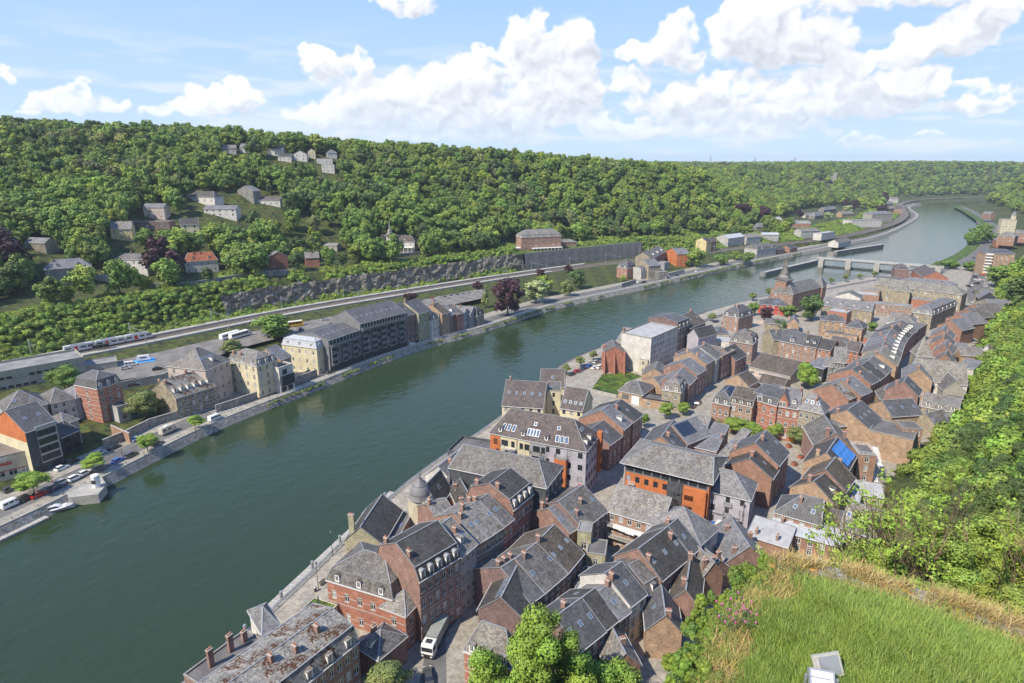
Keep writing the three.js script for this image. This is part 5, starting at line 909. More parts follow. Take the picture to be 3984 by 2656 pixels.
const vchurch = house("village church with a white nave and slate spire", 655.4, -1378.6, 32.4, 43.2, 13.0, 9, 'g5.5 wh s4 f1x5 q.9 Q3', {name: "village_church", cat: "church", y0: 9, base: -4});

// ---------------------------------------------------------------- trees and undergrowth
const leafMat = (c, o = {}) => mat(c, null, { roughness: 0.75, vertexColors: true, side: THREE.DoubleSide, ...o });
const F = {
  green: leafMat([0.130, 0.215, 0.034]), bright: leafMat([0.185, 0.275, 0.038]), dark: leafMat([0.075, 0.130, 0.030]), olive: leafMat([0.175, 0.215, 0.065]), copper: leafMat([0.050, 0.018, 0.026]), bloom: leafMat([0.30, 0.36, 0.16]), yellow: leafMat([0.42, 0.36, 0.04]), fresh: leafMat([0.20, 0.315, 0.038]),
};
// leaf-sized faces spread over the lobes of a crown
function foliage(sd, { rx, ry, lobes, lr, leaves, leaf, shape = 'round', core = true, tone = 0.35 }) {
  const keep = seed; seed = sd;
  const L = [];
  for (let k = 0; k < lobes; k++) {
    let x, y, z, q; do { x = rr(-1, 1); y = rr(-1, 1); z = rr(-1, 1); q = x * x + y * y + z * z; } while (q > 1 || q < 0.12);
    let s = 1; if (shape === 'cone') { const hgt = (y + 1) / 2; s = 1.15 - hgt * 1.0; } else if (shape === 'egg') s = 1.08 - (y + 1) * 0.22; else if (shape === 'bush') y = Math.abs(y) * 1.2 - 0.4;
    L.push([x * rx * s * 0.82, y * ry * 0.82, z * rx * s * 0.82, lr * rr(0.7, 1.25) * (shape === 'cone' ? Math.max(0.45, s) : 1)]);
  }
  const n = leaves, pos = new Float32Array(n * 12), nor = new Float32Array(n * 12), col = new Float32Array(n * 12), idx = [];
  const N = new THREE.Vector3(), U = new THREE.Vector3(), V = new THREE.Vector3();
  let w = 0; for (const l of L) w += l[3] * l[3]; const cum = []; let a = 0; for (const l of L) { a += l[3] * l[3] / w; cum.push(a); }
  for (let k = 0; k < n; k++) {
    const t = rnd(); let j = 0; while (j < L.length - 1 && cum[j] < t) j++; const l = L[j];
    N.set(rr(-1, 1), rr(-0.75, 1), rr(-1, 1)).normalize();
    const r = l[3] * (0.72 + 0.36 * Math.sqrt(rnd())), cx = l[0] + N.x * r, cy = l[1] + N.y * r * 0.85, cz = l[2] + N.z * r;
    const jx = N.x + rr(-0.55, 0.55), jy = N.y + rr(-0.4, 0.7), jz = N.z + rr(-0.55, 0.55); const ln = Math.hypot(jx, jy, jz); const fx = jx / ln, fy = jy / ln, fz = jz / ln;
    U.set(fz, rr(-0.3, 0.3), -fx).normalize(); V.set(fy * U.z - fz * U.y, fz * U.x - fx * U.z, fx * U.y - fy * U.x);
    const s = leaf * rr(0.6, 1.25), s2 = s * rr(0.55, 0.8), g = 1 + (hash(k, sd) - 0.5) * 2 * tone * 0.6 + (hash(j * 7 + 1, sd) - 0.5) * tone, yel = 1 + (hash(j, sd + 5) - 0.5) * 0.25;
    const P = [[-s, 0], [0, -s2], [s, 0], [0, s2]];
    for (let m = 0; m < 4; m++) { const o = (k * 4 + m) * 3; pos[o] = cx + U.x * P[m][0] + V.x * P[m][1]; pos[o + 1] = cy + U.y * P[m][0] + V.y * P[m][1]; pos[o + 2] = cz + U.z * P[m][0] + V.z * P[m][1]; nor[o] = fx; nor[o + 1] = fy; nor[o + 2] = fz; col[o] = g * yel; col[o + 1] = g; col[o + 2] = g; }
    idx.push(k * 4, k * 4 + 1, k * 4 + 2, k * 4, k * 4 + 2, k * 4 + 3);
  }
  const g = new THREE.BufferGeometry(); g.setAttribute('position', new THREE.BufferAttribute(pos, 3)); g.setAttribute('normal', new THREE.BufferAttribute(nor, 3)); g.setAttribute('color', new THREE.BufferAttribute(col, 3)); g.setIndex(idx);
  let out = g;
  if (core) {
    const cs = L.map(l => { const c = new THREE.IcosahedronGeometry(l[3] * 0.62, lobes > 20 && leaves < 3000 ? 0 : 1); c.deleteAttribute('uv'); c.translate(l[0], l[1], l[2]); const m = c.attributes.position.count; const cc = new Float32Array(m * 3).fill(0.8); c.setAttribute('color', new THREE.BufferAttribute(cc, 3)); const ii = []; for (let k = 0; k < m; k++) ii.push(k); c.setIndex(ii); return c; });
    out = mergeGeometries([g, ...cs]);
  }
  out.userData.lobes = L; seed = keep; return out;
}
const trunkGeo = (h, r, sd, limbs = 5, crownR = 3) => cached(`trunk${h}_${r}_${sd}`, () => { const g = new GB(), keep = seed; seed = sd * 77 + 5; const top = [rr(-0.3, 0.3), h, rr(-0.3, 0.3)]; g.tube([0, -1.5, 0], [0, h * 0.5, 0], r, r * 0.75, 7).tube([0, h * 0.5, 0], top, r * 0.75, r * 0.4, 7); for (let k = 0; k < limbs; k++) { const t = k / limbs * 6.28 + rr(0, 1), y = h * rr(0.5, 0.85); g.tube([0, y, 0], [Math.cos(t) * crownR * 0.7, y + crownR * rr(0.5, 0.9), Math.sin(t) * crownR * 0.7], r * 0.4, r * 0.12, 5); } seed = keep; return g.geo(); });
// unit crowns about 10 m across, reused at several sizes
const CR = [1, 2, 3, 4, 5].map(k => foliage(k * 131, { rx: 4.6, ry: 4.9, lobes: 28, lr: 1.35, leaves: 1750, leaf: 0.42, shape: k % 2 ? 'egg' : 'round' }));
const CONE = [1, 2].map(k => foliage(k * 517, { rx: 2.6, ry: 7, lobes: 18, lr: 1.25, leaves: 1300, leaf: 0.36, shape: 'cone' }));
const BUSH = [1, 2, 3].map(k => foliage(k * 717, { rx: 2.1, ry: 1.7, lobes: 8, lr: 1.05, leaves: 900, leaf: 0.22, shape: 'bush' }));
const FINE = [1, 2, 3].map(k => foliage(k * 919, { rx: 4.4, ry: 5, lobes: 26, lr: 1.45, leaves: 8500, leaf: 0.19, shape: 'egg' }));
// a single tree standing on the ground: height of the whole, width of the crown
function tree(name, label, x, z, H, Wd, m, o = {}) {
  let y = o.y ?? GY(x, z); if (y < -1) y = 0.08; const g = group(name, label, o.cat || 'tree', o.group, [x, y, z], rr(0, 6.28));
  const geo = o.geo || CR[Math.floor(rnd() * 5)], bb = geo.boundingBox || (geo.computeBoundingBox(), geo.boundingBox), hy = bb.max.y - bb.min.y, hx = (bb.max.x - bb.min.x + bb.max.z - bb.min.z) / 2;
  const tr = o.trunk ?? 0.22, ch = H * (1 - tr), sx = Wd / hx, sy = ch / hy;
  if (tr > 0) mesh('trunk', trunkGeo(10, 0.42, 1 + Math.floor(rnd() * 3), 5, 3.4), M.bark, g).scale.set(H * 0.055, H * 0.06, H * 0.055);
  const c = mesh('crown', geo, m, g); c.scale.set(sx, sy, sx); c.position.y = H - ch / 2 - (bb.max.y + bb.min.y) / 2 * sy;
  return g;
}
const NEARL = foliage(55, { rx: 0.5, ry: 0.4, lobes: 4, lr: 0.35, leaves: 46, leaf: 0.11, core: false });
const BY = 78.3, BASTION = [[10.8, -22.1], [14.8, -20.6], [17.9, -18.1], [30, -9.5], [30, 4], [3, 4], [4.7, -13], [5.8, -16], [7.4, -18.9]];
const inBastion = (x, z) => { let c = false; for (let i = 0, j = BASTION.length - 1; i < BASTION.length; j = i++) { const a = BASTION[i], b = BASTION[j]; if ((a[1] > z) !== (b[1] > z) && x < (b[0] - a[0]) * (z - a[1]) / (b[1] - a[1]) + a[0]) c = !c; } return c; };
const bastionIn = (x, z) => { let d = 9; for (let i = 0; i < BASTION.length; i++) { const a = BASTION[i], b = BASTION[(i + 1) % BASTION.length], ux = b[0] - a[0], uz = b[1] - a[1], t = clamp(((x - a[0]) * ux + (z - a[1]) * uz) / (ux * ux + uz * uz)); d = Math.min(d, Math.hypot(x - a[0] - ux * t, z - a[1] - uz * t)); } return inBastion(x, z) ? d : -d; };
const instMats = [F.green, F.bright, F.dark, F.olive];
// everything past the individual trees: one wood
function wood(name, label, list, geo, m) {
  const o = new THREE.InstancedMesh(geo, m, list.length), q = new THREE.Quaternion(), Y = new THREE.Vector3(0, 1, 0), mt = new THREE.Matrix4(), c = new THREE.Color();
  list.forEach(([x, y, z, s, sy, t, a], k) => { mt.compose(new THREE.Vector3(x, y, z), q.setFromAxisAngle(Y, a), new THREE.Vector3(s, sy, s)); o.setMatrixAt(k, mt); o.setColorAt(k, c.setRGB(t * (0.9 + hash(k, 3) * 0.3), t, t * (0.8 + hash(k, 9) * 0.4))); });
  o.name = numbered(name); o.castShadow = o.receiveShadow = true; tag(o, label, null, null, 'stuff'); scene.add(o); return o;
}
const inView = (x, y, z, m = 0.06) => { const yy = y - 94, zc = -z * 0.9614 - yy * 0.2751; if (zc < 3) return false; const u = x / zc, v = (-yy * 0.9614 + z * 0.2751) / zc; return Math.abs(u) < 0.8167 + m && v < 0.5444 + m && v > -0.5444 - m; };
const clear = (x, z, r) => { for (const h of HOUSES) { const dx = x - h[0], dz = z - h[1], d = Math.hypot(dx, dz); if (d < h[2] + r) return false; const l = Math.hypot(h[0], h[1]), ux = -h[0] / l, uz = -h[1] / l, al = dx * ux + dz * uz; if (al > 0 && al < h[3] * 2.2 && Math.abs(dx * uz - dz * ux) < h[2] * 0.9 + (h[3] > 9 ? r : 0)) return false; } return true; };
{
  const pts = [];
  // left hillside and everything beyond
  for (let z = 0; z > -3400; ) {
    const far = clamp((-z - 650) / 2000), st = 7.9 + far * 12;
    for (let x = -900; x < 2000; x += st) {
      const X = x + rr(-0.45, 0.45) * st, Z = z + rr(-0.45, 0.45) * st;
      const [dL] = sdist(LB, X, Z); let y;
      if (dL > 4) {
        const [e, s] = sdist(RAIL, X, Z), hl = hillAt(s); if (e < 35) continue;
        if (e < hl[2] + 4 && !(fbm(X / 22 + 5, Z / 22, 2) > 0.47)) continue;
        const cr = hl[3]; if (e > cr + 120 && fbm(X / 170, Z / 170, 3) < 0.55) continue; // fields on the plateau
        if (s > 1110 && s < 1630 && e < hl[2]) continue;
        if (X > 420 && X < 650 && Z < -1470 && Z > -1960 || X > 510 && X < 770 && Z < -2040 && Z > -2610) continue;
        { const rx = X - (748.3), rz = Z - (-1553.9); if (Math.hypot(rx, rz) < 34 || (Math.abs(rx) < 70 && rz > 0 && rz < 80 && fbm(X / 20, Z / 20, 2) < 0.6)) continue; }
        // open meadow and scrub on the steep bank above the second village road
        if (Math.hypot(X + 170, Z + 516) < 34 && fbm(X / 9, Z / 9, 2) < 0.62) continue;
        if (Math.hypot(X - 330, Z + 690) < 0) continue;
      } else {
        const [dT] = sdist(TOE, X, Z); if (dT > -12 || sdist(RB, X, Z)[0] > 0) continue;
        if (Math.hypot(X, Z) < 430) continue;
      }
      y = GY(X, Z); if (!inView(X, y + 8, Z, 0.08) || !clear(X, Z, 5)) continue;
      pts.push([X, y, Z, Math.hypot(X, Z)]);
    }
    z -= st;
  }
  pts.sort((a, b) => a[3] - b[3]);
  const rest = instMats.map(() => CR.map(() => [])), cones = [[], []];
  let single = 0;
  pts.forEach((p, k) => {
    const [x, y, z, d] = p, t = fbm(x / 60, z / 60, 2) * 0.6 + rnd() * 0.4, mi = t < 0.40 ? 0 : t < 0.54 ? 1 : t < 0.66 ? 0 : t < 0.78 ? 2 : 3, H = 9 + Math.pow(rnd(), 0.8) * 14 + (d > 900 ? 3 : 0), W = H * rr(0.6, 0.95);
    if (single < 290 && d < 730) { if (rnd() < 0.5) { single++; tree('hillside_tree', 'broadleaf tree in the wooded hillside across the river', x, z, H, W, instMats[mi], { group: 'trees of the wooded hillside', trunk: 0.14, y }); return; } }
    if (rnd() < 0.035) { cones[k % 2].push([x, y + 9, z, 1.25, rr(1.1, 1.6), rr(0.7, 1), rr(0, 6)]); return; }
    rest[mi][Math.floor(rnd() * 5)].push([x, y + H * 0.50, z, W / 10.2, H * 0.86 / 10.6, rr(0.68, 1.25), rr(0, 6.28)]);
  });
  rest.forEach((r, i) => r.forEach((l, j) => l.length && wood('wooded_hillside', 'dense broadleaf wood covering the valley sides', l, CR[j], instMats[i])));
  cones.forEach((l, j) => l.length && wood('wooded_hillside', 'dark conifers scattered through the wood', l, CONE[j], F.dark));
  console.log('hill trees', pts.length);
}
{ // undergrowth: cliff ivy and shrubs, hedges by the line, right-hand bank
  const B = [[], [], []], Bd = [[], [], []];
  for (let s = 80; s < 1960; s += 2.4) for (let e = 8.5; e < 57; e += 2.7) {
    const E = e + rr(-1, 1), p = offPt(RAIL, s + rr(-1, 1), E), n = fbm(p[0] / 17 + 9, p[1] / 17, 3);
    const hl = hillAt(s), cliff = s > 430 && s < 830 && E > 13 && E < 26;
    if (s > WALL0 - 4 && s < WALL1 + 4 && E < 25) continue;
    if (cliff && n < 0.40) continue; if (E < 13 && n < 0.42) continue;
    if (E > 33 && E < 40) continue; if (E > 40 && n < 0.50) continue;
    const y = GY(p[0], p[1]); if (!inView(p[0], y + 2, p[1])) continue; if (!clear(p[0], p[1], 1)) continue;
    const S = rr(0.9, 1.75) * (E < 13 ? 0.7 : 1); (rnd() < 0.7 ? B : Bd)[Math.floor(rnd() * 3)].push([p[0], y + S * 0.5, p[1], S, S * rr(0.8, 1.2), rr(0.75, 1.25), rr(0, 6.28)]);
  }
  for (let z = -78; z > -730; z -= 4.2) for (let x = 13; x < 550; x += 4.2) {
    const X = x + rr(-1.5, 1.5), Z = z + rr(-1.5, 1.5), [dT] = sdist(TOE, X, Z); if (dT > -1.5) continue; const d = Math.hypot(X, Z), y = GY(X, Z);
    if (d < 150 || !inView(X, y + 3, Z)) continue; if (!clear(X, Z, 0.5)) continue; const n = fbm(X / 14, Z / 14 + 4, 3); if (-dT < 9 && n < 0.42) continue;
    const S = rr(1.1, 2.0) * (n > 0.5 ? 1.4 : 1); (n > 0.47 ? B : Bd)[Math.floor(rnd() * 3)].push([X, y + S * 0.4, Z, S, S * rr(0.8, 1.3), rr(0.75, 1.25), rr(0, 6.28)]);
  }
  B.forEach((l, j) => wood('shrubs', 'bright green shrubs clothing the banks', l, BUSH[j], F.bright)); Bd.forEach((l, j) => wood('shrubs', 'darker shrubs clothing the banks', l, BUSH[j], F.green));
}

// ---------------------------------------------------------------- particular features of single buildings
const font = await new FontLoader().loadAsync('fonts/droid/droid_sans_bold.typeface.json');
const text = (str, size, m, parent, p, turn = 0, name = 'lettering') => { const g = new TextGeometry(str, { font, size, depth: 0.06, curveSegments: 3, bevelEnabled: false }); g.computeBoundingBox(); const o = mesh(name, g, m, parent); o.position.set(...p); o.rotation.y = turn; return o; };
const dim = g => HDIM.get(g);
const panel = (g, f, u0, u1, y0, y1, m, out = 0.12, name = 'cladding_panel') => { const B = dim(g), L = B.len(f), gb = new GB(), a = u0 * L, b = u1 * L, P = (t, y, o) => B.P(f, t, y, o); gb.poly([P(a, y0, out), P(b, y0, out), P(b, y1, out), P(a, y1, out)]).poly([P(a, y0, -0.2), P(a, y0, out), P(a, y1, out), P(a, y1, -0.2)]).poly([P(b, y0, out), P(b, y0, -0.2), P(b, y1, -0.2), P(b, y1, out)]).poly([P(a, y1, out), P(b, y1, out), P(b, y1, -0.2), P(a, y1, -0.2)]).poly([P(a, y0, -0.2), P(b, y0, -0.2), P(b, y0, out), P(a, y0, out)]); return gb.build(name, m, g); };
const winOn = (g, f, u, y, w, h, out, dark = true) => { const B = dim(g), p = B.P(f, u * B.len(f), y, out + 0.03), fr = mesh('window', winGeo(w, h, dark ? 1 : 0), dark ? M.darkFrame : M.frame, g); fr.position.set(...p); fr.rotation.y = B.turn(f); mesh('pane', paneGeo(w, h), M.pane, fr); };
const railGB = (pts, h, step = 1.2) => { const g = new GB(); for (let k = 0; k < pts.length - 1; k++) { const a = pts[k], b = pts[k + 1], l = Math.hypot(b[0] - a[0], b[2] - a[2]); for (const q of [h, h * 0.6, h * 0.25]) g.bar([a[0], a[1] + q, a[2]], [b[0], b[1] + q, b[2]], 0.05, 0.05); const n = Math.max(1, Math.round(l / step)); for (let j = 0; j <= n; j++) { const t = j / n, p = [a[0] + (b[0] - a[0]) * t, a[1] + (b[1] - a[1]) * t, a[2] + (b[2] - a[2]) * t]; g.bar(p, [p[0], p[1] + h, p[2]], 0.05, 0.05); } } return g; };
const balcony = (g, f, u0, u1, y, m = M.metal, dp = 1.3) => { const B = dim(g), L = B.len(f), a = u0 * L, b = u1 * L, gb = new GB(), P = (t, yy, o) => B.P(f, t, yy, o); gb.slab([P(a, y, dp), P(b, y, dp), P(b, y, 0), P(a, y, 0)], 0.16); const o = gb.build('balcony', M.concrete, g); railGB([P(a, y, 0.05), P(a, y, dp), P(b, y, dp), P(b, y, 0.05)], 1, 0.6).build('balustrade', m, o); };
const lathe = (prof, n) => { const g = new THREE.LatheGeometry(prof.map(p => new THREE.Vector2(p[0], p[1])), n); g.rotateY(Math.PI / 4); return g; };
function solar(g, f, nu, nv, u0, u1, s0, s1) { const S = dim(g).slopes[f]; for (let i = 0; i < nu; i++) for (let j = 0; j < nv; j++) { const c = (a, b) => { const p = S(u0 + (u1 - u0) * (i + a) / nu, s0 + (s1 - s0) * (j + b) / nv).p; return [p[0], p[1] + 0.12, p[2]]; }; const q = [c(0.03, 0.03), c(0.97, 0.03), c(0.97, 0.97), c(0.03, 0.97)]; new GB().slab(q, 0.06).build('solar_panel', M.solar, g); } }
{ // the red mansion's terrace
  const g = mansion, gr = new GB(), y = 4.6; gr.box(-3.6, -0.5, 0.2, 2.4, y, 4.4); gr.build('terrace', M.cr2, g); new GB().box(-3.3, y, 0.5, 2.1, y + 0.06, 4.1).build('artificial_grass', M.lawn, g);
  railGB([[-3.5, y, 0.3], [-3.5, y, 4.3], [2.3, y, 4.3], [2.3, y, 0.3]], 1).build('balustrade', M.metal, g); const u = new GB(); u.tube([-1, y, 2], [-1, y + 2.6, 2], 0.05, 0.05, 6).tube([-1, y + 1.2, 2], [-1, y + 2.6, 2], 0.22, 0.05, 8); u.build('closed_parasol', M.gz, g);
}
{ // domed tower and corner turret of the villa
  const g = villa, B = dim(g), x = 0.4, z = -B.D + 1.5; new GB().box(x - 2.7, -0.5, z - 2.3, x + 1.9, B.h + 1.4, z + 2.3).build('tower', M.cr2, g);
  const d = mesh('dome', lathe([[3.0, 0], [2.75, 0.3], [2.7, 1.4], [2.45, 2.6], [1.8, 3.7], [0.8, 4.6], [0.28, 5.5], [0.08, 7]], 20), M.rs5, g); d.position.set(x - 0.4, B.h + 1.4, z);
  for (const q of [0, 1]) winOn(g, 'l', 0.72 + q * 0.14, B.h - 2, 1.3, 2.2, 2.32, false);
  const t = mesh('turret', new THREE.CylinderGeometry(1.6, 1.6, B.h + 0.5, 6), M.wh, g); t.position.set(-1, (B.h + 0.5) / 2, -1.4); const r = mesh('turret_roof', new THREE.ConeGeometry(2.3, 2.6, 6), M.rs5, g); r.position.set(-1, B.h + 1.8, -1.4);
  new GB().box(-0.6, B.h - 1, -6.4, 0.5, B.h + 5.4, -4.2).build('stepped_chimney', M.st2, g);
}
{ // laundry galleries in the courtyard
  const g = gallery, B = dim(g); for (const y of [3.3, 6.4]) { new GB().box(0.4, y - 0.22, 0, B.W - 1, y, 1.7).build('gallery', M.concrete, g); railGB([[0.4, y, 1.6], [B.W - 1, y, 1.6]], 1.05).build('balustrade', M.metal, g); }
  for (let k = 0; k < 6; k++) { const x = B.W * (0.16 + k * 0.115), w = k % 2 ? 1.7 : 2.3, gb = new GB(), n = 6; for (let i = 0; i < n; i++) { const X = a => x + w * a / n, q = a => 1.78 + Math.sin(a * 2.1 + k) * 0.07; gb.slab([[X(i), 7.45, q(i)], [X(i + 1), 7.45, q(i + 1)], [X(i + 1), 7.44, q(i + 1) - 0.05], [X(i), 7.44, q(i) - 0.05]], 1.3 + (k % 3) * 0.2); }
    const o = group('laundry', ['white sheet at the left end of the laundry gallery', 'second white sheet from the left on the laundry gallery', 'third white sheet from the left on the laundry gallery', 'fourth white sheet from the left on the laundry gallery', 'fifth white sheet from the left on the laundry gallery', 'white sheet at the right end of the laundry gallery'][k], 'laundry', 'sheets drying on the gallery', [g.position.x, g.position.y, g.position.z], g.rotation.y); gb.build('sheet', M.white, o); }
}
{ // big brown roofed block: coloured bays
  const g = bigblock, B = dim(g); panel(g, 'f', 0, 0.11, 3, B.h - 0.2, M.or, 0.14); panel(g, 'f', 0.115, 0.29, 3, B.h - 0.1, M.cr, 0.1); panel(g, 'f', 0.3, 0.43, 3, B.h - 0.1, M.cr, 0.12); panel(g, 'f', 0.44, 0.60, 3, B.h - 0.1, M.gy, 0.1); panel(g, 'f', 0, 1, 0, 2.9, M.gy2, 0.06);
  for (const [u, w] of [[0.06, 1.3], [0.16, 2.2], [0.25, 1.1], [0.34, 1.1], [0.4, 1.6], [0.5, 2.2], [0.57, 1.2]]) for (const y of [4.2, 7.9, 11.6]) winOn(g, 'f', u, y, w, 1.9, 0.14);
  panel(g, 'f', 0.70, 0.82, 2.9, B.h - 3.6, M.or, 1.5, 'orange_bay'); for (const y of [4, 7.6]) winOn(g, 'f', 0.76, y, 2.4, 1.7, 1.5); for (const y of [3.6, 7.2, 11]) { balcony(g, 'f', 0.15, 0.28, y, M.frame, 1.2); balcony(g, 'f', 0.44, 0.55, y, M.darkMetal, 1.2); } balcony(g, 'f', 0.7, 0.82, B.h - 3.5, M.darkMetal, 1.5);
  panel(g, 'r', 0.86, 1.0, 3.4, B.h + 1.4, M.or, 1.2, 'orange_bay'); for (const y of [4.4, 8, 11.6]) winOn(g, 'r', 0.93, y, 1.6, 1.8, 1.2);
  text('M', 0.9, M.white, g, [B.W - 2.2, 2.6, 0.3], 0, 'shop_emblem'); panel(g, 'f', 0.935, 0.975, 2.4, 4.2, M.rd, 0.25, 'shop_sign');
}
{ // orange and grey block
  const g = orangeblock, B = dim(g); panel(g, 'f', 0, 1, 0, 3.1, M.dk, 0.05); panel(g, 'f', 0.01, 0.99, B.h - 3, B.h - 0.25, M.gy2, 0.05); for (let k = 0; k < 9; k++) winOn(g, 'f', 0.07 + k * 0.107, B.h - 2.6, 2.2, 1.8, 0.06);
  panel(g, 'f', 0.53, 0.71, 3.1, B.h - 2.6, M.gz, 0.3); for (const y of [4, 7]) for (const u of [0.62, 0.67]) winOn(g, 'f', u, y, 0.9, 0.9, 0.3); panel(g, 'f', 0, 0.012, 0, B.h, M.li, 0.2); panel(g, 'f', 0.72, 0.98, 2.6, B.h - 3.2, M.or, 0.9, 'orange_bay'); for (const y of [3.6, 6.8]) winOn(g, 'f', 0.79, y, 2.4, 1.5, 0.9); balcony(g, 'f', 0.75, 0.84, 3.5, M.frame, 1.9); panel(g, 'f', 0.72, 0.985, 2.3, 2.6, M.cr, 0.95, 'ledge'); panel(g, 'f', 0.012, 0.53, 2.9, 3.15, M.cr, 0.3, 'ledge');
  for (const y of [3.9, 7]) for (const u of [0.1]) balcony(g, 'f', u - 0.04, u + 0.04, y, M.frame, 0.5);
}
{ const g = lilac, B = dim(g); text('MUTUALITE  LIBERALE', 0.52, M.gz, g, [1.4, 3.0, 0.06]); for (const y of [3.4, 6.4]) balcony(g, 'f', 0.42, 0.6, y, M.metal, 0.5); panel(g, 'f', 0.42, 0.6, 1.0, 2.6, M.darkFrame, 0.03, 'shop_window'); text('M', 1, M.gz, g, [0.5, 4.2, 0.05], 0, 'emblem'); }
{ const g = restaurant, B = dim(g); panel(g, 'f', 0, 1, 2.6, 2.85, M.rd, 0.06, 'red_stripe'); text('RESTAURANT', 0.95, M.white, g, [B.W - 13.5, B.h - 1.4, 0.1]); const t = text('Andromeda', 1.1, mat([0.6, 0.02, 0.02]), g, [B.W - 13, B.h - 2.9, 0.12]); t.geometry.applyMatrix4(new THREE.Matrix4().makeShear(0, 0, 0.3, 0, 0, 0)); }
{ const g = orangegable, B = dim(g); panel(g, 'f', 0, 1, 0, B.h, M.gz, 0.12); for (let i = 0; i < 4; i++) for (let j = 0; j < 3; j++) winOn(g, 'f', 0.42 + j * 0.19, 3.4 + i * 2.75, 2.0, 2.1, 0.5); panel(g, 'f', 0.30, 0.95, 3, B.h + 0.6, M.metal, 0.48, 'glazed_bay'); panel(g, 'l', 0, 1, 0, B.h - 3.6, M.cr, 0.07, 'cream_base'); for (const u of [0.2, 0.75]) panel(g, 'f', u - 0.14, u + 0.14, 0, 2.4, M.dk, 0.16, 'garage_door'); }
{ const g = boxhouse, B = dim(g); panel(g, 'f', 0.1, 0.98, 3, 7.2, M.dk, 0.7, 'black_frame'); panel(g, 'f', 0.14, 0.94, 3.5, 6.9, M.pane, 0.72, 'glass_front'); for (const u of [0.25, 0.7]) panel(g, 'f', u - 0.17, u + 0.17, 0, 2.5, M.dk, 0.06, 'garage_door'); winOn(g, 'f', 0.4, 7.7, 2.4, 2.2, 0.02); }
for (const g of [greyA, greyB]) { const B = dim(g), n = g === greyA ? 3 : 5; panel(g, 'f', 0, 1, 0, 3.0, M.dk, 0.1, 'garage_base'); for (let k = 0; k < n; k++) { const u = (k + 0.12) / n; panel(g, 'f', u, u + 0.5 / n, 3, B.h - 2.6 - (k % 2) * 2.4, M.gy2, 0.9, 'projecting_bay'); for (let y = 3.8; y < B.h - 5; y += 3.1) winOn(g, 'f', u + 0.25 / n, y, 3, 1.5, 0.9); } panel(g, 'f', 0.02, 0.98, B.h - 2.6, B.h - 0.3, M.pane, 0.06, 'glass_front'); for (let k = 0; k <= n * 3; k++) panel(g, 'f', k / (n * 3) * 0.95 + 0.02, k / (n * 3) * 0.95 + 0.026, B.h - 2.6, B.h - 0.3, M.frame, 0.12, 'mullion'); balcony(g, 'f', 0.02, 0.98, B.h - 3, M.metal, 1.1); }
{ // spired tower of the school
  const g = school, B = dim(g), x = 1.5, z = -B.D * 0.55;
  new GB().box(x - 3.6, 0, z - 3.6, x + 3.6, 20, z + 3.6).build('tower', M.b1, g); new GB().box(x - 4, 19.6, z - 4, x + 4, 20.4, z + 4).build('cornice', M.sill, g);
  const s = mesh('spire', lathe([[6.2, 0], [4.6, 1.2], [3.2, 3.2], [1.6, 7.6], [0.12, 12.5]], 4), M.rs2, g); s.position.set(x, 20.4, z); for (const f of [0, 1]) for (const d of [-1.5, 1.5]) { const w = mesh('window', winGeo(1.4, 2.2, 0), M.frame, g); w.position.set(f ? x + 3.63 : x + d, 16, f ? z + d : z + 3.63); w.rotation.y = f ? Math.PI / 2 : 0; mesh('pane', paneGeo(1.4, 2.2), M.pane, w); }
}
{ // slender tower of the white villa
  const g = spired, B = dim(g), x = B.W * 0.36, z = 1.2; new GB().box(x - 2.6, -5, z - 3, x + 2.6, 14, z + 2.2).build('tower', M.wh, g); new GB().box(x - 3.3, 14, z - 3.7, x + 3.3, 14.5, z + 2.9).box(x - 3, 8.6, z - 3.3, x + 3, 9, z + 2.5).build('cornice', M.ridge, g); const s = mesh('spire', lathe([[4.2, 0], [3.2, 0.6], [1.8, 1.6], [1.9, 2.6], [1.6, 3.8], [0.8, 4.8], [0.75, 7], [0.9, 7.2], [0.35, 8.6], [0.05, 13]], 8), M.rs4, g); s.position.set(x, 14.5, z - 0.4);
  for (const y of [2, 6, 10.6]) winOn(g, 'f', 0.36, y, 1.6, 1.9, 2.5, false); new GB().box(B.W * 0.5, 0, 0, B.W * 0.95, 0.4, 3).build('veranda_floor', M.concrete, g); for (let k = 0; k < 5; k++) new GB().box(B.W * (0.5 + k * 0.11), 0.4, 2.7, B.W * (0.5 + k * 0.11) + 0.3, 4, 3).build('veranda_post', M.frame, g); new GB().box(B.W * 0.5, 4, 0, B.W * 0.96, 4.3, 3.1).build('veranda_roof', M.frame, g);
}
{ const g = country, B = dim(g); new GB().box(B.W * 0.25, 0, 0.1, B.W, 0.5, 3.4).build('veranda_floor', M.concrete, g); for (let k = 0; k < 9; k++) { const x = B.W * (0.26 + k * 0.09); new GB().box(x, 0.5, 3, x + 0.35, 3.8, 3.35).build('veranda_post', M.frame, g); } new GB().box(B.W * 0.25, 3.8, 0.1, B.W, 4.2, 3.5).build('veranda_roof', M.frame, g); new GB().box(-7, -4, -9, -0.1, 4.2, -1).build('side_wing', M.b1, g); new GB().box(-7.3, 4.2, -9.3, -0.1, 4.7, -0.7).build('wing_parapet', M.frame, g); for (let k = 0; k < 3; k++) winOn(g, 'f', -0.04 - k * 0.075, 1.2, 1.1, 2, -0.97, false); }
{ const g = vchurch, B = dim(g), x = B.W * 0.78; new GB().box(x - 3.4, -4, -3, x + 3.4, 20, 3.8).build('tower', M.stg, g); const s = mesh('spire', lathe([[4.9, 0], [3.2, 3], [0.1, 19]], 4), M.rs5, g); s.position.set(x, 20, 0.4); }
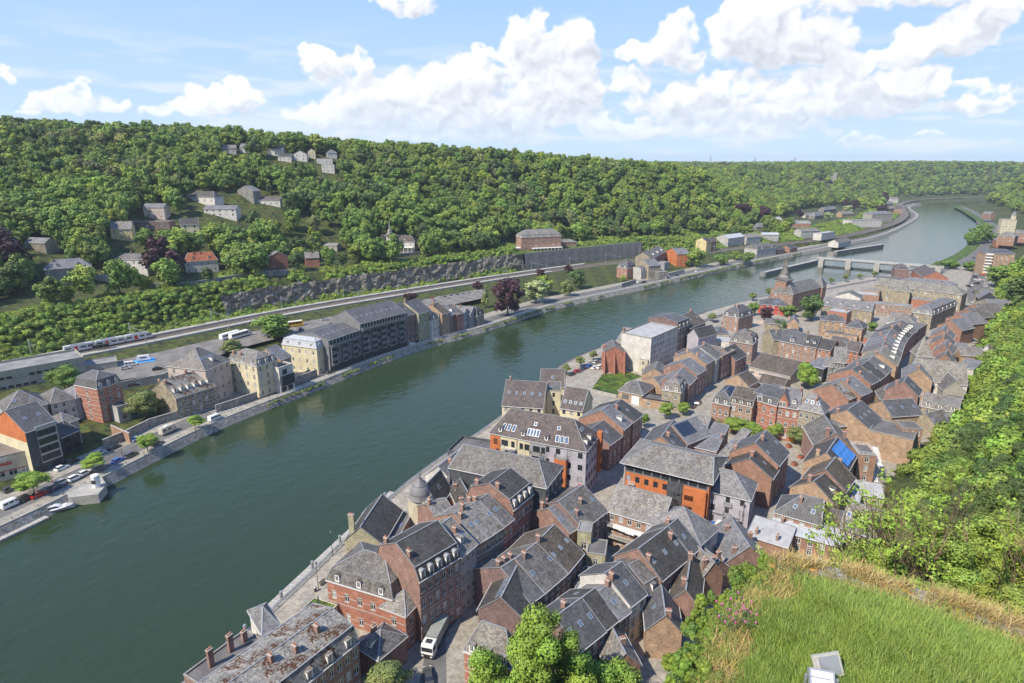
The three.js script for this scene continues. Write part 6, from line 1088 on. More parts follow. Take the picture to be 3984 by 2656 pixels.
{ const g = turretb, B = dim(g), t = mesh('turret', new THREE.CylinderGeometry(3, 3, 20, 12), M.cr2, g); t.position.set(B.W * 0.8, 10, -4); const r = mesh('turret_roof', new THREE.ConeGeometry(3.4, 6, 12), M.rs5, g); r.position.set(B.W * 0.8, 23, -4); }
{ const g = turrethouse, B = dim(g), r = mesh('turret_roof', lathe([[2.4, 0], [1.2, 1.6], [0.05, 6]], 4), M.rs5, g); r.position.set(B.W * 0.5, B.h + 2.4, -B.D / 2); }
{ const g = church, B = dim(g); for (let k = 0; k < 5; k++) winOn(g, 'f', 0.2 + k * 0.15, 3, 1.2, 3, 0.02); }
{ const g = ornate, B = dim(g); const gb = new GB(), w = B.W * 0.5; gb.box(0.2, B.h, -0.5, w, B.h + 1.8, 0.12).poly([[0.2, B.h + 1.8, 0.12], [w, B.h + 1.8, 0.12], [(w + 0.2) / 2, B.h + 5, 0.12]]); gb.build('front_gable', M.b6, g); const r = new GB(), px = (w + 0.2) / 2; r.slab([[-0.1, B.h + 1.7, 0.3], [px, B.h + 5.3, 0.3], [px, B.h + 5.3, -4.5], [-0.1, B.h + 1.7, -4.5]], 0.15).slab([[px, B.h + 5.3, 0.3], [w + 0.3, B.h + 1.7, 0.3], [w + 0.3, B.h + 1.7, -4.5], [px, B.h + 5.3, -4.5]], 0.15); r.build('gable_roof', M.rs5, g); for (const u of [0.16, 0.32]) winOn(g, 'f', u, B.h + 0.2, 1.0, 1.7, 0.14, false); const d = mesh('door', doorGeo(1.6, 3), mat([0.55, 0.24, 0.03]), g); d.position.set(B.W * 0.86, 0.1, 0.1); panel(g, 'f', 0.12, 0.44, 3.6, 4, M.sill, 0.5, 'balcony'); }
solar(solarhouse, 'r', 5, 4, 0.05, 0.6, 0.3, 0.95); { const g = cornersolar, B = dim(g); for (let j = 0; j < 3; j++) for (let i = 0; i < 6; i++) new GB().slab([[2.2 + i * 1.1, B.h + 3.0 + j * 0.42, -2.6 - j * 2], [3.2 + i * 1.1, B.h + 3.0 + j * 0.42, -2.6 - j * 2], [3.2 + i * 1.1, B.h + 3.7 + j * 0.42, -4.0 - j * 2], [2.2 + i * 1.1, B.h + 3.7 + j * 0.42, -4.0 - j * 2]], 0.06).build('solar_panel', M.solar, g); }
{ // sloping buttresses
  const g = buttress, B = dim(g); for (const u of [0.02, 0.5, 0.98]) { const x = B.W * u; new GB().poly([[x - 0.35, -0.5, 2.6], [x + 0.35, -0.5, 2.6], [x + 0.35, B.h, 0.1], [x - 0.35, B.h, 0.1]]).poly([[x - 0.35, -0.5, 0], [x - 0.35, -0.5, 2.6], [x - 0.35, B.h, 0.1], [x - 0.35, B.h, 0]]).poly([[x + 0.35, -0.5, 2.6], [x + 0.35, -0.5, 0], [x + 0.35, B.h, 0], [x + 0.35, B.h, 0.1]]).build('buttress', M.b6, g); }
}
{ const g = garage, B = dim(g); panel(g, 'f', 0.56, 0.86, 0, 3.4, M.white, 0.05, 'garage_door'); panel(g, 'f', 0.14, 0.44, 1.4, 3.4, M.pane, 0.03, 'barred_window'); for (let k = 0; k <= 8; k++) panel(g, 'f', 0.14 + k * 0.0372, 0.144 + k * 0.0372, 1.4, 3.4, M.frame, 0.06, 'bar'); }
{ const g = tower, B = dim(g); for (let k = 0; k < 7; k++) { const y = 2.2 + k * 2.55; balcony(g, 'f', 0.02, 0.26, y, M.frame, 1.6); panel(g, 'f', 0.03, 0.25, y + 0.1, y + 1.1, M.frame, 1.65, 'balcony_front'); } panel(g, 'f', -0.05, 0.5, 0.6, 1.6, M.or, 2.6, 'awning'); const S = B; for (let i = 0; i < 5; i++) for (let j = 0; j < 3; j++) new GB().slab([[7 + i * 2.6, B.h + 1.2 + j * 0.6, -3 - j * 2], [9.2 + i * 2.6, B.h + 1.2 + j * 0.6, -3 - j * 2], [9.2 + i * 2.6, B.h + 1.75 + j * 0.6, -4.7 - j * 2], [7 + i * 2.6, B.h + 1.75 + j * 0.6, -4.7 - j * 2]], 0.08).build('solar_panel', M.solar, g); }
{ // outside stairs and terrace rail
  const g = stairhouse, B = dim(g); railGB([[0.1, B.h, -0.1], [B.W - 0.1, B.h, -0.1], [B.W - 0.1, B.h, -B.D + 0.2], [0.1, B.h, -B.D + 0.2], [0.1, B.h, -0.1]], 1.1).build('balustrade', M.frame, g);
  for (let k = 0; k < 3; k++) { const y = k * 3, s = new GB(), up = k % 2 ? -1 : 1, x0 = B.W + 0.9, z0 = k % 2 ? -5.5 : -1, z1 = k % 2 ? -1 : -5.5; for (let i = 0; i < 12; i++) { const t = i / 12; s.box(x0, y + t * 3, Math.min(z0 + (z1 - z0) * t, z0 + (z1 - z0) * (t + 0.08)), x0 + 1.1, y + t * 3 + 0.08, Math.max(z0 + (z1 - z0) * t, z0 + (z1 - z0) * (t + 0.08))); } for (const x of [x0, x0 + 1.1]) s.bar([x, y + 1, z0], [x, y + 4, z1], 0.08, 0.08).bar([x, y, z0], [x, y + 3, z1], 0.08, 0.25); s.box(x0, y + 2.9, Math.min(z1, z1 - 1.2 * up), x0 + 1.3, y + 3, Math.max(z1, z1 - 1.2 * up)); s.build('stair_flight', M.frame, g); }
}
{ // blue tarpaulin lying on the slate
  const g = tarphouse, B = dim(g), S = B.slopes.r, gb = new GB(), n = 10, m = 8, P = (i, j) => { const p = S(0.25 + 0.7 * i / n, 0.9 - 0.85 * j / m + (i > 5 ? -0.04 : 0)).p; return [p[0], p[1] + 0.22 + Math.sin(i * 1.9 + j) * 0.09 + Math.cos(j * 2.3) * 0.06, p[2]]; };
  for (let i = 0; i < n; i++) for (let j = 0; j < m; j++) { const q = [P(i, j), P(i + 1, j), P(i + 1, j + 1), P(i, j + 1)]; gb.slab([q[0], q[1], q[2]], 0.03).slab([q[0], q[2], q[3]], 0.03); }
  const o = group('tarpaulin', 'blue tarpaulin spread over a dark slate roof near the square', 'tarpaulin', null, [g.position.x, g.position.y, g.position.z], g.rotation.y); gb.build('sheet', mat([0.05, 0.22, 0.62], null, { roughness: 0.5 }), o);
}

// ---------------------------------------------------------------- vehicles
const glass = new THREE.MeshPhysicalMaterial({ color: new THREE.Color().setRGB(0.02, 0.024, 0.028), roughness: 0.05, ior: 1.6 });
const tyre = mat([0.02, 0.02, 0.02]), rim = mat([0.5, 0.5, 0.5], null, { metalness: 0.7, roughness: 0.4 }), lampW = mat([0.8, 0.8, 0.78], null, { roughness: 0.2 }), lampR = mat([0.4, 0.02, 0.02], null, { roughness: 0.3 });
const PAINT = { white: [0.78, 0.78, 0.78], silver: [0.45, 0.46, 0.47], grey: [0.16, 0.165, 0.17], black: [0.018, 0.018, 0.02], blue: [0.02, 0.12, 0.45], 'dark blue': [0.02, 0.035, 0.11], red: [0.48, 0.015, 0.02], 'dark grey': [0.06, 0.062, 0.068], beige: [0.5, 0.46, 0.38] };
const paintM = {}; for (const k in PAINT) paintM[k] = new THREE.MeshPhysicalMaterial({ color: new THREE.Color().setRGB(...PAINT[k]), roughness: 0.35, clearcoat: 1, clearcoatRoughness: 0.06 });
const prism = (key, prof, w0, w1, taper) => cached(key, () => { // side outline extruded across, narrowed towards the top
  const g = new GB(), H = Math.max(...prof.map(p => p[1])), y0 = Math.min(...prof.map(p => p[1])), wd = y => (w0 + (w1 - w0) * clamp((y - y0) / (H - y0))) / 2, L = prof.map(p => [p[0], p[1], -wd(p[1])]), Rr = prof.map(p => [p[0], p[1], wd(p[1])]), n = prof.length;
  const sh = THREE.ShapeUtils.triangulateShape(prof.map(p => new THREE.Vector2(p[0], p[1])), []); for (const t of sh) { g.poly([Rr[t[0]], Rr[t[1]], Rr[t[2]]]).poly([L[t[2]], L[t[1]], L[t[0]]]); }
  for (let k = 0; k < n; k++) { const m = (k + 1) % n; g.poly([Rr[m], Rr[k], L[k], L[m]]); } return g.geo(); });
const wheelGeo = cached('wheel', () => { const g = new THREE.CylinderGeometry(0.32, 0.32, 0.2, 14); g.rotateX(Math.PI / 2); return g; }), rimGeo = cached('rim', () => { const g = new THREE.CylinderGeometry(0.19, 0.19, 0.215, 10); g.rotateX(Math.PI / 2); return g; });
const SHAPES = { // body outline, glass outline, roof outline, wheelbase
  hatch: { b: [[-2, 0.22], [2.02, 0.22], [2.08, 0.55], [1.95, 0.72], [0.95, 0.92], [-1.85, 0.98], [-2.06, 0.8], [-2.08, 0.45]], g: [[-1.8, 0.95], [0.98, 0.9], [0.3, 1.4], [-1.35, 1.42]], r: [[-1.42, 1.40], [0.32, 1.38], [0.22, 1.47], [-1.3, 1.5]], x: 1.28 },
  suv: { b: [[-2.1, 0.28], [2.15, 0.28], [2.2, 0.7], [2.05, 0.92], [1.05, 1.08], [-2.05, 1.12], [-2.2, 0.9], [-2.2, 0.5]], g: [[-2, 1.08], [1.1, 1.04], [0.4, 1.6], [-1.75, 1.62]], r: [[-1.8, 1.59], [0.42, 1.57], [0.3, 1.68], [-1.7, 1.71]], x: 1.35 },
  saloon: { b: [[-2.25, 0.22], [2.2, 0.22], [2.26, 0.52], [2.1, 0.7], [1.05, 0.88], [-1.6, 0.95], [-2.2, 0.9], [-2.3, 0.5]], g: [[-1.75, 0.93], [1.1, 0.86], [0.35, 1.34], [-1.0, 1.36]], r: [[-1.08, 1.34], [0.36, 1.32], [0.25, 1.41], [-0.95, 1.43]], x: 1.4 },
  van: { b: [[-2.6, 0.3], [2.5, 0.3], [2.55, 0.9], [1.95, 1.15], [1.35, 1.95], [1.1, 2.15], [-2.55, 2.2], [-2.65, 0.8]], g: [[1.32, 1.15], [1.9, 1.13], [1.38, 1.9], [1.3, 1.9]], r: [[-2.5, 2.18], [1.05, 2.13], [0.95, 2.22], [-2.4, 2.27]], x: 1.6 },
};
function car(label, color, type, x, z, turn, o = {}) {
  const S = SHAPES[type], y = o.y ?? 0.03, g = group(o.name || (type === 'van' ? 'van' : 'parked_car'), label, type === 'van' ? 'van' : 'car', o.group, [x, y, z], turn), pm = paintM[color];
  mesh('body', prism('body' + type, S.b, 1.8, type === 'van' ? 1.86 : 1.62), pm, g); mesh('windows', prism('glass' + type, S.g, type === 'van' ? 1.9 : 1.6, type === 'van' ? 1.8 : 1.26), glass, g); mesh('roof', prism('roof' + type, S.r, 1.3, 1.12), pm, g);
  for (const sx of [-1, 1]) for (const sz of [-1, 1]) { const w = mesh('wheel', wheelGeo, tyre, g); w.position.set(sx * S.x, 0.32, sz * 0.8); if (o.near) mesh('rim', rimGeo, rim, w); }
  if (type === 'van') for (const sz of [-1, 1]) for (const [u, w] of [[-1.7, 0.55], [-0.3, 0.55], [0.95, 0.3]]) mesh('side_window', cached('vw' + w, () => new GB().box(-w, 1.3, -0.02, w, 1.85, 0.02).geo()), glass, g).position.set(u, 0, sz * 0.93);
  const lg = cached('lamp', () => new GB().box(-0.05, -0.09, -0.17, 0.05, 0.09, 0.17).geo()); for (const sz of [-1, 1]) { mesh('headlight', lg, lampW, g).position.set(S.b[2][0] - 0.05, 0.62 + (type === 'van' ? 0.15 : 0), sz * 0.62); mesh('tail_light', lg, lampR, g).position.set(-S.x * 1.58, 0.75, sz * 0.62); }
  return g;
}
const ordw = ['first', 'second', 'third', 'fourth', 'fifth', 'sixth', 'seventh', 'eighth', 'ninth', 'tenth', 'eleventh', 'twelfth', 'thirteenth', 'fourteenth'];
const tq = (x, z) => { const s = sL(x, z), p = offPt(LB, s, 0); return Math.atan2(-p[3], p[2]); };
// far quay: parked cars
for (const [x, z, c, t, l, r] of [
  [-148.9, -167.1, 'dark grey', 'suv', 'dark grey estate car at the left end of the quay car park'], [-140.5, -162.0, 'black', 'suv', 'black car half hidden behind the leafy quay tree'], [-138.4, -164.1, 'red', 'saloon', 'red car under the nearest leafy quay tree'], [-136.4, -168.4, 'dark blue', 'saloon', 'dark blue car two places left of the white kiosk'], [-136.5, -171.4, 'silver', 'suv', 'silver grey car parked behind the dark blue car near the kiosk'],
  [-134.4, -173.9, 'white', 'suv', 'larger of the two white cars beside the white kiosk'], [-133.6, -177.3, 'white', 'hatch', 'smaller white car just behind the white kiosk'], [-130.9, -180.4, 'grey', 'suv', 'grey estate under the quay tree right of the kiosk'], [-143.1, -180.6, 'white', 'hatch', 'white car in front of the orange gabled house'], [-142.6, -184.5, 'black', 'suv', 'black car parked against the black clad house'], [-137.6, -191.0, 'silver', 'suv', 'silver car by the garden wall across from the bright blue car'], [-135.5, -195.5, 'black', 'saloon', 'black car parked along the stone garden wall'], [-128.4, -185.8, 'blue', 'hatch', 'bright blue small car on the far quay'], [-126.4, -189.6, 'dark grey', 'suv', 'dark estate just right of the bright blue car'], [-132.0, -202.6, 'white', 'saloon', 'white car by the garden steps near the camper'], [-122.4, -198.4, 'dark grey', 'suv', 'dark car in front of the camper van'], [-84.1, -274.8, 'dark grey', 'suv', 'dark car parked below the cream villa'], [-54.0, -322.6, 'white', 'hatch', 'white car parked before the purple brown brick house'], [-50.3, -327.7, 'dark grey', 'hatch', 'dark car beside the white car on the far quay'],
  [102.4, -500.3, 'white', 'hatch', 'white car below the tent roofed villa'], [106.8, -501.0, 'black', 'suv', 'black car below the tent roofed villa'], [133.1, -526.3, 'white', 'hatch', 'white car below the long garden terrace'], [141.9, -533.5, 'black', 'saloon', 'black car right of the white car below the garden terrace'], [164.7, -554.9, 'white', 'saloon', 'white car alone on the far quay road'] ]) car(l, c, t, x, z, tq(x, z) + (r || 0), { group: 'cars parked on the far quay', near: true });
car('white camper van with a pop top at the left edge of the quay', 'white', 'van', -142.2, -158.6, tq(-142.2, -158.6), { near: true, name: 'camper_van' });
car('white minibus beside the stone house with six dormers', 'white', 'van', -112.5, -220.6, tq(-112.5, -220.6), { near: true, name: 'minibus' });
{ // camper
  const x = [-124.2, -208.6], g = group('motorhome', 'cream motorhome parked beside the hedge on the far quay', 'motorhome', null, [x[0], 0.03, x[1]], tq(...x)); mesh('body', prism('mh', [[-3, 0.4], [3, 0.4], [3.1, 1.2], [2.3, 1.6], [2.6, 2.1], [2.4, 2.8], [-2.9, 2.85], [-3.05, 0.8]], 2.1, 2), paintM.beige, g); mesh('windscreen', prism('mhg', [[2.35, 1.58], [2.95, 1.25], [2.6, 1.95], [2.4, 1.95]], 1.9, 1.8), glass, g); for (const s of [-1, 1]) { for (const u of [-1.9, 0.2]) new GB().box(u - 0.6, 1.5, s * 1.03 - 0.02, u + 0.6, 2.2, s * 1.03 + 0.02).build('side_window', glass, g); for (const u of [-1.7, 1.8]) mesh('wheel', wheelGeo, tyre, g).position.set(u, 0.34, s * 0.95); } new GB().box(-1, 2.83, -0.5, 0.2, 3.05, 0.5).build('roof_hatch', M.white, g);
}
// car park behind the beech: rows of cars
{ const cols = ['red', 'grey', 'black', 'dark blue', 'white', 'silver', 'black', 'red', 'dark grey', 'blue', 'black', 'white']; const rowsP = [['back', [-55.1, -423.0], [-23.1, -450.5], 9], ['middle', [-51.8, -415.3], [-21.9, -442.0], 11], ['front', [-47.0, -408.0], [-21.0, -432.5], 11]];
  rowsP.forEach(([n, a, b, m], r) => { for (let k = 0; k < m; k++) { const t = k / (m - 1), x = a[0] + (b[0] - a[0]) * t, z = a[1] + (b[1] - a[1]) * t, c = cols[(k * 5 + r * 3) % cols.length], o = car(`${c} car, ${ordw[k]} from the left in the ${n} row of the station car park`, c, ['hatch', 'suv', 'saloon'][(k + r) % 3], x, z, Math.atan2(-(b[1] - a[1]), b[0] - a[0]) + Math.PI / 2 + (r % 2) * Math.PI, { group: 'cars in the station car park', y: GY(x, z) + 0.5 }); } });
  struct('car_park', sheet([[-65.3, -415.3], [-20.1, -460.8], [-18.7, -425.7], [-37.3, -405.1], [-55.6, -396.3]], 3.75), M.yard, 'pale car park behind the far quay houses'); }
struct('station_yard', sheet([[-196.1, -273.6], [-173.8, -299.5], [-153.8, -326.9], [-89.5, -393.9], [-105.2, -357.0], [-118.2, -333.3], [-136.9, -305.9], [-155.0, -264.3], [-170.2, -255.6]], 3.42), M.yard, 'pale station yard behind the far quay houses');
for (const [x, z, c, t, l, a] of [[-175.8, -271.2, 'silver', 'hatch', 'silver car in the station yard', 0], [-176.3, -276.0, 'white', 'van', 'white van in the station yard beside the caravan', 0], [-160.6, -270.0, 'black', 'saloon', 'black car alone on the station ramp', 0], [-158.9, -248.5, 'black', 'suv', 'black car on the lane below the station ramp', 0], [-142.3, -330.5, 'white', 'suv', 'white car beside the two parked buses', 0], [-142.5, -330.6, 'white', 'hatch', 'white car left of the round yard tree', 0], [-118.4, -339.8, 'dark blue', 'suv', 'dark blue car just right of the yellow bus', 1.2], [-111.3, -362.5, 'silver', 'saloon', 'silver car behind the flat gravel roof', 0], [-89.9, -388.8, 'white', 'hatch', 'white car behind the long dark apartments', 0]]) car(l, c, t, x, z, a + 0.55, { y: 3.46 });
{ const p = [-174.5, -283.5], g = group('caravan', 'white caravan on blue sheeting in the station yard', 'caravan', null, [p[0], 3.46, p[1]], 0.5); mesh('body', prism('cv', [[-2.9, 0.5], [2.9, 0.5], [3.0, 1.6], [2.4, 2.7], [-2.5, 2.75], [-3, 1.5]], 2.2, 2.1), paintM.white, g); for (const s of [-1, 1]) { new GB().box(-1.4, 1.5, s * 1.1 - 0.02, 1.2, 2.1, s * 1.1 + 0.02).build('side_window', glass, g); mesh('wheel', wheelGeo, tyre, g).position.set(0, 0.34, s * 0.95); } const t = group('ground_sheet', 'bright blue ground sheet under the caravan', 'ground sheet', null, [p[0], 3.45, p[1]], 0.5); new GB().box(-4.2, 0, -3, 4.6, 0.02, 3).build('sheet', mat([0.03, 0.3, 0.7]), t); }
function bus(label, c, x, z, turn, y) { const g = group('bus', label, 'bus', null, [x, y, z], turn); mesh('body', prism('bus', [[-5.8, 0.4], [5.8, 0.4], [5.9, 1.4], [5.7, 3.0], [-5.8, 3.05], [-5.9, 1.2]], 2.5, 2.4), c, g); new GB().box(-5.6, 3.02, -1.1, 5.5, 3.12, 1.1).build('roof', M.white, g); for (const s of [-1, 1]) { for (let k = 0; k < 6; k++) new GB().box(-5.3 + k * 1.75, 1.5, s * 1.24 - 0.02, -3.75 + k * 1.75, 2.6, s * 1.24 + 0.02).build('side_window', glass, g); for (const u of [-3.4, 3.8]) { const w = mesh('wheel', wheelGeo, tyre, g); w.position.set(u, 0.45, s * 1.1); w.scale.set(1.4, 1.4, 1.2); } } new GB().box(5.78, 1.3, -1.1, 5.9, 2.7, 1.1).build('windscreen', glass, g); return g; }
const yelM = new THREE.MeshPhysicalMaterial({ color: new THREE.Color().setRGB(0.75, 0.42, 0.02), roughness: 0.35, clearcoat: 0.6 });
bus('yellow and dark bus beside the round yard tree', yelM, -125.7, -347.7, 0.55, 3.46); bus('left of the two white buses parked side by side', paintM.white, -151.1, -323.9, 1.1, 3.46); bus('right of the two white buses parked side by side', paintM.white, -146.5, -324.8, 1.1, 3.46);
{ // train at the platform
  const trM = mat([0.62, 0.64, 0.66], null, { roughness: 0.35, metalness: 0.2 }), red = mat([0.6, 0.02, 0.02], null, { roughness: 0.4 }), s0 = sAt(RAIL, -216.1, -290.2), s1 = sAt(RAIL, -183.9, -316.5), g = group('train', 'white passenger train with red doors standing at the platform', 'train', null, [0, 0, 0]); const L = (s1 - s0) / 3;
  for (let c = 0; c < 3; c++) { const a = offPt(RAIL, s0 + c * L + 0.4, 1.3), b = offPt(RAIL, s0 + (c + 1) * L - 0.4, 1.3), l = Math.hypot(b[0] - a[0], b[1] - a[1]), car0 = new THREE.Group(); car0.name = 'carriage'; car0.position.set(a[0], 3.9, a[1]); car0.rotation.y = Math.atan2(-(b[1] - a[1]), b[0] - a[0]); g.add(car0);
    mesh('body', prism('tr' + c, c === 2 ? [[0, 0.6], [l, 0.6], [l + 0.1, 1.6], [l - 0.9, 3.0], [l - 2.4, 3.7], [0, 3.7]] : [[0, 0.6], [l, 0.6], [l, 3.7], [0, 3.7]], 2.85, 2.7), trM, car0); const n = Math.round(l / 3); for (const sd of [-1, 1]) for (let k = 0; k < n; k++) { const x = (k + 0.5) * l / n, dr = k % 3 === 1; new GB().box(x - (dr ? 0.75 : 1.2), dr ? 0.8 : 1.8, sd * 1.42 - 0.03, x + (dr ? 0.75 : 1.2), dr ? 3.0 : 2.7, sd * 1.42 + 0.03).build(dr ? 'door' : 'side_window', dr ? red : glass, car0); } new GB().box(l * 0.2, 3.7, -0.9, l * 0.7, 4.0, 0.9).build('roof_unit', M.metal, car0); if (c === 2) new GB().box(l - 1.0, 1.7, -1.2, l - 0.35, 2.6, 1.2).build('windscreen', glass, car0); }
}
// ---- town side vehicles
for (const [fr, x, z, c, t, l, a] of [[0, 27.2, -272.2, 'dark grey', 'suv', 'dark car nearest the brown roofs on the riverside road', -0.15], [0, 30.3, -276.7, 'red', 'hatch', 'red car on the riverside road by the weedy plot', -0.15], [0, 34.0, -281.0, 'dark blue', 'hatch', 'dark blue car right of the red car on the riverside road', -0.15], [0, 37.1, -284.8, 'blue', 'hatch', 'bright blue car on the riverside road', -0.15], [0, 41.1, -290.2, 'silver', 'suv', 'silver car beside the propped brick house', -0.15], [0, 39.2, -281.7, 'white', 'hatch', 'white car left of the white van on the riverside road', -0.15], [0, 41.7, -282.2, 'white', 'suv', 'white car against the propped brick house', -0.15], [0, 72.1, -233.1, 'black', 'hatch', 'nearer of two black cars in the lane above the square', 0.1], [0, 75.2, -236.8, 'black', 'suv', 'farther of two black cars in the lane above the square', 0.1], [0, 90.2, -205.1, 'black', 'suv', 'black people carrier parked on the square before the ornate house', -1.9], [0, 124.3, -371.0, 'dark blue', 'saloon', 'dark blue car by the banded riverside villa', -0.3], [0, 128.2, -367.2, 'grey', 'suv', 'grey car against the banded riverside villa', -0.3], [0, 15.8, -163.6, 'white', 'suv', 'white car in the gap beside the grey slate-hung building', 0.2], [0, 14.9, -159.6, 'black', 'saloon', 'black car behind the white car in the slate building gap', 0.2], [0, -15.8, -96.7, 'dark grey', 'saloon', 'dark car in the street behind the lorry at the bottom edge', 0.9], [0, -15.4, -199.6, 'dark blue', 'suv', 'dark blue car at the end of the promenade', 0.5]]) car(l, c, t, x, z, Math.PI / 2 - 0.65 + a, { near: true });
{ const pts = [[415.5, -554.4], [402.9, -539.1], [405.8, -539.1], [392.3, -526.3], [381.2, -514.0], [383.1, -512.5], [386.1, -512.5], [388.1, -510.4], [400.9, -524.7], [372.5, -496.5], [375.1, -497.9], [358.5, -485.5], [362.5, -488.2], [345.5, -459.8], [325.2, -432.2], [319.7, -424.8], [468.5, -635.5], [492.7, -663.8], [501.9, -673.7], [453.1, -607.4]], cs = ['black', 'silver', 'dark grey', 'black', 'grey', 'white', 'white', 'silver', 'white', 'black', 'dark grey', 'black', 'white', 'dark grey', 'silver', 'white', 'black', 'grey', 'white', 'white']; pts.forEach(([x, z], k) => car(`${cs[k]} car, ${ordw[k % 14]} ${k < 14 ? 'from the tower block' : 'along the kerb'} in the car park road`, cs[k], ['hatch', 'suv', 'saloon'][k % 3], x, z, 1.1 + (k % 2) * 0.5, { group: 'cars by the tower block' })); }
{ // white cabbed lorry in the near street
  const p = [-15.5, -105.7], g = group('lorry', 'white cabbed lorry with a grey covered trailer in the near street', 'lorry', null, [p[0], 0.03, p[1]], Math.PI / 2 + 3.14 - 0.25); mesh('cab', prism('cab', [[2.4, 0.5], [4.6, 0.5], [4.7, 1.4], [4.55, 3.0], [4.2, 3.3], [2.4, 3.3]], 2.5, 2.4), paintM.white, g); new GB().box(4.52, 1.75, -1.12, 4.66, 2.75, 1.12).build('windscreen', glass, g); new GB().box(4.62, 0.5, -1.2, 4.76, 1.3, 1.2).build('grille', tyre, g); new GB().box(2.9, 3.28, -0.6, 3.9, 3.5, 0.6).build('roof_hatch', M.darkMetal, g); mesh('trailer', prism('trl', [[-4.6, 1.1], [2.1, 1.1], [2.1, 3.4], [-4.6, 3.4]], 2.5, 2.4), mat([0.33, 0.36, 0.34], T.render), g); for (const s of [-1, 1]) { new GB().box(3.1, 1.8, s * 1.22 - 0.03, 4.2, 2.7, s * 1.22 + 0.03).build('side_window', glass, g); for (const u of [-3.6, -2.2, 1.2, 3.6]) { const w = mesh('wheel', wheelGeo, tyre, g); w.position.set(u, 0.5, s * 1.05); w.scale.set(1.55, 1.55, 1.4); } new GB().box(4.3, 0.8, s * 0.9 - 0.2, 4.8, 1.05, s * 0.9 + 0.2).build('headlight', lampW, g); } }
{ const p = [55.2, -144.0], g = group('lorry', 'blue and yellow delivery lorry beside the lilac corner building', 'lorry', null, [p[0], 0.03, p[1]], 2.45); mesh('box_body', prism('dl', [[-3.2, 0.9], [2.0, 0.9], [2.0, 3.3], [-3.2, 3.3]], 2.3, 2.3), mat([0.6, 0.5, 0.1]), g); mesh('cab', prism('dlc', [[2.1, 0.5], [3.9, 0.5], [4, 1.3], [3.5, 2.4], [2.1, 2.5]], 2.2, 2.1), paintM.blue, g); new GB().box(-3.1, 3.3, -1.1, 1.9, 3.36, 1.1).build('roof', M.white, g); for (const s of [-1, 1]) { new GB().box(-3.1, 0.95, s * 1.16 - 0.02, 1.9, 1.9, s * 1.16 + 0.02).build('side_stripe', paintM.blue, g); for (const u of [-2.2, 2.9]) mesh('wheel', wheelGeo, tyre, g).position.set(u, 0.4, s); } new GB().box(3.45, 1.45, -0.95, 3.85, 2.2, 0.95).build('windscreen', glass, g); }
// ---- boats
function boat(label, x, z, turn, L) { const g = group('motor_boat', label, 'boat', null, [x, -2.8, z], turn), k = L / 9, hull = new GB(), n = 10, sec = t => { const w = 1.35 * Math.sqrt(clamp(1 - Math.pow(Math.max(0, t * 2 - 1), 2.2))), sh = 0.95 + 0.4 * t * t; return [[-4.5 + 9 * t, -0.3, 0], [-4.5 + 9 * t, sh, w], [-4.5 + 9 * t, sh, -w]]; };
  for (let i = 0; i < n; i++) { const a = sec(i / n), b = sec((i + 1) / n); hull.poly([a[0], b[0], b[1], a[1]]).poly([b[0], a[0], a[2], b[2]]).poly([a[1], b[1], b[2], a[2]]); } const q = sec(0); hull.poly([q[0], q[1], q[2]]); mesh('hull', hull.geo(), paintM.white, g).scale.setScalar(k); mesh('cabin', prism('bcab', [[-1.8, 0.95], [2.0, 1.05], [1.2, 1.6], [0.4, 1.9], [-1.8, 1.9]], 1.9, 1.5), paintM.white, g).scale.setScalar(k); mesh('windows', prism('bwin', [[-1.6, 1.35], [1.3, 1.35], [0.7, 1.72], [-1.6, 1.72]], 1.84, 1.66), glass, g).scale.setScalar(k); railGB([[2.5, 1.1, 0.9], [4.2, 1.35, 0], [2.5, 1.1, -0.9]], 0.5).build('pulpit_rail', M.metal, g).scale.setScalar(k); return g; }
boat('white cabin cruiser moored at the left pontoon', -131.7, -160.2, 0.55, 10); boat('small white motor boat moored by the far quay', 90.8, -478.2, 0.75, 6.5);

// ---------------------------------------------------------------- river works: pontoons, rails, dam, lock
{ const deck = (name, label, fr, to, w, m, plank) => { const g = group(name, label, 'pontoon', null, [fr[0], 0, fr[1]]), dx = to[0] - fr[0], dz = to[1] - fr[1], L = Math.hypot(dx, dz); g.rotation.y = Math.atan2(-dz, dx); new GB().box(0, -2.95, 0, L, -2.2, w).build('float', M.concrete, g); for (let k = 0; k < Math.round(L / plank); k++) new GB().box(k * plank + 0.03, -2.2, -0.05, (k + 1) * plank - 0.03, -2.1, w + 0.05).build('plank', Array.isArray(m) ? m[(k >> 1) % 2] : m, g); return g; };
  deck('floating_pontoon', 'pale grey floating landing stage along the near quay', [-56.3, -117.0], [-37.2, -170.5], 2.6, M.deck, 0.6); deck('floating_pontoon', 'orange and grey planked landing stage at the bottom edge', [-64.4, -95.9], [-55.8, -112.7], 3.4, [M.deckOrange, M.deck], 1.1); deck('floating_pontoon', 'narrow pale landing stage at the left edge of the far quay', [-137.7, -145.6], [-132.6, -157.3], 2.4, M.deck, 0.7); }
function railing(name, label, PL, s0, s1, d, y, m, step, h = 1.1) { const g = group(name, label, 'railing'), pg = cached('post' + h, () => new GB().box(-0.05, 0, -0.05, 0.05, h, 0.05).geo()), n = Math.round((s1 - s0) / step); for (let k = 0; k <= n; k++) { const p = offPt(PL, s0 + k * step, d); mesh('post', pg, m, g).position.set(p[0], y, p[1]); } for (const q of [h, h * 0.62, h * 0.3]) { const gb = new GB(); for (let k = 0; k < n; k++) { const a = offPt(PL, s0 + k * step, d), b = offPt(PL, s0 + (k + 1) * step, d); gb.bar([a[0], y + q, a[1]], [b[0], y + q, b[1]], 0.07, 0.07); } gb.build('handrail', m, g); } return g; }
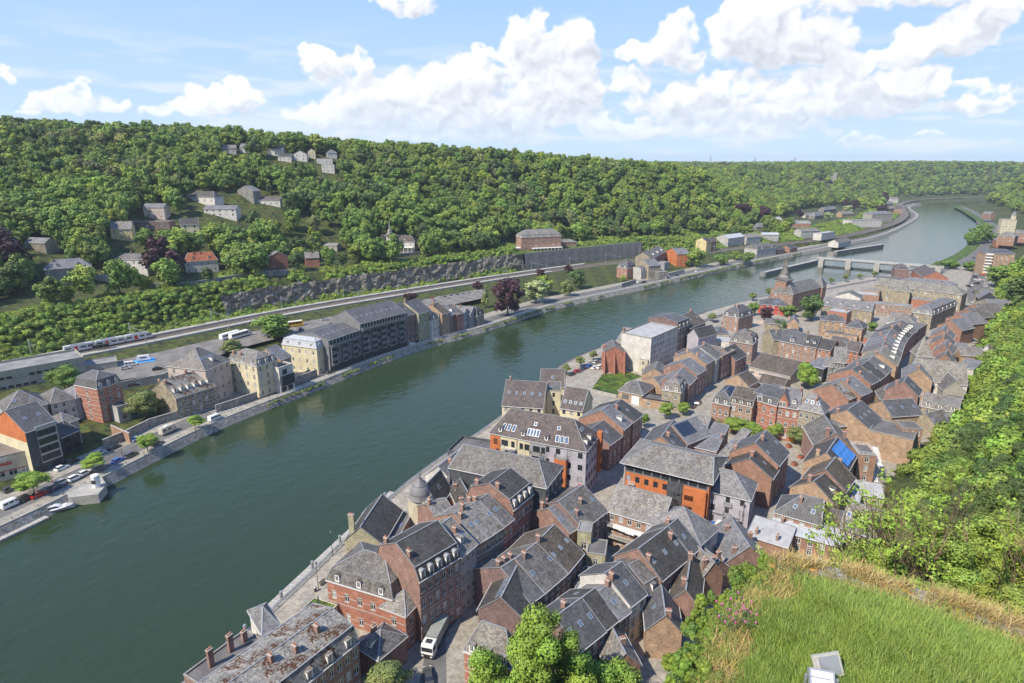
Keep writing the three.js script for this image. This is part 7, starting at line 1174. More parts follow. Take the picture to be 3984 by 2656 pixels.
{ const a = sAt(RB, -63.9, -96.4), b = sAt(RB, -7.5, -216.0), c = sAt(RB, 23.3, -279.5), d = sAt(RB, 129.6, -391.5); railing('quay_railing', 'grey metal railing along the near promenade', RB, a - 12, b + 8, -0.7, 0.07, M.metal, 2.4); railing('quay_railing', 'dark metal railing beside the riverside road and weedy plot', RB, c - 20, d, -0.7, 0.05, M.darkMetal, 2.2);
  const e = sL(-93.9, -235.5), f = sL(47.3, -433.6), g2 = sL(213.5, -583.3); railing('quay_railing', 'white railing along the far quay below the apartments', LB, e, f, 1.1, 0.16, M.frame, 2.6); railing('quay_railing', 'thin white railing along the far quay beyond the beeches', LB, f + 3, g2, 1.1, 0.16, M.frame, 3.2);
  // mooring bollards along the left car park
  for (let k = 0; k < 16; k++) { const p = offPt(LB, sL(-140.7, -153.4) + k * 7, 2); const o = group('bollard', `low stone bollard, number ${ordw[k % 14]}${k > 13 ? ' past the camper' : ''} from the left along the far quay edge`, 'bollard', 'bollards along the far quay', [p[0], 0.13, p[1]]); mesh('shaft', cached('bol', () => new GB().tube([0, 0, 0], [0, 0.7, 0], 0.14, 0.11, 8).geo()), M.stone, o); mesh('cap', cached('bolc', () => new GB().tube([0, 0.7, 0], [0, 0.8, 0], 0.15, 0.06, 8).geo()), M.stone, o); }
}
for (const [x, z, n] of [[-51.9, -119.9, 'third'], [-48.3, -131.0, 'second'], [-44.5, -141.8, 'farthest'], [-55.7, -109.3, 'fourth'], [-57.2, -104.4, 'fifth'], [-60.2, -98.6, 'nearest'], [-37.1, -163.6, 'pontoon end'], [-40.9, -152.7, 'mid pontoon']]) { const o = group('mooring_pile', `${n} round grey mooring pile on the near quay`, 'pile', 'mooring piles', [x, -4, z]); mesh('shaft', cached('pile', () => new GB().tube([0, 0, 0], [0, 5.2, 0], 0.35, 0.35, 12).geo()), M.metal, o); mesh('cap', cached('pilec', () => new GB().tube([0, 5.2, 0], [0, 5.4, 0], 0.38, 0.3, 12).geo()), M.metal, o); }
function lamp(label, x, z, h = 6.5, y = 0.05, style = 'globe', grp = 'street lamps') { const g = group('street_lamp', label, 'lamp', grp, [x, y, z]); mesh('pole', cached('lp' + h, () => new GB().tube([0, 0, 0], [0, h, 0], 0.09, 0.05, 8).geo()), M.darkMetal, g); if (style === 'globe') { mesh('lantern', cached('ln', () => new GB().tube([0, 0, 0], [0, 0.5, 0], 0.16, 0.3, 8).geo()), M.metal, g).position.y = h; mesh('lamp_hood', cached('lh', () => new THREE.ConeGeometry(0.36, 0.3, 8)), M.darkMetal, g).position.y = h + 0.62; } else { mesh('arm', cached('la', () => new GB().bar([0, 0, 0], [1.2, 0.25, 0], 0.08, 0.08).geo()), M.metal, g).position.y = h; mesh('lamp_head', cached('lhd', () => new GB().box(0.9, 0.18, -0.14, 1.7, 0.32, 0.14).geo()), M.metal, g).position.y = h; } return g; }
lamp('tall thin promenade lamp beside the red brick mansion', -44.1, -121.9, 6.8); lamp('promenade lamp near the mid pontoon', -44.5, -135.1, 6.5); lamp('lamp with a sail shaped shade by the lilac corner building', 60.5, -145.6, 7.5); lamp('lamp at the corner of the brown roofed apartment block', 18.7, -165.9, 8); lamp('lamp by the orange apartment block', 45.3, -158.8, 7);
for (const [x, z, k] of [[-98.1, -237.2, 1], [-89.2, -252.2, 2], [-79.9, -268.2, 3], [-69.4, -281.7, 4], [-59.5, -297.5, 5], [-49.3, -311.7, 6], [-39.0, -326.1, 7], [-28.4, -339.7, 8], [-17.6, -353.4, 9], [-127.1, -186.6, 0]]) lamp(k ? `slim quay lamp, ${ordw[k - 1]} from the zebra crossing along the far quay` : 'quay lamp beside the bright blue car', x, z, 6.2);
for (const [x, z, k] of [[172.6, -564.4, 0], [196.4, -584.2, 1], [218.9, -600.0, 2], [244.7, -625.2, 3], [228.4, -559.6, 4], [244.7, -576.6, 5], [264.4, -597.3, 6], [282.1, -613.7, 7], [303.0, -637.0, 8]]) lamp(`tall white lock lamp, ${ordw[k]} from the left toward the dam`, x, z, 14, 0, 'arm', 'lock lamps');
{ // kiosk and landing spur
  const p = [-124.9, -169.4], g = group('kiosk', 'small white cylindrical kiosk on the quay spur', 'kiosk', null, [p[0], 0.1, p[1]]); mesh('body', cached('kb', () => new GB().tube([0, 0, 0], [0, 3.6, 0], 1.1, 1.1, 10).geo()), paintM.white, g); mesh('screen', new GB().box(-0.6, 1.4, 1.0, 0.6, 2.6, 1.13).geo(), glass, g); mesh('cap', cached('kc', () => new GB().tube([0, 3.6, 0], [0, 3.9, 0], 1.2, 1.1, 10).geo()), M.white, g);
  const o = [[-129.1, -163.1], [-121.7, -165.0], [-123.0, -170.9], [-127.7, -176.0], [-131.4, -172.4], [-133.4, -167.9]]; const sh = new THREE.Shape(o.map(q => new THREE.Vector2(q[0], -q[1]))), e = new THREE.ExtrudeGeometry(sh, { depth: 4, bevelEnabled: false }); e.rotateX(-Math.PI / 2); e.translate(0, -3.9, 0); struct('quay_spur', e, M.concrete, 'concrete landing spur carrying the kiosk'); }
{ // dam bridge and lock
  const A = [295.8, -598.0], Bp = [373.4, -546.0], g = group('dam_bridge', 'low weir bridge on stout piers across the river', 'bridge', null, [A[0], 0, A[1]]), L = Math.hypot(Bp[0] - A[0], Bp[1] - A[1]); g.rotation.y = Math.atan2(-(Bp[1] - A[1]), Bp[0] - A[0]);
  new GB().box(-4, 4.6, -3.4, L + 4, 5.6, 0).build('deck', M.concrete, g); new GB().box(-4, 3.6, -2.6, L + 4, 4.6, -0.8).build('girder', M.metal, g); railGB([[-4, 5.6, -0.1], [L + 4, 5.6, -0.1]], 1.1, 3).build('handrail', M.frame, g); railGB([[-4, 5.6, -3.3], [L + 4, 5.6, -3.3]], 1.1, 3).build('handrail', M.frame, g); for (let k = 0; k <= 4; k++) { const x = L * k / 4; new GB().box(x - 2.2, -5, -7, x + 2.2, 4.6, 2.4).build('pier', M.concrete, g); if (k < 4) new GB().box(x + 2.2, -5, -4.4, x + L / 4 - 2.2, -1.4, -3.6).build('weir_gate', M.gz, g); new GB().box(x - 0.08, 5.6, -0.5, x + 0.08, 14, -0.34).build('lamp_post', M.metal, g); }
  const q = [222.8, -547.4], r = [311.6, -626.9], e = group('lock_pier', 'long concrete guide wall leading to the lock', 'pier', null, [q[0], 0, q[1]]), l2 = Math.hypot(r[0] - q[0], r[1] - q[1]); e.rotation.y = Math.atan2(-(r[1] - q[1]), r[0] - q[0]); new GB().box(0, -5, -3, l2, 0.4, 0).build('wall', M.stoneDark, e); new GB().box(-0.2, 0.4, -3.2, l2, 0.7, 0.2).build('coping', M.concrete, e); mesh('pier_head', cached('ph', () => new GB().tube([0, -5, -1.5], [0, 0.72, -1.5], 3, 2.8, 14).geo()), M.stoneDark, e);
  const q2 = [352.6, -681.2], r2 = [437.8, -741.2], e2 = group('lock_pier', 'dark guide wall beyond the weir bridge', 'pier', null, [q2[0], 0, q2[1]]), l3 = Math.hypot(r2[0] - q2[0], r2[1] - q2[1]); e2.rotation.y = Math.atan2(-(r2[1] - q2[1]), r2[0] - q2[0]); new GB().box(0, -5, -3.4, l3, 0.6, 0).build('wall', M.stoneDark, e2); new GB().box(0, 0.6, -3.5, l3, 0.9, 0.1).build('coping', M.concrete, e2);
}
// ---------------------------------------------------------------- railway masts
function mast(label, s, two) { const a = offPt(RAIL, s, 9), b = offPt(RAIL, s, -11), g = group('catenary_mast', label, 'mast', 'railway masts', [a[0], 3.2, a[1]]); mesh('pole', cached('mp', () => new GB().box(-0.14, 0, -0.14, 0.14, 9, 0.14).geo()), M.metal, g); const dx = b[0] - a[0], dz = b[1] - a[1]; if (two) { mesh('pole', cached('mp', () => null), M.metal, g).position.set(dx, 0, dz); new GB().bar([0, 7, 0], [dx, 7, dz], 0.16, 0.16).build('beam', M.metal, g); } else new GB().bar([0, 7, 0], [dx * 0.45, 7.4, dz * 0.45], 0.1, 0.1).build('bracket', M.metal, g); new GB().bar([0, 9, 0], [dx * 0.4, 7.1, dz * 0.4], 0.05, 0.05).build('stay', M.metal, g); return g; }
for (let k = 0; k < 17; k++) mast(`catenary mast, ${k < 14 ? ordw[k] : ['fifteenth', 'sixteenth', 'seventeenth'][k - 14]} from the left along the railway`, 275 + k * 44, k % 3 !== 1);
{ const w = new GB(); for (const d of [-3.4, 1.3]) for (const y of [9.4, 10.4]) for (let k = 0; k < 16; k++) { const a = offPt(RAIL, 275 + k * 44, d), b = offPt(RAIL, 275 + (k + 1) * 44, d); w.bar([a[0], y, a[1]], [b[0], y, b[1]], 0.035, 0.035); } tag(w.build('overhead_wires', M.darkMetal), 'thin overhead wires above the railway tracks', 'wires', null, 'stuff'); }
{ const p = [-203.9, -298.4], g = group('platform_shelter', 'small dark platform shelter beside the train', 'shelter', null, [p[0], 4.55, p[1]], 0.75); new GB().box(-4, 2.4, -0.9, 4, 2.6, 0.9).build('roof', M.darkMetal, g); for (const x of [-3.6, -1.2, 1.2, 3.6]) new GB().box(x, 0, -0.7, x + 0.1, 2.4, -0.6).build('post', M.metal, g); new GB().box(-3.6, 0.3, -0.72, 3.6, 2.2, -0.7).build('glass_back', M.pane, g); }
// ---------------------------------------------------------------- garden walls and ground patches
function wallRun(name, label, pts, h, m, t = 0.4, y = 0) { const g = group(name, label, 'wall'); for (let k = 0; k < pts.length - 1; k++) { const a = pts[k], b = pts[k + 1], dx = b[0] - a[0], dz = b[1] - a[1], l = Math.hypot(dx, dz), w = new GB().box(0, -1, -t / 2, l, h, t / 2).build('wall', m, g); w.position.set(a[0], y, a[1]); w.rotation.y = Math.atan2(-dz, dx); const c = new GB().box(-0.05, h, -t / 2 - 0.06, l + 0.05, h + 0.12, t / 2 + 0.06).build('coping', M.sill, g); c.position.copy(w.position); c.rotation.y = w.rotation.y; } return g; }
wallRun('garden_wall', 'long stone garden wall below the stone house with six dormers', [[-139.3, -195.8], [-136.0, -203.0], [-133.3, -213.7], [-127.2, -221.4]], 3.2, M.stone); wallRun('garden_wall', 'low stone wall with a garage between the stone and cream houses', [[-115.5, -227.9], [-111.0, -233.8], [-105.3, -242.9]], 3, M.stone); wallRun('garden_wall', 'terrace wall with white garage doors below the cream villa', [[-95.6, -258.1], [-88.8, -270.7]], 3.4, M.stone); wallRun('garden_wall', 'red brick garden wall in the stepped gardens', [[-143.1, -206.9], [-132.5, -199.9]], 3.8, M.b2);
wallRun('station_ramp_wall', 'dark concrete wall of the station ramp', [[-166.0, -250.2], [-153.2, -260.6], [-152.8, -264.3]], 4.6, M.concrete); wallRun('plot_wall', 'pale wall and fence at the foot of the weedy plot', [[33.7, -250.6], [43.4, -243.9]], 1.1, M.concrete); wallRun('pink_wall', 'pink garden wall beside the red painted villa', [[147.0, -369.8], [152.0, -367.2], [163.4, -373.6]], 2.2, M.pk);
wallRun('quay_terrace_wall', 'stone terrace wall with gardens below the far quay villas', [[85.2, -481.9], [100.0, -500.3]], 3, M.stone); wallRun('quay_terrace_wall', 'long pale terrace wall beside the salmon orange house', [[122.7, -518.0], [152.4, -550.3]], 3, M.concrete); wallRun('manor_wall', 'grey stone terrace wall below the white villa with the orange roof', [[-218.1, -370.7], [-194.7, -375.0], [-169.8, -412.9], [-147.9, -423.6]], 4.6, M.stoneDark, 0.6, 19.5); wallRun('villa_wall', 'dark terrace wall below the spired white villa', [[-112.6, -480.8], [-84.7, -513.7], [-72.3, -521.6]], 3.6, M.stoneDark, 0.6, 19);
{ const patch = (name, label, pts, y, m) => struct(name, sheet(pts, y), m, label); patch('weedy_plot', 'overgrown green plot beside the propped brick house', [[33.4, -251.8], [43.3, -244.5], [50.3, -262.3], [59.4, -270.8], [54.7, -276.6], [41.7, -273.7]], 0.05, M.lawn); patch('near_street', 'grey street beneath the lorry', [[-17.4, -94.6], [-12.2, -94.6], [-13.8, -108.2], [1.2, -137.6], [16.1, -165.1], [13.7, -169.0], [-3.5, -135.4], [-17.1, -112.4]], 0.03, M.asphalt); patch('car_park_road', 'grey car park road beside the school range', [[317.4, -427.9], [317.8, -419.6], [356.5, -469.8], [404.9, -529.4], [449.3, -597.3], [537.1, -710.9], [509.7, -689.2], [439.9, -605.4], [404.2, -545.8], [355.6, -482.8]], 0.03, M.asphalt); patch('manor_lawn', 'bright lawn beside the white villa with the orange roof', [[-197.3, -417.8], [-172.6, -420.5], [-187.7, -458.9], [-211.8, -458.9]], 22.3, M.lawn);
  for (let k = 0; k < 8; k++) { const a = [-108.9, -232.8], p = offPt(LB, sL(...a) - 8 + k * 1.5, 5.4), q = offPt(LB, sL(...a) - 8 + k * 1.5, 12.6), gb = new GB(); gb.poly([[p[0], 0.012, p[1]], [p[0] + p[2] * 0.7, 0.012, p[1] + p[3] * 0.7], [q[0] + q[2] * 0.7, 0.012, q[1] + q[3] * 0.7], [q[0], 0.012, q[1]]].reverse()); tag(gb.build('zebra_stripe', M.paint), null, null, null, 'structure'); }
  const vg = [[], []]; for (const [s0, s1] of [[sL(-93.6, -234.6), sL(-53.9, -301.4)], [sL(-40.7, -319.3), sL(77.5, -448.6)], [sL(110.0, -481.6), sL(318.5, -670.4)]]) for (let q = s0; q < s1; q += 1.1) { const p = offPt(LB, q, rr(-0.9, 0.5)), z = rr(0.2, 0.42); if (fbm(q / 9, 3, 2) > 0.42) vg[Math.floor(rnd() * 2)].push([p[0], rr(-1.2, -0.3), p[1], z, z, rr(0.8, 1.2), rr(0, 6)]); } vg.forEach((l, j) => wood('verge_plants', 'green plants along the far quay edge', l, BUSH[j], F.bright)); }
{ // red roofed court wall, blue planter with a dark shrub, parasol and small square furniture
  const g = wallRun('red_wall', 'bright red court wall behind the domed villa', [[-30.8, -147.6], [-23.9, -146.0]], 5, mat([0.62, 0.03, 0.04])); const p = [-33.7, -155.4], q = group('planter', 'blue tapered planter with a dark red shrub on the promenade', 'planter', null, [p[0], 0.1, p[1]]); mesh('pot', new THREE.CylinderGeometry(0.75, 0.5, 1.5, 4), mat([0.05, 0.28, 0.5]), q).position.y = 0.75; mesh('shrub', BUSH[0], F.copper, q).position.set(0, 2.3, 0); q.children[1].scale.setScalar(0.55);
  for (const [x, z, l] of [[91.0, -183.5, 'brown cube planter farthest left on the square'], [95.2, -188.4, 'brown and white planter in the middle of the square'], [99.8, -193.4, 'brown planter nearest the two-chimney gable'], [94.8, -196.7, 'flat brown bench under the square trees']]) { const o = group('planter_box', l, 'planter', 'square furniture', [x, 0.02, z], 0.4); new GB().box(-0.7, 0, -0.7, 0.7, 1.1, 0.7).build('box', mat([0.3, 0.1, 0.06]), o); new GB().box(-0.6, 1.1, -0.6, 0.6, 1.14, 0.6).build('soil', M.bark, o); }
  const b = [-44.7, -121.6], bi = group('litter_bin', 'black cylindrical litter bin on the promenade', 'bin', null, [b[0], 0.08, b[1]]); mesh('drum', new GB().tube([0, 0, 0], [0, 1.1, 0], 0.32, 0.32, 12).geo(), M.darkMetal, bi); mesh('lid', new GB().tube([0, 1.1, 0], [0, 1.2, 0], 0.34, 0.2, 12).geo(), M.metal, bi); const n = [-43.7, -124.2], be = group('bench', 'dark slatted bench beside the promenade lamp', 'bench', null, [n[0], 0.08, n[1]], 1.0); for (let k = 0; k < 4; k++) new GB().box(-0.9, 0.45, -0.3 + k * 0.17, 0.9, 0.5, -0.17 + k * 0.17).build('slat', M.bark, be); for (const x of [-0.7, 0.7]) new GB().box(x - 0.05, 0, -0.25, x + 0.05, 0.45, 0.3).build('leg', M.darkMetal, be); new GB().box(-0.9, 0.6, -0.36, 0.9, 0.95, -0.32).build('backrest', M.bark, be);
  const rp = [-6.4, -152.8], sk = group('roof_lantern', 'white framed square roof light on the brown flat roof', 'roof light', null, [rp[0], 11, rp[1]], -0.4); new GB().box(-1.9, 0, -1.5, 1.9, 0.5, 1.5).build('kerb', M.white, sk); for (let k = 0; k < 3; k++) new GB().box(-1.7 + k * 1.18, 0.5, -1.35, -0.7 + k * 1.18, 0.56, 1.35).build('pane', M.skyPane, sk); const pp = [-6.8, -149.9], pl = group('paddling_pool', 'round blue rimmed tub on the brown flat roof', 'tub', null, [pp[0], 11, pp[1]]); mesh('rim', new THREE.TorusGeometry(1.25, 0.2, 8, 24).rotateX(Math.PI / 2).translate(0, 0.3, 0), mat([0.35, 0.65, 0.78]), pl); mesh('floor', new GB().tube([0, 0, 0], [0, 0.12, 0], 1.2, 1.2, 20).geo(), mat([0.35, 0.22, 0.08]), pl); }
{ // a walker on the far quay
  const p = [-139.8, -171.7], g = group('person', 'person in a pink top and dark trousers walking on the far quay', 'person', null, [p[0], 0.02, p[1]], 0.8); const prof = (r, y, x = 0, z = 0) => [r, y, x, z], rings = (list, n = 10) => { const b = new GB(); for (let k = 0; k < list.length - 1; k++) b.tube([list[k][2], list[k][1], list[k][3]], [list[k + 1][2], list[k + 1][1], list[k + 1][3]], list[k][0], list[k + 1][0], n); return b.geo(); };
  const body = mergeGeometries([rings([[0.06, 0.06, 0.12, 0.1], [0.075, 0.48, 0.08, 0.1], [0.1, 0.9, 0, 0.08]]), rings([[0.06, 0.06, -0.16, -0.1], [0.075, 0.48, -0.06, -0.1], [0.1, 0.9, 0, -0.08]])]); mesh('trousers', body, mat([0.03, 0.03, 0.04]), g); mesh('top', mergeGeometries([rings([[0.17, 0.86, 0, 0], [0.16, 1.1, 0, 0], [0.2, 1.38, 0, 0], [0.08, 1.5, 0, 0]]), rings([[0.045, 0.95, 0.12, 0.26], [0.06, 1.4, 0, 0.21]]), rings([[0.045, 0.95, -0.1, -0.26], [0.06, 1.4, 0, -0.21]])]), mat([0.62, 0.3, 0.32]), g); const h = mesh('head', new THREE.SphereGeometry(0.11, 12, 10), mat([0.5, 0.3, 0.22]), g); h.position.y = 1.63; h.scale.y = 1.2; const hr = mesh('hair', new THREE.SphereGeometry(0.12, 12, 8, 0, 6.3, 0, 1.7), mat([0.03, 0.02, 0.015]), g); hr.position.y = 1.65; hr.scale.y = 1.15; }
// ---------------------------------------------------------------- ruin, pylons on the skyline
{ const c = [779.6, 52.1, -1618.9], g = group('castle_ruin', 'broken pale castle ruin on the bare rocky spur', 'ruin', null, [c[0], c[1] + 2, c[2]], -0.5); for (const [x, z, w, d, h] of [[-22, 0, 8, 7, 13], [-12, 1, 12, 2.2, 8], [0, 0, 7, 6, 11], [8, 1, 12, 2.2, 7], [20, 0, 8, 8, 15], [14, -9, 2.4, 12, 6]]) { const b = new GB(), n = 5; for (let k = 0; k < n; k++) b.box(x + w * k / n, -8, z - d / 2, x + w * (k + 1) / n, h + (hash(k, x) - 0.5) * 3.5, z + d / 2); b.build('broken_wall', M.stone, g); } 
  const rk = new GB(); for (let k = 0; k < 34; k++) { const x = c[0] + rr(-75, 70), z = c[2] + rr(6, 70), y = GY(x, z), s = rr(4, 11); const v = []; for (let j = 0; j < 6; j++) { const t = j / 6 * 6.28; v.push([x + Math.cos(t) * s * rr(0.6, 1.2), y + rr(0.5, 2.5), z + Math.sin(t) * s * rr(0.5, 0.9)]); } for (let j = 0; j < 6; j++) { const m = (j + 1) % 6; rk.poly([v[m], v[j], [x, y + rr(3, 5), z - 2]]).poly([[v[j][0], y - 3, v[j][2]], [v[m][0], y - 3, v[m][2]], v[m], v[j]].reverse()); } } struct('rock_outcrops', rk.geo(), mat([0.42, 0.36, 0.29], T.rock), 'bare brown rock below the castle ruin'); }
for (const [px, l] of [[760, 'left of three distant lattice pylons on the skyline'], [960, 'middle of three distant lattice pylons on the skyline'], [1150, 'right of three distant lattice pylons on the skyline']]) { const x = px, z = -2500 - (px - 760) * 0.4, y = GY(x, z), g = group('pylon', l, 'pylon', 'skyline pylons', [x, y, z]); for (const [a, b] of [[-1, -1], [1, -1], [1, 1], [-1, 1]]) new GB().bar([a * 4, 0, b * 4], [0, 42, 0], 0.7, 0.7).build('leg', M.metal, g); for (const h of [26, 33]) new GB().bar([-9, h, 0], [9, h, 0], 0.6, 0.6).build('crossarm', M.metal, g); }

{ // open fields on the plateau
  for (const [n, l, x0, x1, z0, z1, c] of [['crop_field', 'pale green field on the far plateau', 430, 640, -1950, -1480, [0.20, 0.27, 0.09]], ['stubble_field', 'yellow field on the far plateau', 520, 760, -2600, -2050, [0.42, 0.36, 0.14]]]) { const g = new GB(), k = 24, P = (i, j) => { const x = x0 + (x1 - x0) * i / k, z = z0 + (z1 - z0) * j / k; return [x, GY(x, z) + 2.5, z]; }; for (let i = 0; i < k; i++) for (let j = 0; j < k; j++) { const q = [P(i, j), P(i, j + 1), P(i + 1, j + 1), P(i + 1, j)]; g.poly([q[0], q[1], q[2]]).poly([q[0], q[2], q[3]]); } struct(n, g.geo(), mat(c, T.ground), l); }
}

{ const s0 = sAt(RB, 23.2, -278.2), s1 = 860; struct('riverside_road', ribbon(RB, s0, s1, [[-13, 0.045], [-4.5, 0.045]]).geo(), M.asphalt, 'grey riverside road on the town bank'); const g = new GB(); for (let k = s0; k < s1; k += 6) { const p = offPt(RB, k, -8.8), q = offPt(RB, k + 2.4, -8.8), n = [p[3] * 0.09, -p[2] * 0.09]; g.poly([[p[0] - n[0], 0.052, p[1] - n[1]], [q[0] - n[0], 0.052, q[1] - n[1]], [q[0] + n[0], 0.052, q[1] + n[1]], [p[0] + n[0], 0.052, p[1] + n[1]]]); } struct('lane_dashes', g.geo(), M.paint, 'white centre dashes of the riverside road');
  const nm = ['first', 'second', 'third', 'fourth', 'fifth', 'sixth', 'seventh', 'eighth', 'ninth']; for (let k = 0; k < 9; k++) { const p = offPt(RB, sAt(RB, 173.7, -426.5) + k * 21, -2.6); tree('river_tree', `thin river edge tree, ${nm[k]} beyond the banded riverside villa`, p[0], p[1], rr(5, 7.5), rr(4.5, 7), F.olive, { group: 'river edge trees', y: 0.05, trunk: 0.3 }); } }

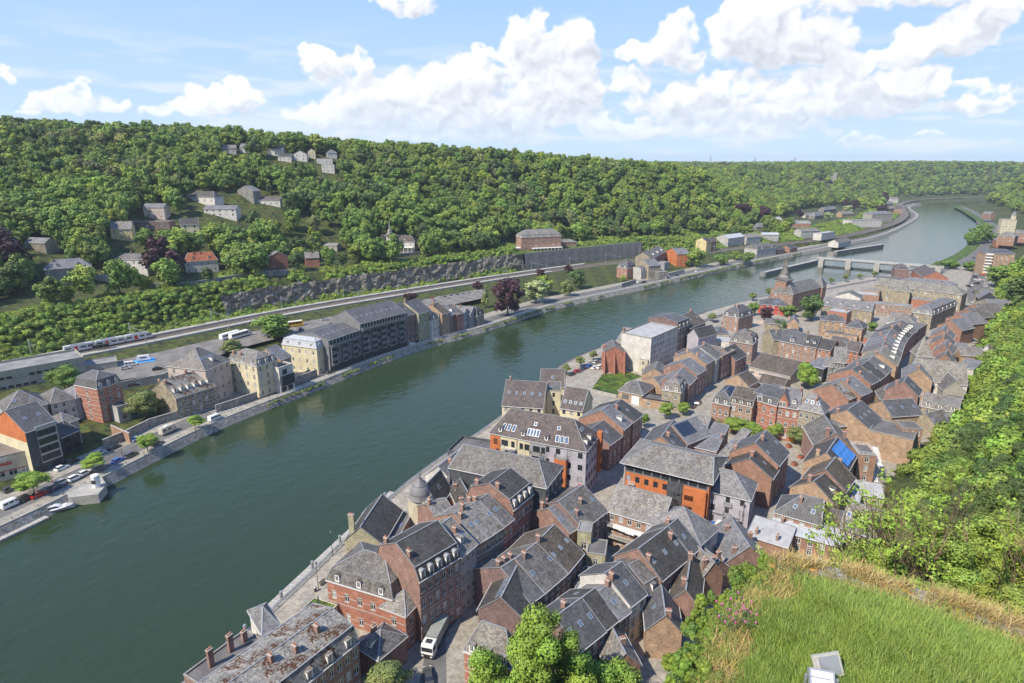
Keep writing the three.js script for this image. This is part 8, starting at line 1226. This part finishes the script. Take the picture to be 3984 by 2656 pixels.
// ---------------------------------------------------------------- single trees
const NEARF = [1, 2].map(k => foliage(k * 333, { rx: 3.6, ry: 4.2, lobes: 34, lr: 1.0, leaves: 15000, leaf: 0.125, shape: 'egg' }));
for (const [x, z, H, W, m, n, l, o] of [
  [-292.0, -358.3, 31, 25, 'copper', 'copper_beech', 'huge dark purple beech at the left edge of the hillside'], [-216.5, -385.8, 30, 25, 'copper', 'copper_beech', 'dark purple beech beside the white villa with the orange roof'], [-2.8, -387.3, 24, 21, 'copper', 'copper_beech', 'giant dark purple beech on the far river bank'],
  [16.5, -425.2, 17, 19, 'bloom', 'chestnut_tree', 'white blossoming chestnut beside the giant purple beech'], [23.5, -453.6, 15, 15, 'bright', 'lime_tree', 'bright green tree behind the blossoming chestnut'], [-18.0, -412.3, 15, 6, 'olive', 'fir_tree', 'pale grey green fir left of the giant purple beech'], [49.5, -477.0, 16, 14, 'dark', 'lime_tree', 'round dark green tree by the bend of the far road'], [39.2, -448.4, 13, 10, 'olive', 'maple_tree', 'yellowish green tree in front of the round dark tree'],
  [-25.4, -456.2, 7, 8, 'copper', 'plum_tree', 'small purple tree at the right end of the station car park'], [-68.3, -413.9, 7, 10, 'copper', 'plum_tree', 'small purple tree at the left end of the station car park'], [23.0, -512.7, 6, 9, 'copper', 'plum_tree', 'small purple tree by the retaining wall'], [48.3, -531.5, 7, 9, 'copper', 'plum_tree', 'purple tree beside the railway near the tent roofed villa'],
  [-129.0, -324.6, 15, 21, 'green', 'lime_tree', 'broad round tree in the station yard by the yellow bus'], [-139.4, -296.8, 9, 11, 'olive', 'lime_tree', 'small tree between the pink apartment house and the white buses'], [-187.3, -247.2, 11, 14, 'green', 'lime_tree', 'bushy tree in front of the railway station'], [-139.2, -221.4, 12, 14, 'olive', 'ivy_tree', 'broad grey green garden tree left of the stone house'], [-139.5, -230.5, 9, 7, 'dark', 'yew_tree', 'dark yew against the stone house gable'], [-140.6, -303.0, 7, 9, 'olive', 'garden_tree', 'small tree behind the cream house'],
  [-115.2, -210.7, 6, 7, 'fresh', 'quay_tree', 'fresh green quay tree nearest the minibus'], [-122.4, -192.6, 6.5, 7.5, 'fresh', 'quay_tree', 'fresh green quay tree beside the camper hedge'], [-130.8, -179.3, 6.5, 8, 'fresh', 'quay_tree', 'fresh green quay tree behind the white kiosk'], [-139.6, -164.1, 7.5, 9.5, 'fresh', 'quay_tree', 'largest fresh green quay tree above the red car'],
  [171.0, -579.1, 19, 19, 'bright', 'lime_tree', 'tall bright tree right of the salmon orange house'], [197.8, -592.0, 11, 15, 'green', 'lime_tree', 'rounded tree on the far bank meadow'], [226.7, -604.4, 11, 16, 'green', 'lime_tree', 'bushy trees left of the pale guest house'], [223.1, -626.5, 9, 14, 'bright', 'lime_tree', 'low tree behind the far bank meadow'], [163.8, -584.2, 6, 9, 'dark', 'yew_tree', 'dark clipped tree below the salmon orange house'], [91.0, -508.0, 5, 6, 'fresh', 'palm_bush', 'fresh green bush in the tent roofed villa garden'],
  [126.5, -256.3, 12, 11.5, 'fresh', 'garden_tree', 'bright round garden tree behind the square'], [183.5, -374.1, 17, 15, 'dark', 'garden_tree', 'large dark tree beside the towered school'], [153.6, -388.5, 9, 8, 'green', 'garden_tree', 'green tree right of the banded riverside villa'], [156.9, -374.9, 9, 9, 'copper', 'plum_tree', 'dark red tree beside the red painted villa'], [174.3, -385.7, 8, 11, 'green', 'garden_tree', 'rounded tree in front of the red painted villa'], [156.9, -352.6, 6, 10, 'dark', 'garden_tree', 'low dark tree behind the stone cottage'], [213.5, -345.2, 6, 6, 'yellow', 'garden_tree', 'yellow leaved shrub before the white walled hall'], [207.8, -349.9, 6, 6, 'green', 'garden_tree', 'green shrub left of the yellow leaved shrub'], [202.3, -337.2, 3, 4, 'fresh', 'garden_tree', 'planted shrub on the orange brick terrace'],
  [24.9, -273.4, 5.5, 5, 'olive', 'street_tree', 'thin street tree nearest the brown roofs by the river'], [32.5, -284.5, 5.5, 5, 'olive', 'street_tree', 'middle thin street tree by the riverside road'], [40.1, -294.2, 5.5, 5, 'olive', 'street_tree', 'farthest thin street tree before the propped brick house'], [122.7, -373.1, 6, 6, 'olive', 'street_tree', 'thin tree on the river edge by the banded villa'],
  [76.5, -213.6, 6.5, 5.5, 'green', 'square_tree', 'leftmost tree on the square'], [79.8, -206.5, 7, 9, 'bright', 'square_tree', 'broadest tree on the square'], [84.1, -203.1, 7, 9, 'bright', 'square_tree', 'third tree from the left on the square'], [92.9, -202.7, 6.5, 7, 'bright', 'square_tree', 'square tree beside the black people carrier'], [98.1, -198.5, 6.5, 7, 'olive', 'square_tree', 'rightmost tree on the square'], [58.6, -221.4, 6.5, 6.5, 'bright', 'square_tree', 'single tree before the low brick garage'], [48.7, -212.9, 6, 5, 'green', 'square_tree', 'tree against the end house of the dark lane'], [66.3, -225.4, 5, 6, 'bright', 'square_tree', 'tree at the mouth of the lane above the square'],
  [380.8, -480.1, 17, 26, 'green', 'lime_tree', 'huge rounded tree beside the car park road'], [356.0, -431.1, 17, 20, 'fresh', 'lime_tree', 'bright tree right of the huge rounded tree'], [400.6, -570.4, 9, 15, 'green', 'lime_tree', 'leafy tree at the town end of the weir bridge'], [412.2, -559.6, 9, 15, 'green', 'lime_tree', 'leafy tree on the car park island'], [398.0, -581.6, 6, 9, 'green', 'lime_tree', 'small tree at the weir bridge abutment'],
  [538.8, -743.1, 15, 16, 'green', 'avenue_tree', 'avenue tree nearest the far right bank water'], [553.1, -752.3, 16, 16, 'green', 'avenue_tree', 'second avenue tree on the far right bank'], [567.8, -761.8, 16, 17, 'dark', 'avenue_tree', 'third avenue tree on the far right bank'], [578.0, -765.0, 17, 17, 'green', 'avenue_tree', 'fourth avenue tree on the far right bank'], [603.0, -820.2, 17, 20, 'green', 'avenue_tree', 'avenue tree behind the nearest one on the far right bank'], [629.7, -842.9, 17, 20, 'green', 'avenue_tree', 'farthest broad avenue tree on the far right bank'],
  [287.3, -797.7, 26, 23, 'copper', 'copper_beech', 'left of two great purple beeches in the village'], [331.1, -838.5, 25, 21, 'copper', 'copper_beech', 'right of two great purple beeches in the village'], [451.7, -1001.8, 13, 14, 'copper', 'copper_beech', 'small purple beech below the village church'], [643.2, -1234.8, 17, 20, 'copper', 'copper_beech', 'purple beech right of the village church'], [625.1, -1169.2, 20, 20, 'copper', 'copper_beech', 'purple beech above the white village hall'], [798.5, -1378.6, 27, 24, 'copper', 'copper_beech', 'tall purple beech beyond the village'], [640.7, -1104.6, 16, 20, 'copper', 'copper_beech', 'purple beech behind the long slate village building'], [562.9, -1069.1, 16, 18, 'bloom', 'chestnut_tree', 'pale blossoming tree in the village'], [483.6, -974.9, 12, 14, 'bloom', 'chestnut_tree', 'pale grey tree in front of the village church'],
  [268, -880, 24, 9, 'dark', 'spruce_tree', 'single dark pointed spruce on the skyline'],
]) tree(n, l, x, z, H, W, F[m], { group: /quay_tree|square_tree|avenue_tree|street_tree/.test(n) ? n.replace('_', ' ') + 's' : undefined, y: n === 'spruce_tree' ? GY(x, z) : undefined, geo: n === 'spruce_tree' || n === 'fir_tree' ? CONE[0] : Math.hypot(x, z) < 330 ? FINE[Math.floor(rnd() * 3)] : undefined, trunk: /quay|square|street/.test(n) ? 0.3 : 0.12 });
{ // round trees standing clear along the skyline
  [[30, 18], [150, 17], [205, 18], [265, 17], [330, 17], [385, 20], [460, 18], [500, 16], [575, 20], [612, 21], [650, 19], [690, 20]].forEach(([px, H], k) => { const z = -640 - (k % 3) * 14, u = (px - 1176) / 1440 * 1.02 * -z * 0.985, x = u; tree('skyline_tree', `round tree standing on the skyline, ${ordw[k]} from the left`, x, z, H + 2, H * 0.95, k % 3 ? F.green : F.dark, { group: 'skyline trees', trunk: 0.16 }); });
}
// trees of the near bank
for (const [x, z, H, W, m, l, y] of [[5.5, -81, 28, 15, 'fresh', 'large bright maple at the foot of the picture', 0], [-22.5, -92, 7.5, 9, 'olive', 'grey green tree by the near street at the bottom edge', 0], [-5, -88, 15, 9, 'fresh', 'fresh green tree left of the large bright maple', 0], [17, -84, 14, 10, 'fresh', 'lower bright tree right of the large bright maple', 2]]) tree('maple_tree', l, x, z, H, W, F[m], { y, geo: H > 20 ? foliage(2024, { rx: 4.4, ry: 6, lobes: 60, lr: 1.05, leaves: 30000, leaf: 0.115, shape: 'egg' }) : FINE[Math.floor(rnd() * 3)], trunk: 0.2 });
{ // right-hand slope: leafy trees close to the camera
  const L = [0, 1, 2].map(() => [[], [], []]), mats = [F.bright, F.green, F.dark], N = [[], []];
  for (let z = -34; z > -560; z -= 6.2) for (let x = 12; x < 460; x += 6.2) {
    const X = x + rr(-2.6, 2.6), Z = z + rr(-2.6, 2.6), [dT] = sdist(TOE, X, Z), d = Math.hypot(X, Z); if (dT > -6) continue; const y = GY(X, Z); if (!inView(X, y + 3, Z, 0.15) || !clear(X, Z, 2)) continue;
    if (inBastion(X, Z)) continue; const n = fbm(X / 24 + 3, Z / 24, 3), mi = n > 0.54 ? 0 : n > 0.44 ? 1 : 2, s = rr(0.55, 0.95) * (dT < -14 ? 1.1 : 0.7);
    if (d < 62) { const top = 71.5 - Math.max(0, (d - 30) * 0.62); if (top - y < 3) continue; const k = clamp((top - y) / 9, 0.5, 1.15); N[Math.floor(rnd() * 2)].push([X, Math.min(y + 4 * k, top - 4 * k), Z, k, k, rr(0.85, 1.25), rr(0, 6.28)]); continue; }
    L[mi][Math.floor(rnd() * 3)].push([X, y + 3.4 * s, Z, s, s * rr(0.75, 1.1), rr(0.75, 1.2), rr(0, 6.28)]);
  }
  [[19.4, 70.2, -31, 0.5], [23.2, 68.3, -34, 0.6], [27.5, 66.3, -37, 0.7], [29.0, 67.1, -36, 0.75], [32.1, 65.9, -37, 0.8], [35.7, 64.9, -39, 0.9], [21.4, 70.6, -29, 0.5], [23.6, 70.0, -29, 0.6], [24.9, 70.3, -28, 0.6], [27.6, 69.0, -29, 0.7], [26.1, 65.6, -40, 0.55], [33.7, 64.0, -44, 0.7], [40.4, 62.8, -46, 0.9], [20.9, 66.7, -36, 0.45], [23.0, 72.7, -24, 0.45], [21.6, 72.4, -25, 0.4], [18.2, 68.0, -34, 0.4]].forEach(([x, y, z, k], i) => N[i % 2].push([x, y, z, k, k * rr(0.85, 1.1), rr(0.85, 1.2), i]));
  L.forEach((q, i) => q.forEach((l, j) => l.length && wood('bank_wood', 'leafy trees covering the steep town side bank', l, FINE[j], mats[i]))); N.forEach((l, j) => l.length && wood('bank_wood', 'bright leafy scrub below the fortress wall', l, NEARF[j], F.bright));
}
// ---------------------------------------------------------------- fortress bastion in the foreground
{
  const y0 = BY, top = BASTION;
  const g = new THREE.Shape(top.map(p => new THREE.Vector2(p[0], -p[1]))), w = new GB(); for (let k = 0; k < top.length; k++) { const a = top[k], b = top[(k + 1) % top.length]; w.poly([[b[0], y0 - 34, b[1]], [a[0], y0 - 34, a[1]], [a[0], y0, a[1]], [b[0], y0, b[1]]]); }
  const bw = group('bastion', 'grass topped fortress bastion in the near corner', 'bastion'); w.build('wall', M.stone, bw);
  // gently domed turf
  const n = 60, m = 60, tg = new GB(), hgt = (x, z) => y0 - 0.1 + 0.9 * sstep(0, 5, bastionIn(x, z)) + (fbm(x / 1.7, z / 1.7, 3) - 0.5) * 0.35;
  const P = (i, j) => { const x = 3 + 28 * i / n, z = -23 + 27 * j / m; return [x, hgt(x, z), z]; }; for (let i = 0; i < n; i++) for (let j = 0; j < m; j++) { const q = [P(i, j), P(i, j + 1), P(i + 1, j + 1), P(i + 1, j)]; if (q.some(p => inBastion(p[0], p[2]))) tg.poly([q[0], q[1], q[2]]).poly([q[0], q[2], q[3]]); } tg.build('turf', mat([0.14, 0.17, 0.045], T.ground), bw);
  // coping stones
  for (const [a, b] of [[0, 1], [1, 2], [2, 3]].map(([i, j]) => [top[i], top[j]])) { const dx = b[0] - a[0], dz = b[1] - a[1], l = Math.hypot(dx, dz), k = Math.max(1, Math.round(l / 1.1)); for (let i = 0; i < k; i++) { const o = new GB().box(0.02, -0.4, -0.28 + rr(-0.04, 0.04), l / k - 0.02, 0.1 + rr(-0.05, 0.06), 0.42 + rr(-0.05, 0.05)).build('coping_stone', i % 2 ? M.rock : M.stone, bw); o.position.set(a[0] + dx * i / k, y0, a[1] + dz * i / k); o.rotation.y = Math.atan2(-dz, dx); } }
  // grass blades
  const blade = (len, lean, ang, wd) => { const gb = new GB(), c = Math.cos(ang), s = Math.sin(ang), p = t => [c * lean * t * t, len * t * (1 - 0.15 * t), s * lean * t * t], W = t => wd * (1 - t * 0.85), e = (t, sg) => { const q = p(t); return [q[0] - s * W(t) * sg, q[1], q[2] + c * W(t) * sg]; }; gb.poly([e(0, -1), e(0, 1), e(0.5, 1), e(0.5, -1)]).poly([e(0.5, -1), e(0.5, 1), e(1, 1), e(1, -1)]); return gb.geo(); };
  const tuft = sd => { const keep = seed; seed = sd; const a = []; for (let k = 0; k < 11; k++) { const b = blade(rr(0.25, 0.62), rr(0.08, 0.38), rr(0, 6.28), rr(0.008, 0.015)); b.translate(rr(-0.14, 0.14), 0, rr(-0.14, 0.14)); a.push(b); } seed = keep; return mergeGeometries(a); };
  const gm = [[0.165, 0.265, 0.035], [0.215, 0.31, 0.05], [0.12, 0.205, 0.03]].map(c => mat(c, null, { roughness: 0.6, side: THREE.DoubleSide })), TL = [[], [], []], ML = [], DL = [];
  for (let k = 0; k < 110000; k++) { const x = rr(3.5, 30), z = rr(-23, 2); if (!inBastion(x, z)) continue; const y = hgt(x, z); if (!inView(x, y, z, 0.05)) continue; const e = bastionIn(x, z), nn = fbm(x / 1.3 + 4, z / 1.3, 3); if (e < 0.35 + nn * 2.2 && rnd() < 0.86) { if (rnd() < 0.5) ML.push([x, y + 0.02, z, rr(0.5, 1.3), rr(0.4, 1), rr(0.6, 1.3), rr(0, 6)]); continue; } if (TL[0].length + TL[1].length + TL[2].length < 30000) TL[nn > 0.5 ? Math.floor(rnd() * 2) : Math.floor(rnd() * 3)].push([x, y - 0.03, z, rr(0.7, 1.3), rr(0.6, 1.25), rr(0.7, 1.3), rr(0, 6.28)]); }
  TL.forEach((l, j) => wood('grass', 'long bright grass on the bastion', l, tuft(j * 91 + 7), gm[j]));
  for (let k = 0; k < 1500; k++) { const i = k % 3, a = top[i], b = top[i + 1], q = rnd(), x = a[0] + (b[0] - a[0]) * q + rr(-0.35, 0.45), z = a[1] + (b[1] - a[1]) * q + rr(-0.4, 0.3); if (fbm(x * 1.1, z * 1.1, 3) > 0.46) ML.push([x, y0 + rr(0.02, 0.12), z, rr(0.5, 1.5), rr(0.4, 1.1), rr(0.6, 1.3), rr(0, 6)]); }
  const clump = new THREE.IcosahedronGeometry(0.11, 1); clump.scale(1, 0.5, 1); wood('dry_moss', 'orange brown moss and dry stems along the coping', ML.filter((q, k) => k % 2), clump, mat([0.36, 0.20, 0.05])); wood('dry_moss', 'straw coloured dry grass along the coping', ML.filter((q, k) => k % 2 === 0), tuft(501), mat([0.42, 0.33, 0.13], null, { side: THREE.DoubleSide }));
  { const W = [[], []]; for (let k = 0; k < 170; k++) { const t = rnd(), a = t < 0.5 ? top[8] : top[7], b = t < 0.5 ? top[0] : top[8], q = rnd(), x = a[0] + (b[0] - a[0]) * q + rr(-0.9, 0.5), z = a[1] + (b[1] - a[1]) * q + rr(-0.6, 0.7), s = rr(0.04, 0.10) * (k % 2 ? 1.6 : 1); W[k % 2].push([x, y0 - 0.25 + s * 0.8, z, s, s * rr(0.9, 1.7), rr(0.8, 1.3), rr(0, 6)]); } for (let k = 0; k < 70; k++) { const q = rnd(), i = rnd() < 0.5 ? 6 : 5, a = top[6], b = top[7], x = a[0] + (b[0] - a[0]) * q + rr(-1.2, 0.3), z = a[1] + (b[1] - a[1]) * q + rr(-0.6, 0.6), s = rr(0.05, 0.11) * (k % 2 ? 1.6 : 1); W[k % 2].push([x, y0 - 0.4 + s, z, s, s * rr(0.9, 1.6), rr(0.8, 1.3), rr(0, 6)]); } wood('weeds', 'leafy weeds hiding the left edge of the bastion', W[0], NEARF[0], F.bright); wood('weeds', 'darker weeds on the left edge of the bastion', W[1], BUSH[1], F.green); }
  // floodlight
  const p = [9.1, -15.0], f = group('floodlight', 'white glazed floodlight on a bracket in the long grass', 'floodlight', null, [p[0], hgt(...p) + 0.1, p[1]], -0.25); const hd = new THREE.Group(); hd.name = 'lamp_head'; f.add(hd); hd.position.y = 0.45; hd.rotation.set(0.75, 0, -0.12); new GB().box(-0.36, -0.12, -0.24, 0.36, 0, 0.24).box(-0.36, 0, -0.24, -0.31, 0.06, 0.24).box(0.31, 0, -0.24, 0.36, 0.06, 0.24).box(-0.31, 0, 0.19, 0.31, 0.06, 0.24).box(-0.31, 0, -0.24, 0.31, 0.06, -0.19).build('housing', M.metal, hd); new GB().box(-0.31, 0, -0.19, 0.31, 0.03, -0.02).build('glass', M.white, hd); new GB().box(-0.31, 0, 0.02, 0.31, 0.03, 0.19).build('glass', M.white, hd);
  new GB().box(-0.45, -0.4, -0.05, -0.4, 0.5, 0.05).box(0.4, -0.4, -0.05, 0.45, 0.5, 0.05).box(-0.4, -0.4, -0.05, 0.4, -0.35, 0.05).build('bracket', M.metal, f); const bk = new THREE.Group(); bk.name = 'rear_lamp_head'; f.add(bk); bk.position.set(0.25, 0.55, -0.45); bk.rotation.set(1.25, 0.3, -0.1); new GB().box(-0.4, -0.1, -0.34, 0.4, 0, 0.34).box(-0.33, 0, -0.28, -0.22, 0.05, 0.28).build('housing', M.concrete, bk); new GB().box(-0.2, 0, -0.28, 0.33, 0.02, 0.28).build('glass', M.metal, bk);
  // thistles at the left edge
  for (const [x, z, k] of [[7.7, -18.1, 0], [8.1, -18.5, 1], [7.4, -18.0, 2], [8.1, -18.0, 3], [7.3, -18.3, 4]]) { const t = group('thistle', ['tallest pink thistle on the left bastion edge', 'pink thistle nearest the coping corner', 'thistle leaning over the left bastion edge', 'pink thistle standing in the grass', 'leftmost thistle of the bastion'][k], 'thistle', 'thistles', [x, BY - 0.3, z]), h = 1.5 - k * 0.12, st = new GB(), lf = new GB(); st.tube([0, 0, 0], [0.05, h, 0], 0.02, 0.01, 5); for (let j = 0; j < 5; j++) { const a = j * 2.4, yy = 0.3 + j * h / 7; st.bar([0, yy + 0.15, 0], [Math.cos(a) * 0.25, yy + 0.5, Math.sin(a) * 0.25], 0.012, 0.012); lf.poly([[0, yy, 0], [Math.cos(a + 0.2) * 0.16, yy + 0.08, Math.sin(a + 0.2) * 0.16], [Math.cos(a) * 0.32, yy + 0.1, Math.sin(a) * 0.32], [Math.cos(a - 0.2) * 0.16, yy + 0.08, Math.sin(a - 0.2) * 0.16]]); mesh('flower_head', cached('thf', () => new GB().tube([0, 0, 0], [0, 0.07, 0], 0.018, 0.034, 6).geo()), mat([0.62, 0.12, 0.34]), t).position.set(Math.cos(a) * 0.25, yy + 0.5, Math.sin(a) * 0.25); } st.build('stem', mat([0.12, 0.16, 0.06]), t); lf.build('leaves', mat([0.10, 0.17, 0.06], null, { side: THREE.DoubleSide }), t); }
  // half bare lichened shrubs beyond the coping
  for (const [x, y, z, H, k] of [[24, 61, -33, 12, 0], [29, 62, -33, 13.5, 1], [19.5, 59, -35, 9, 2], [32.5, 62, -30, 12, 3], [27, 58, -42, 12, 4]]) { const o = group('bare_shrub', ['lichened half bare shrub nearest the bastion corner', 'tallest half bare shrub with upright grey stems', 'leftmost low bare shrub beyond the coping', 'half bare shrub at the right edge', 'bare topped shrub behind the others'][k], 'shrub', 'half bare shrubs', [x, y, z]), br = new GB(), keep = seed; seed = 4000 + k * 31; const tips = []; const grow = (p, dir, len, r, d) => { const q = [p[0] + dir[0] * len, p[1] + dir[1] * len, p[2] + dir[2] * len]; br.tube(p, q, r, r * 0.62, d > 2 ? 6 : 4); if (d === 0) { tips.push(q); return; } const n = d > 2 ? 3 : 2 + (rnd() < 0.4 ? 1 : 0); for (let i = 0; i < n; i++) { let v = [dir[0] + rr(-0.55, 0.55), dir[1] + rr(-0.2, 0.5), dir[2] + rr(-0.55, 0.55)]; const l = Math.hypot(...v); v = v.map(t => t / l); grow(q, v, len * rr(0.62, 0.86), r * 0.62, d - 1); } }; for (let s = 0; s < 4; s++) { const v = [rr(-0.4, 0.4), 1, rr(-0.4, 0.4)], l = Math.hypot(...v); grow([rr(-0.6, 0.6), 0, rr(-0.6, 0.6)], v.map(t => t / l), H * 0.3, 0.13, 4); } br.build('branches', mat([0.38, 0.31, 0.19], T.rock), o); seed = keep; 
    const lv = tips.filter((t, i) => t[1] < H * 0.6 || i % 6 === 0).slice(0, 260), gs = new THREE.InstancedMesh(NEARL, F.fresh, lv.length), mt = new THREE.Matrix4(); lv.forEach((t, i) => { mt.makeRotationY(i * 1.7); const s = 0.6 + hash(i, k) * 0.6; mt.scale(new THREE.Vector3(s, s, s)); mt.setPosition(t[0], t[1], t[2]); gs.setMatrixAt(i, mt); }); gs.name = 'leaves'; gs.userData.kind = 'stuff'; gs.castShadow = gs.receiveShadow = true; o.add(gs); }
}

// thin summer haze
scene.fog = new THREE.FogExp2(0xcfe0f2, 0.00008);

renderer.render(scene, camera);
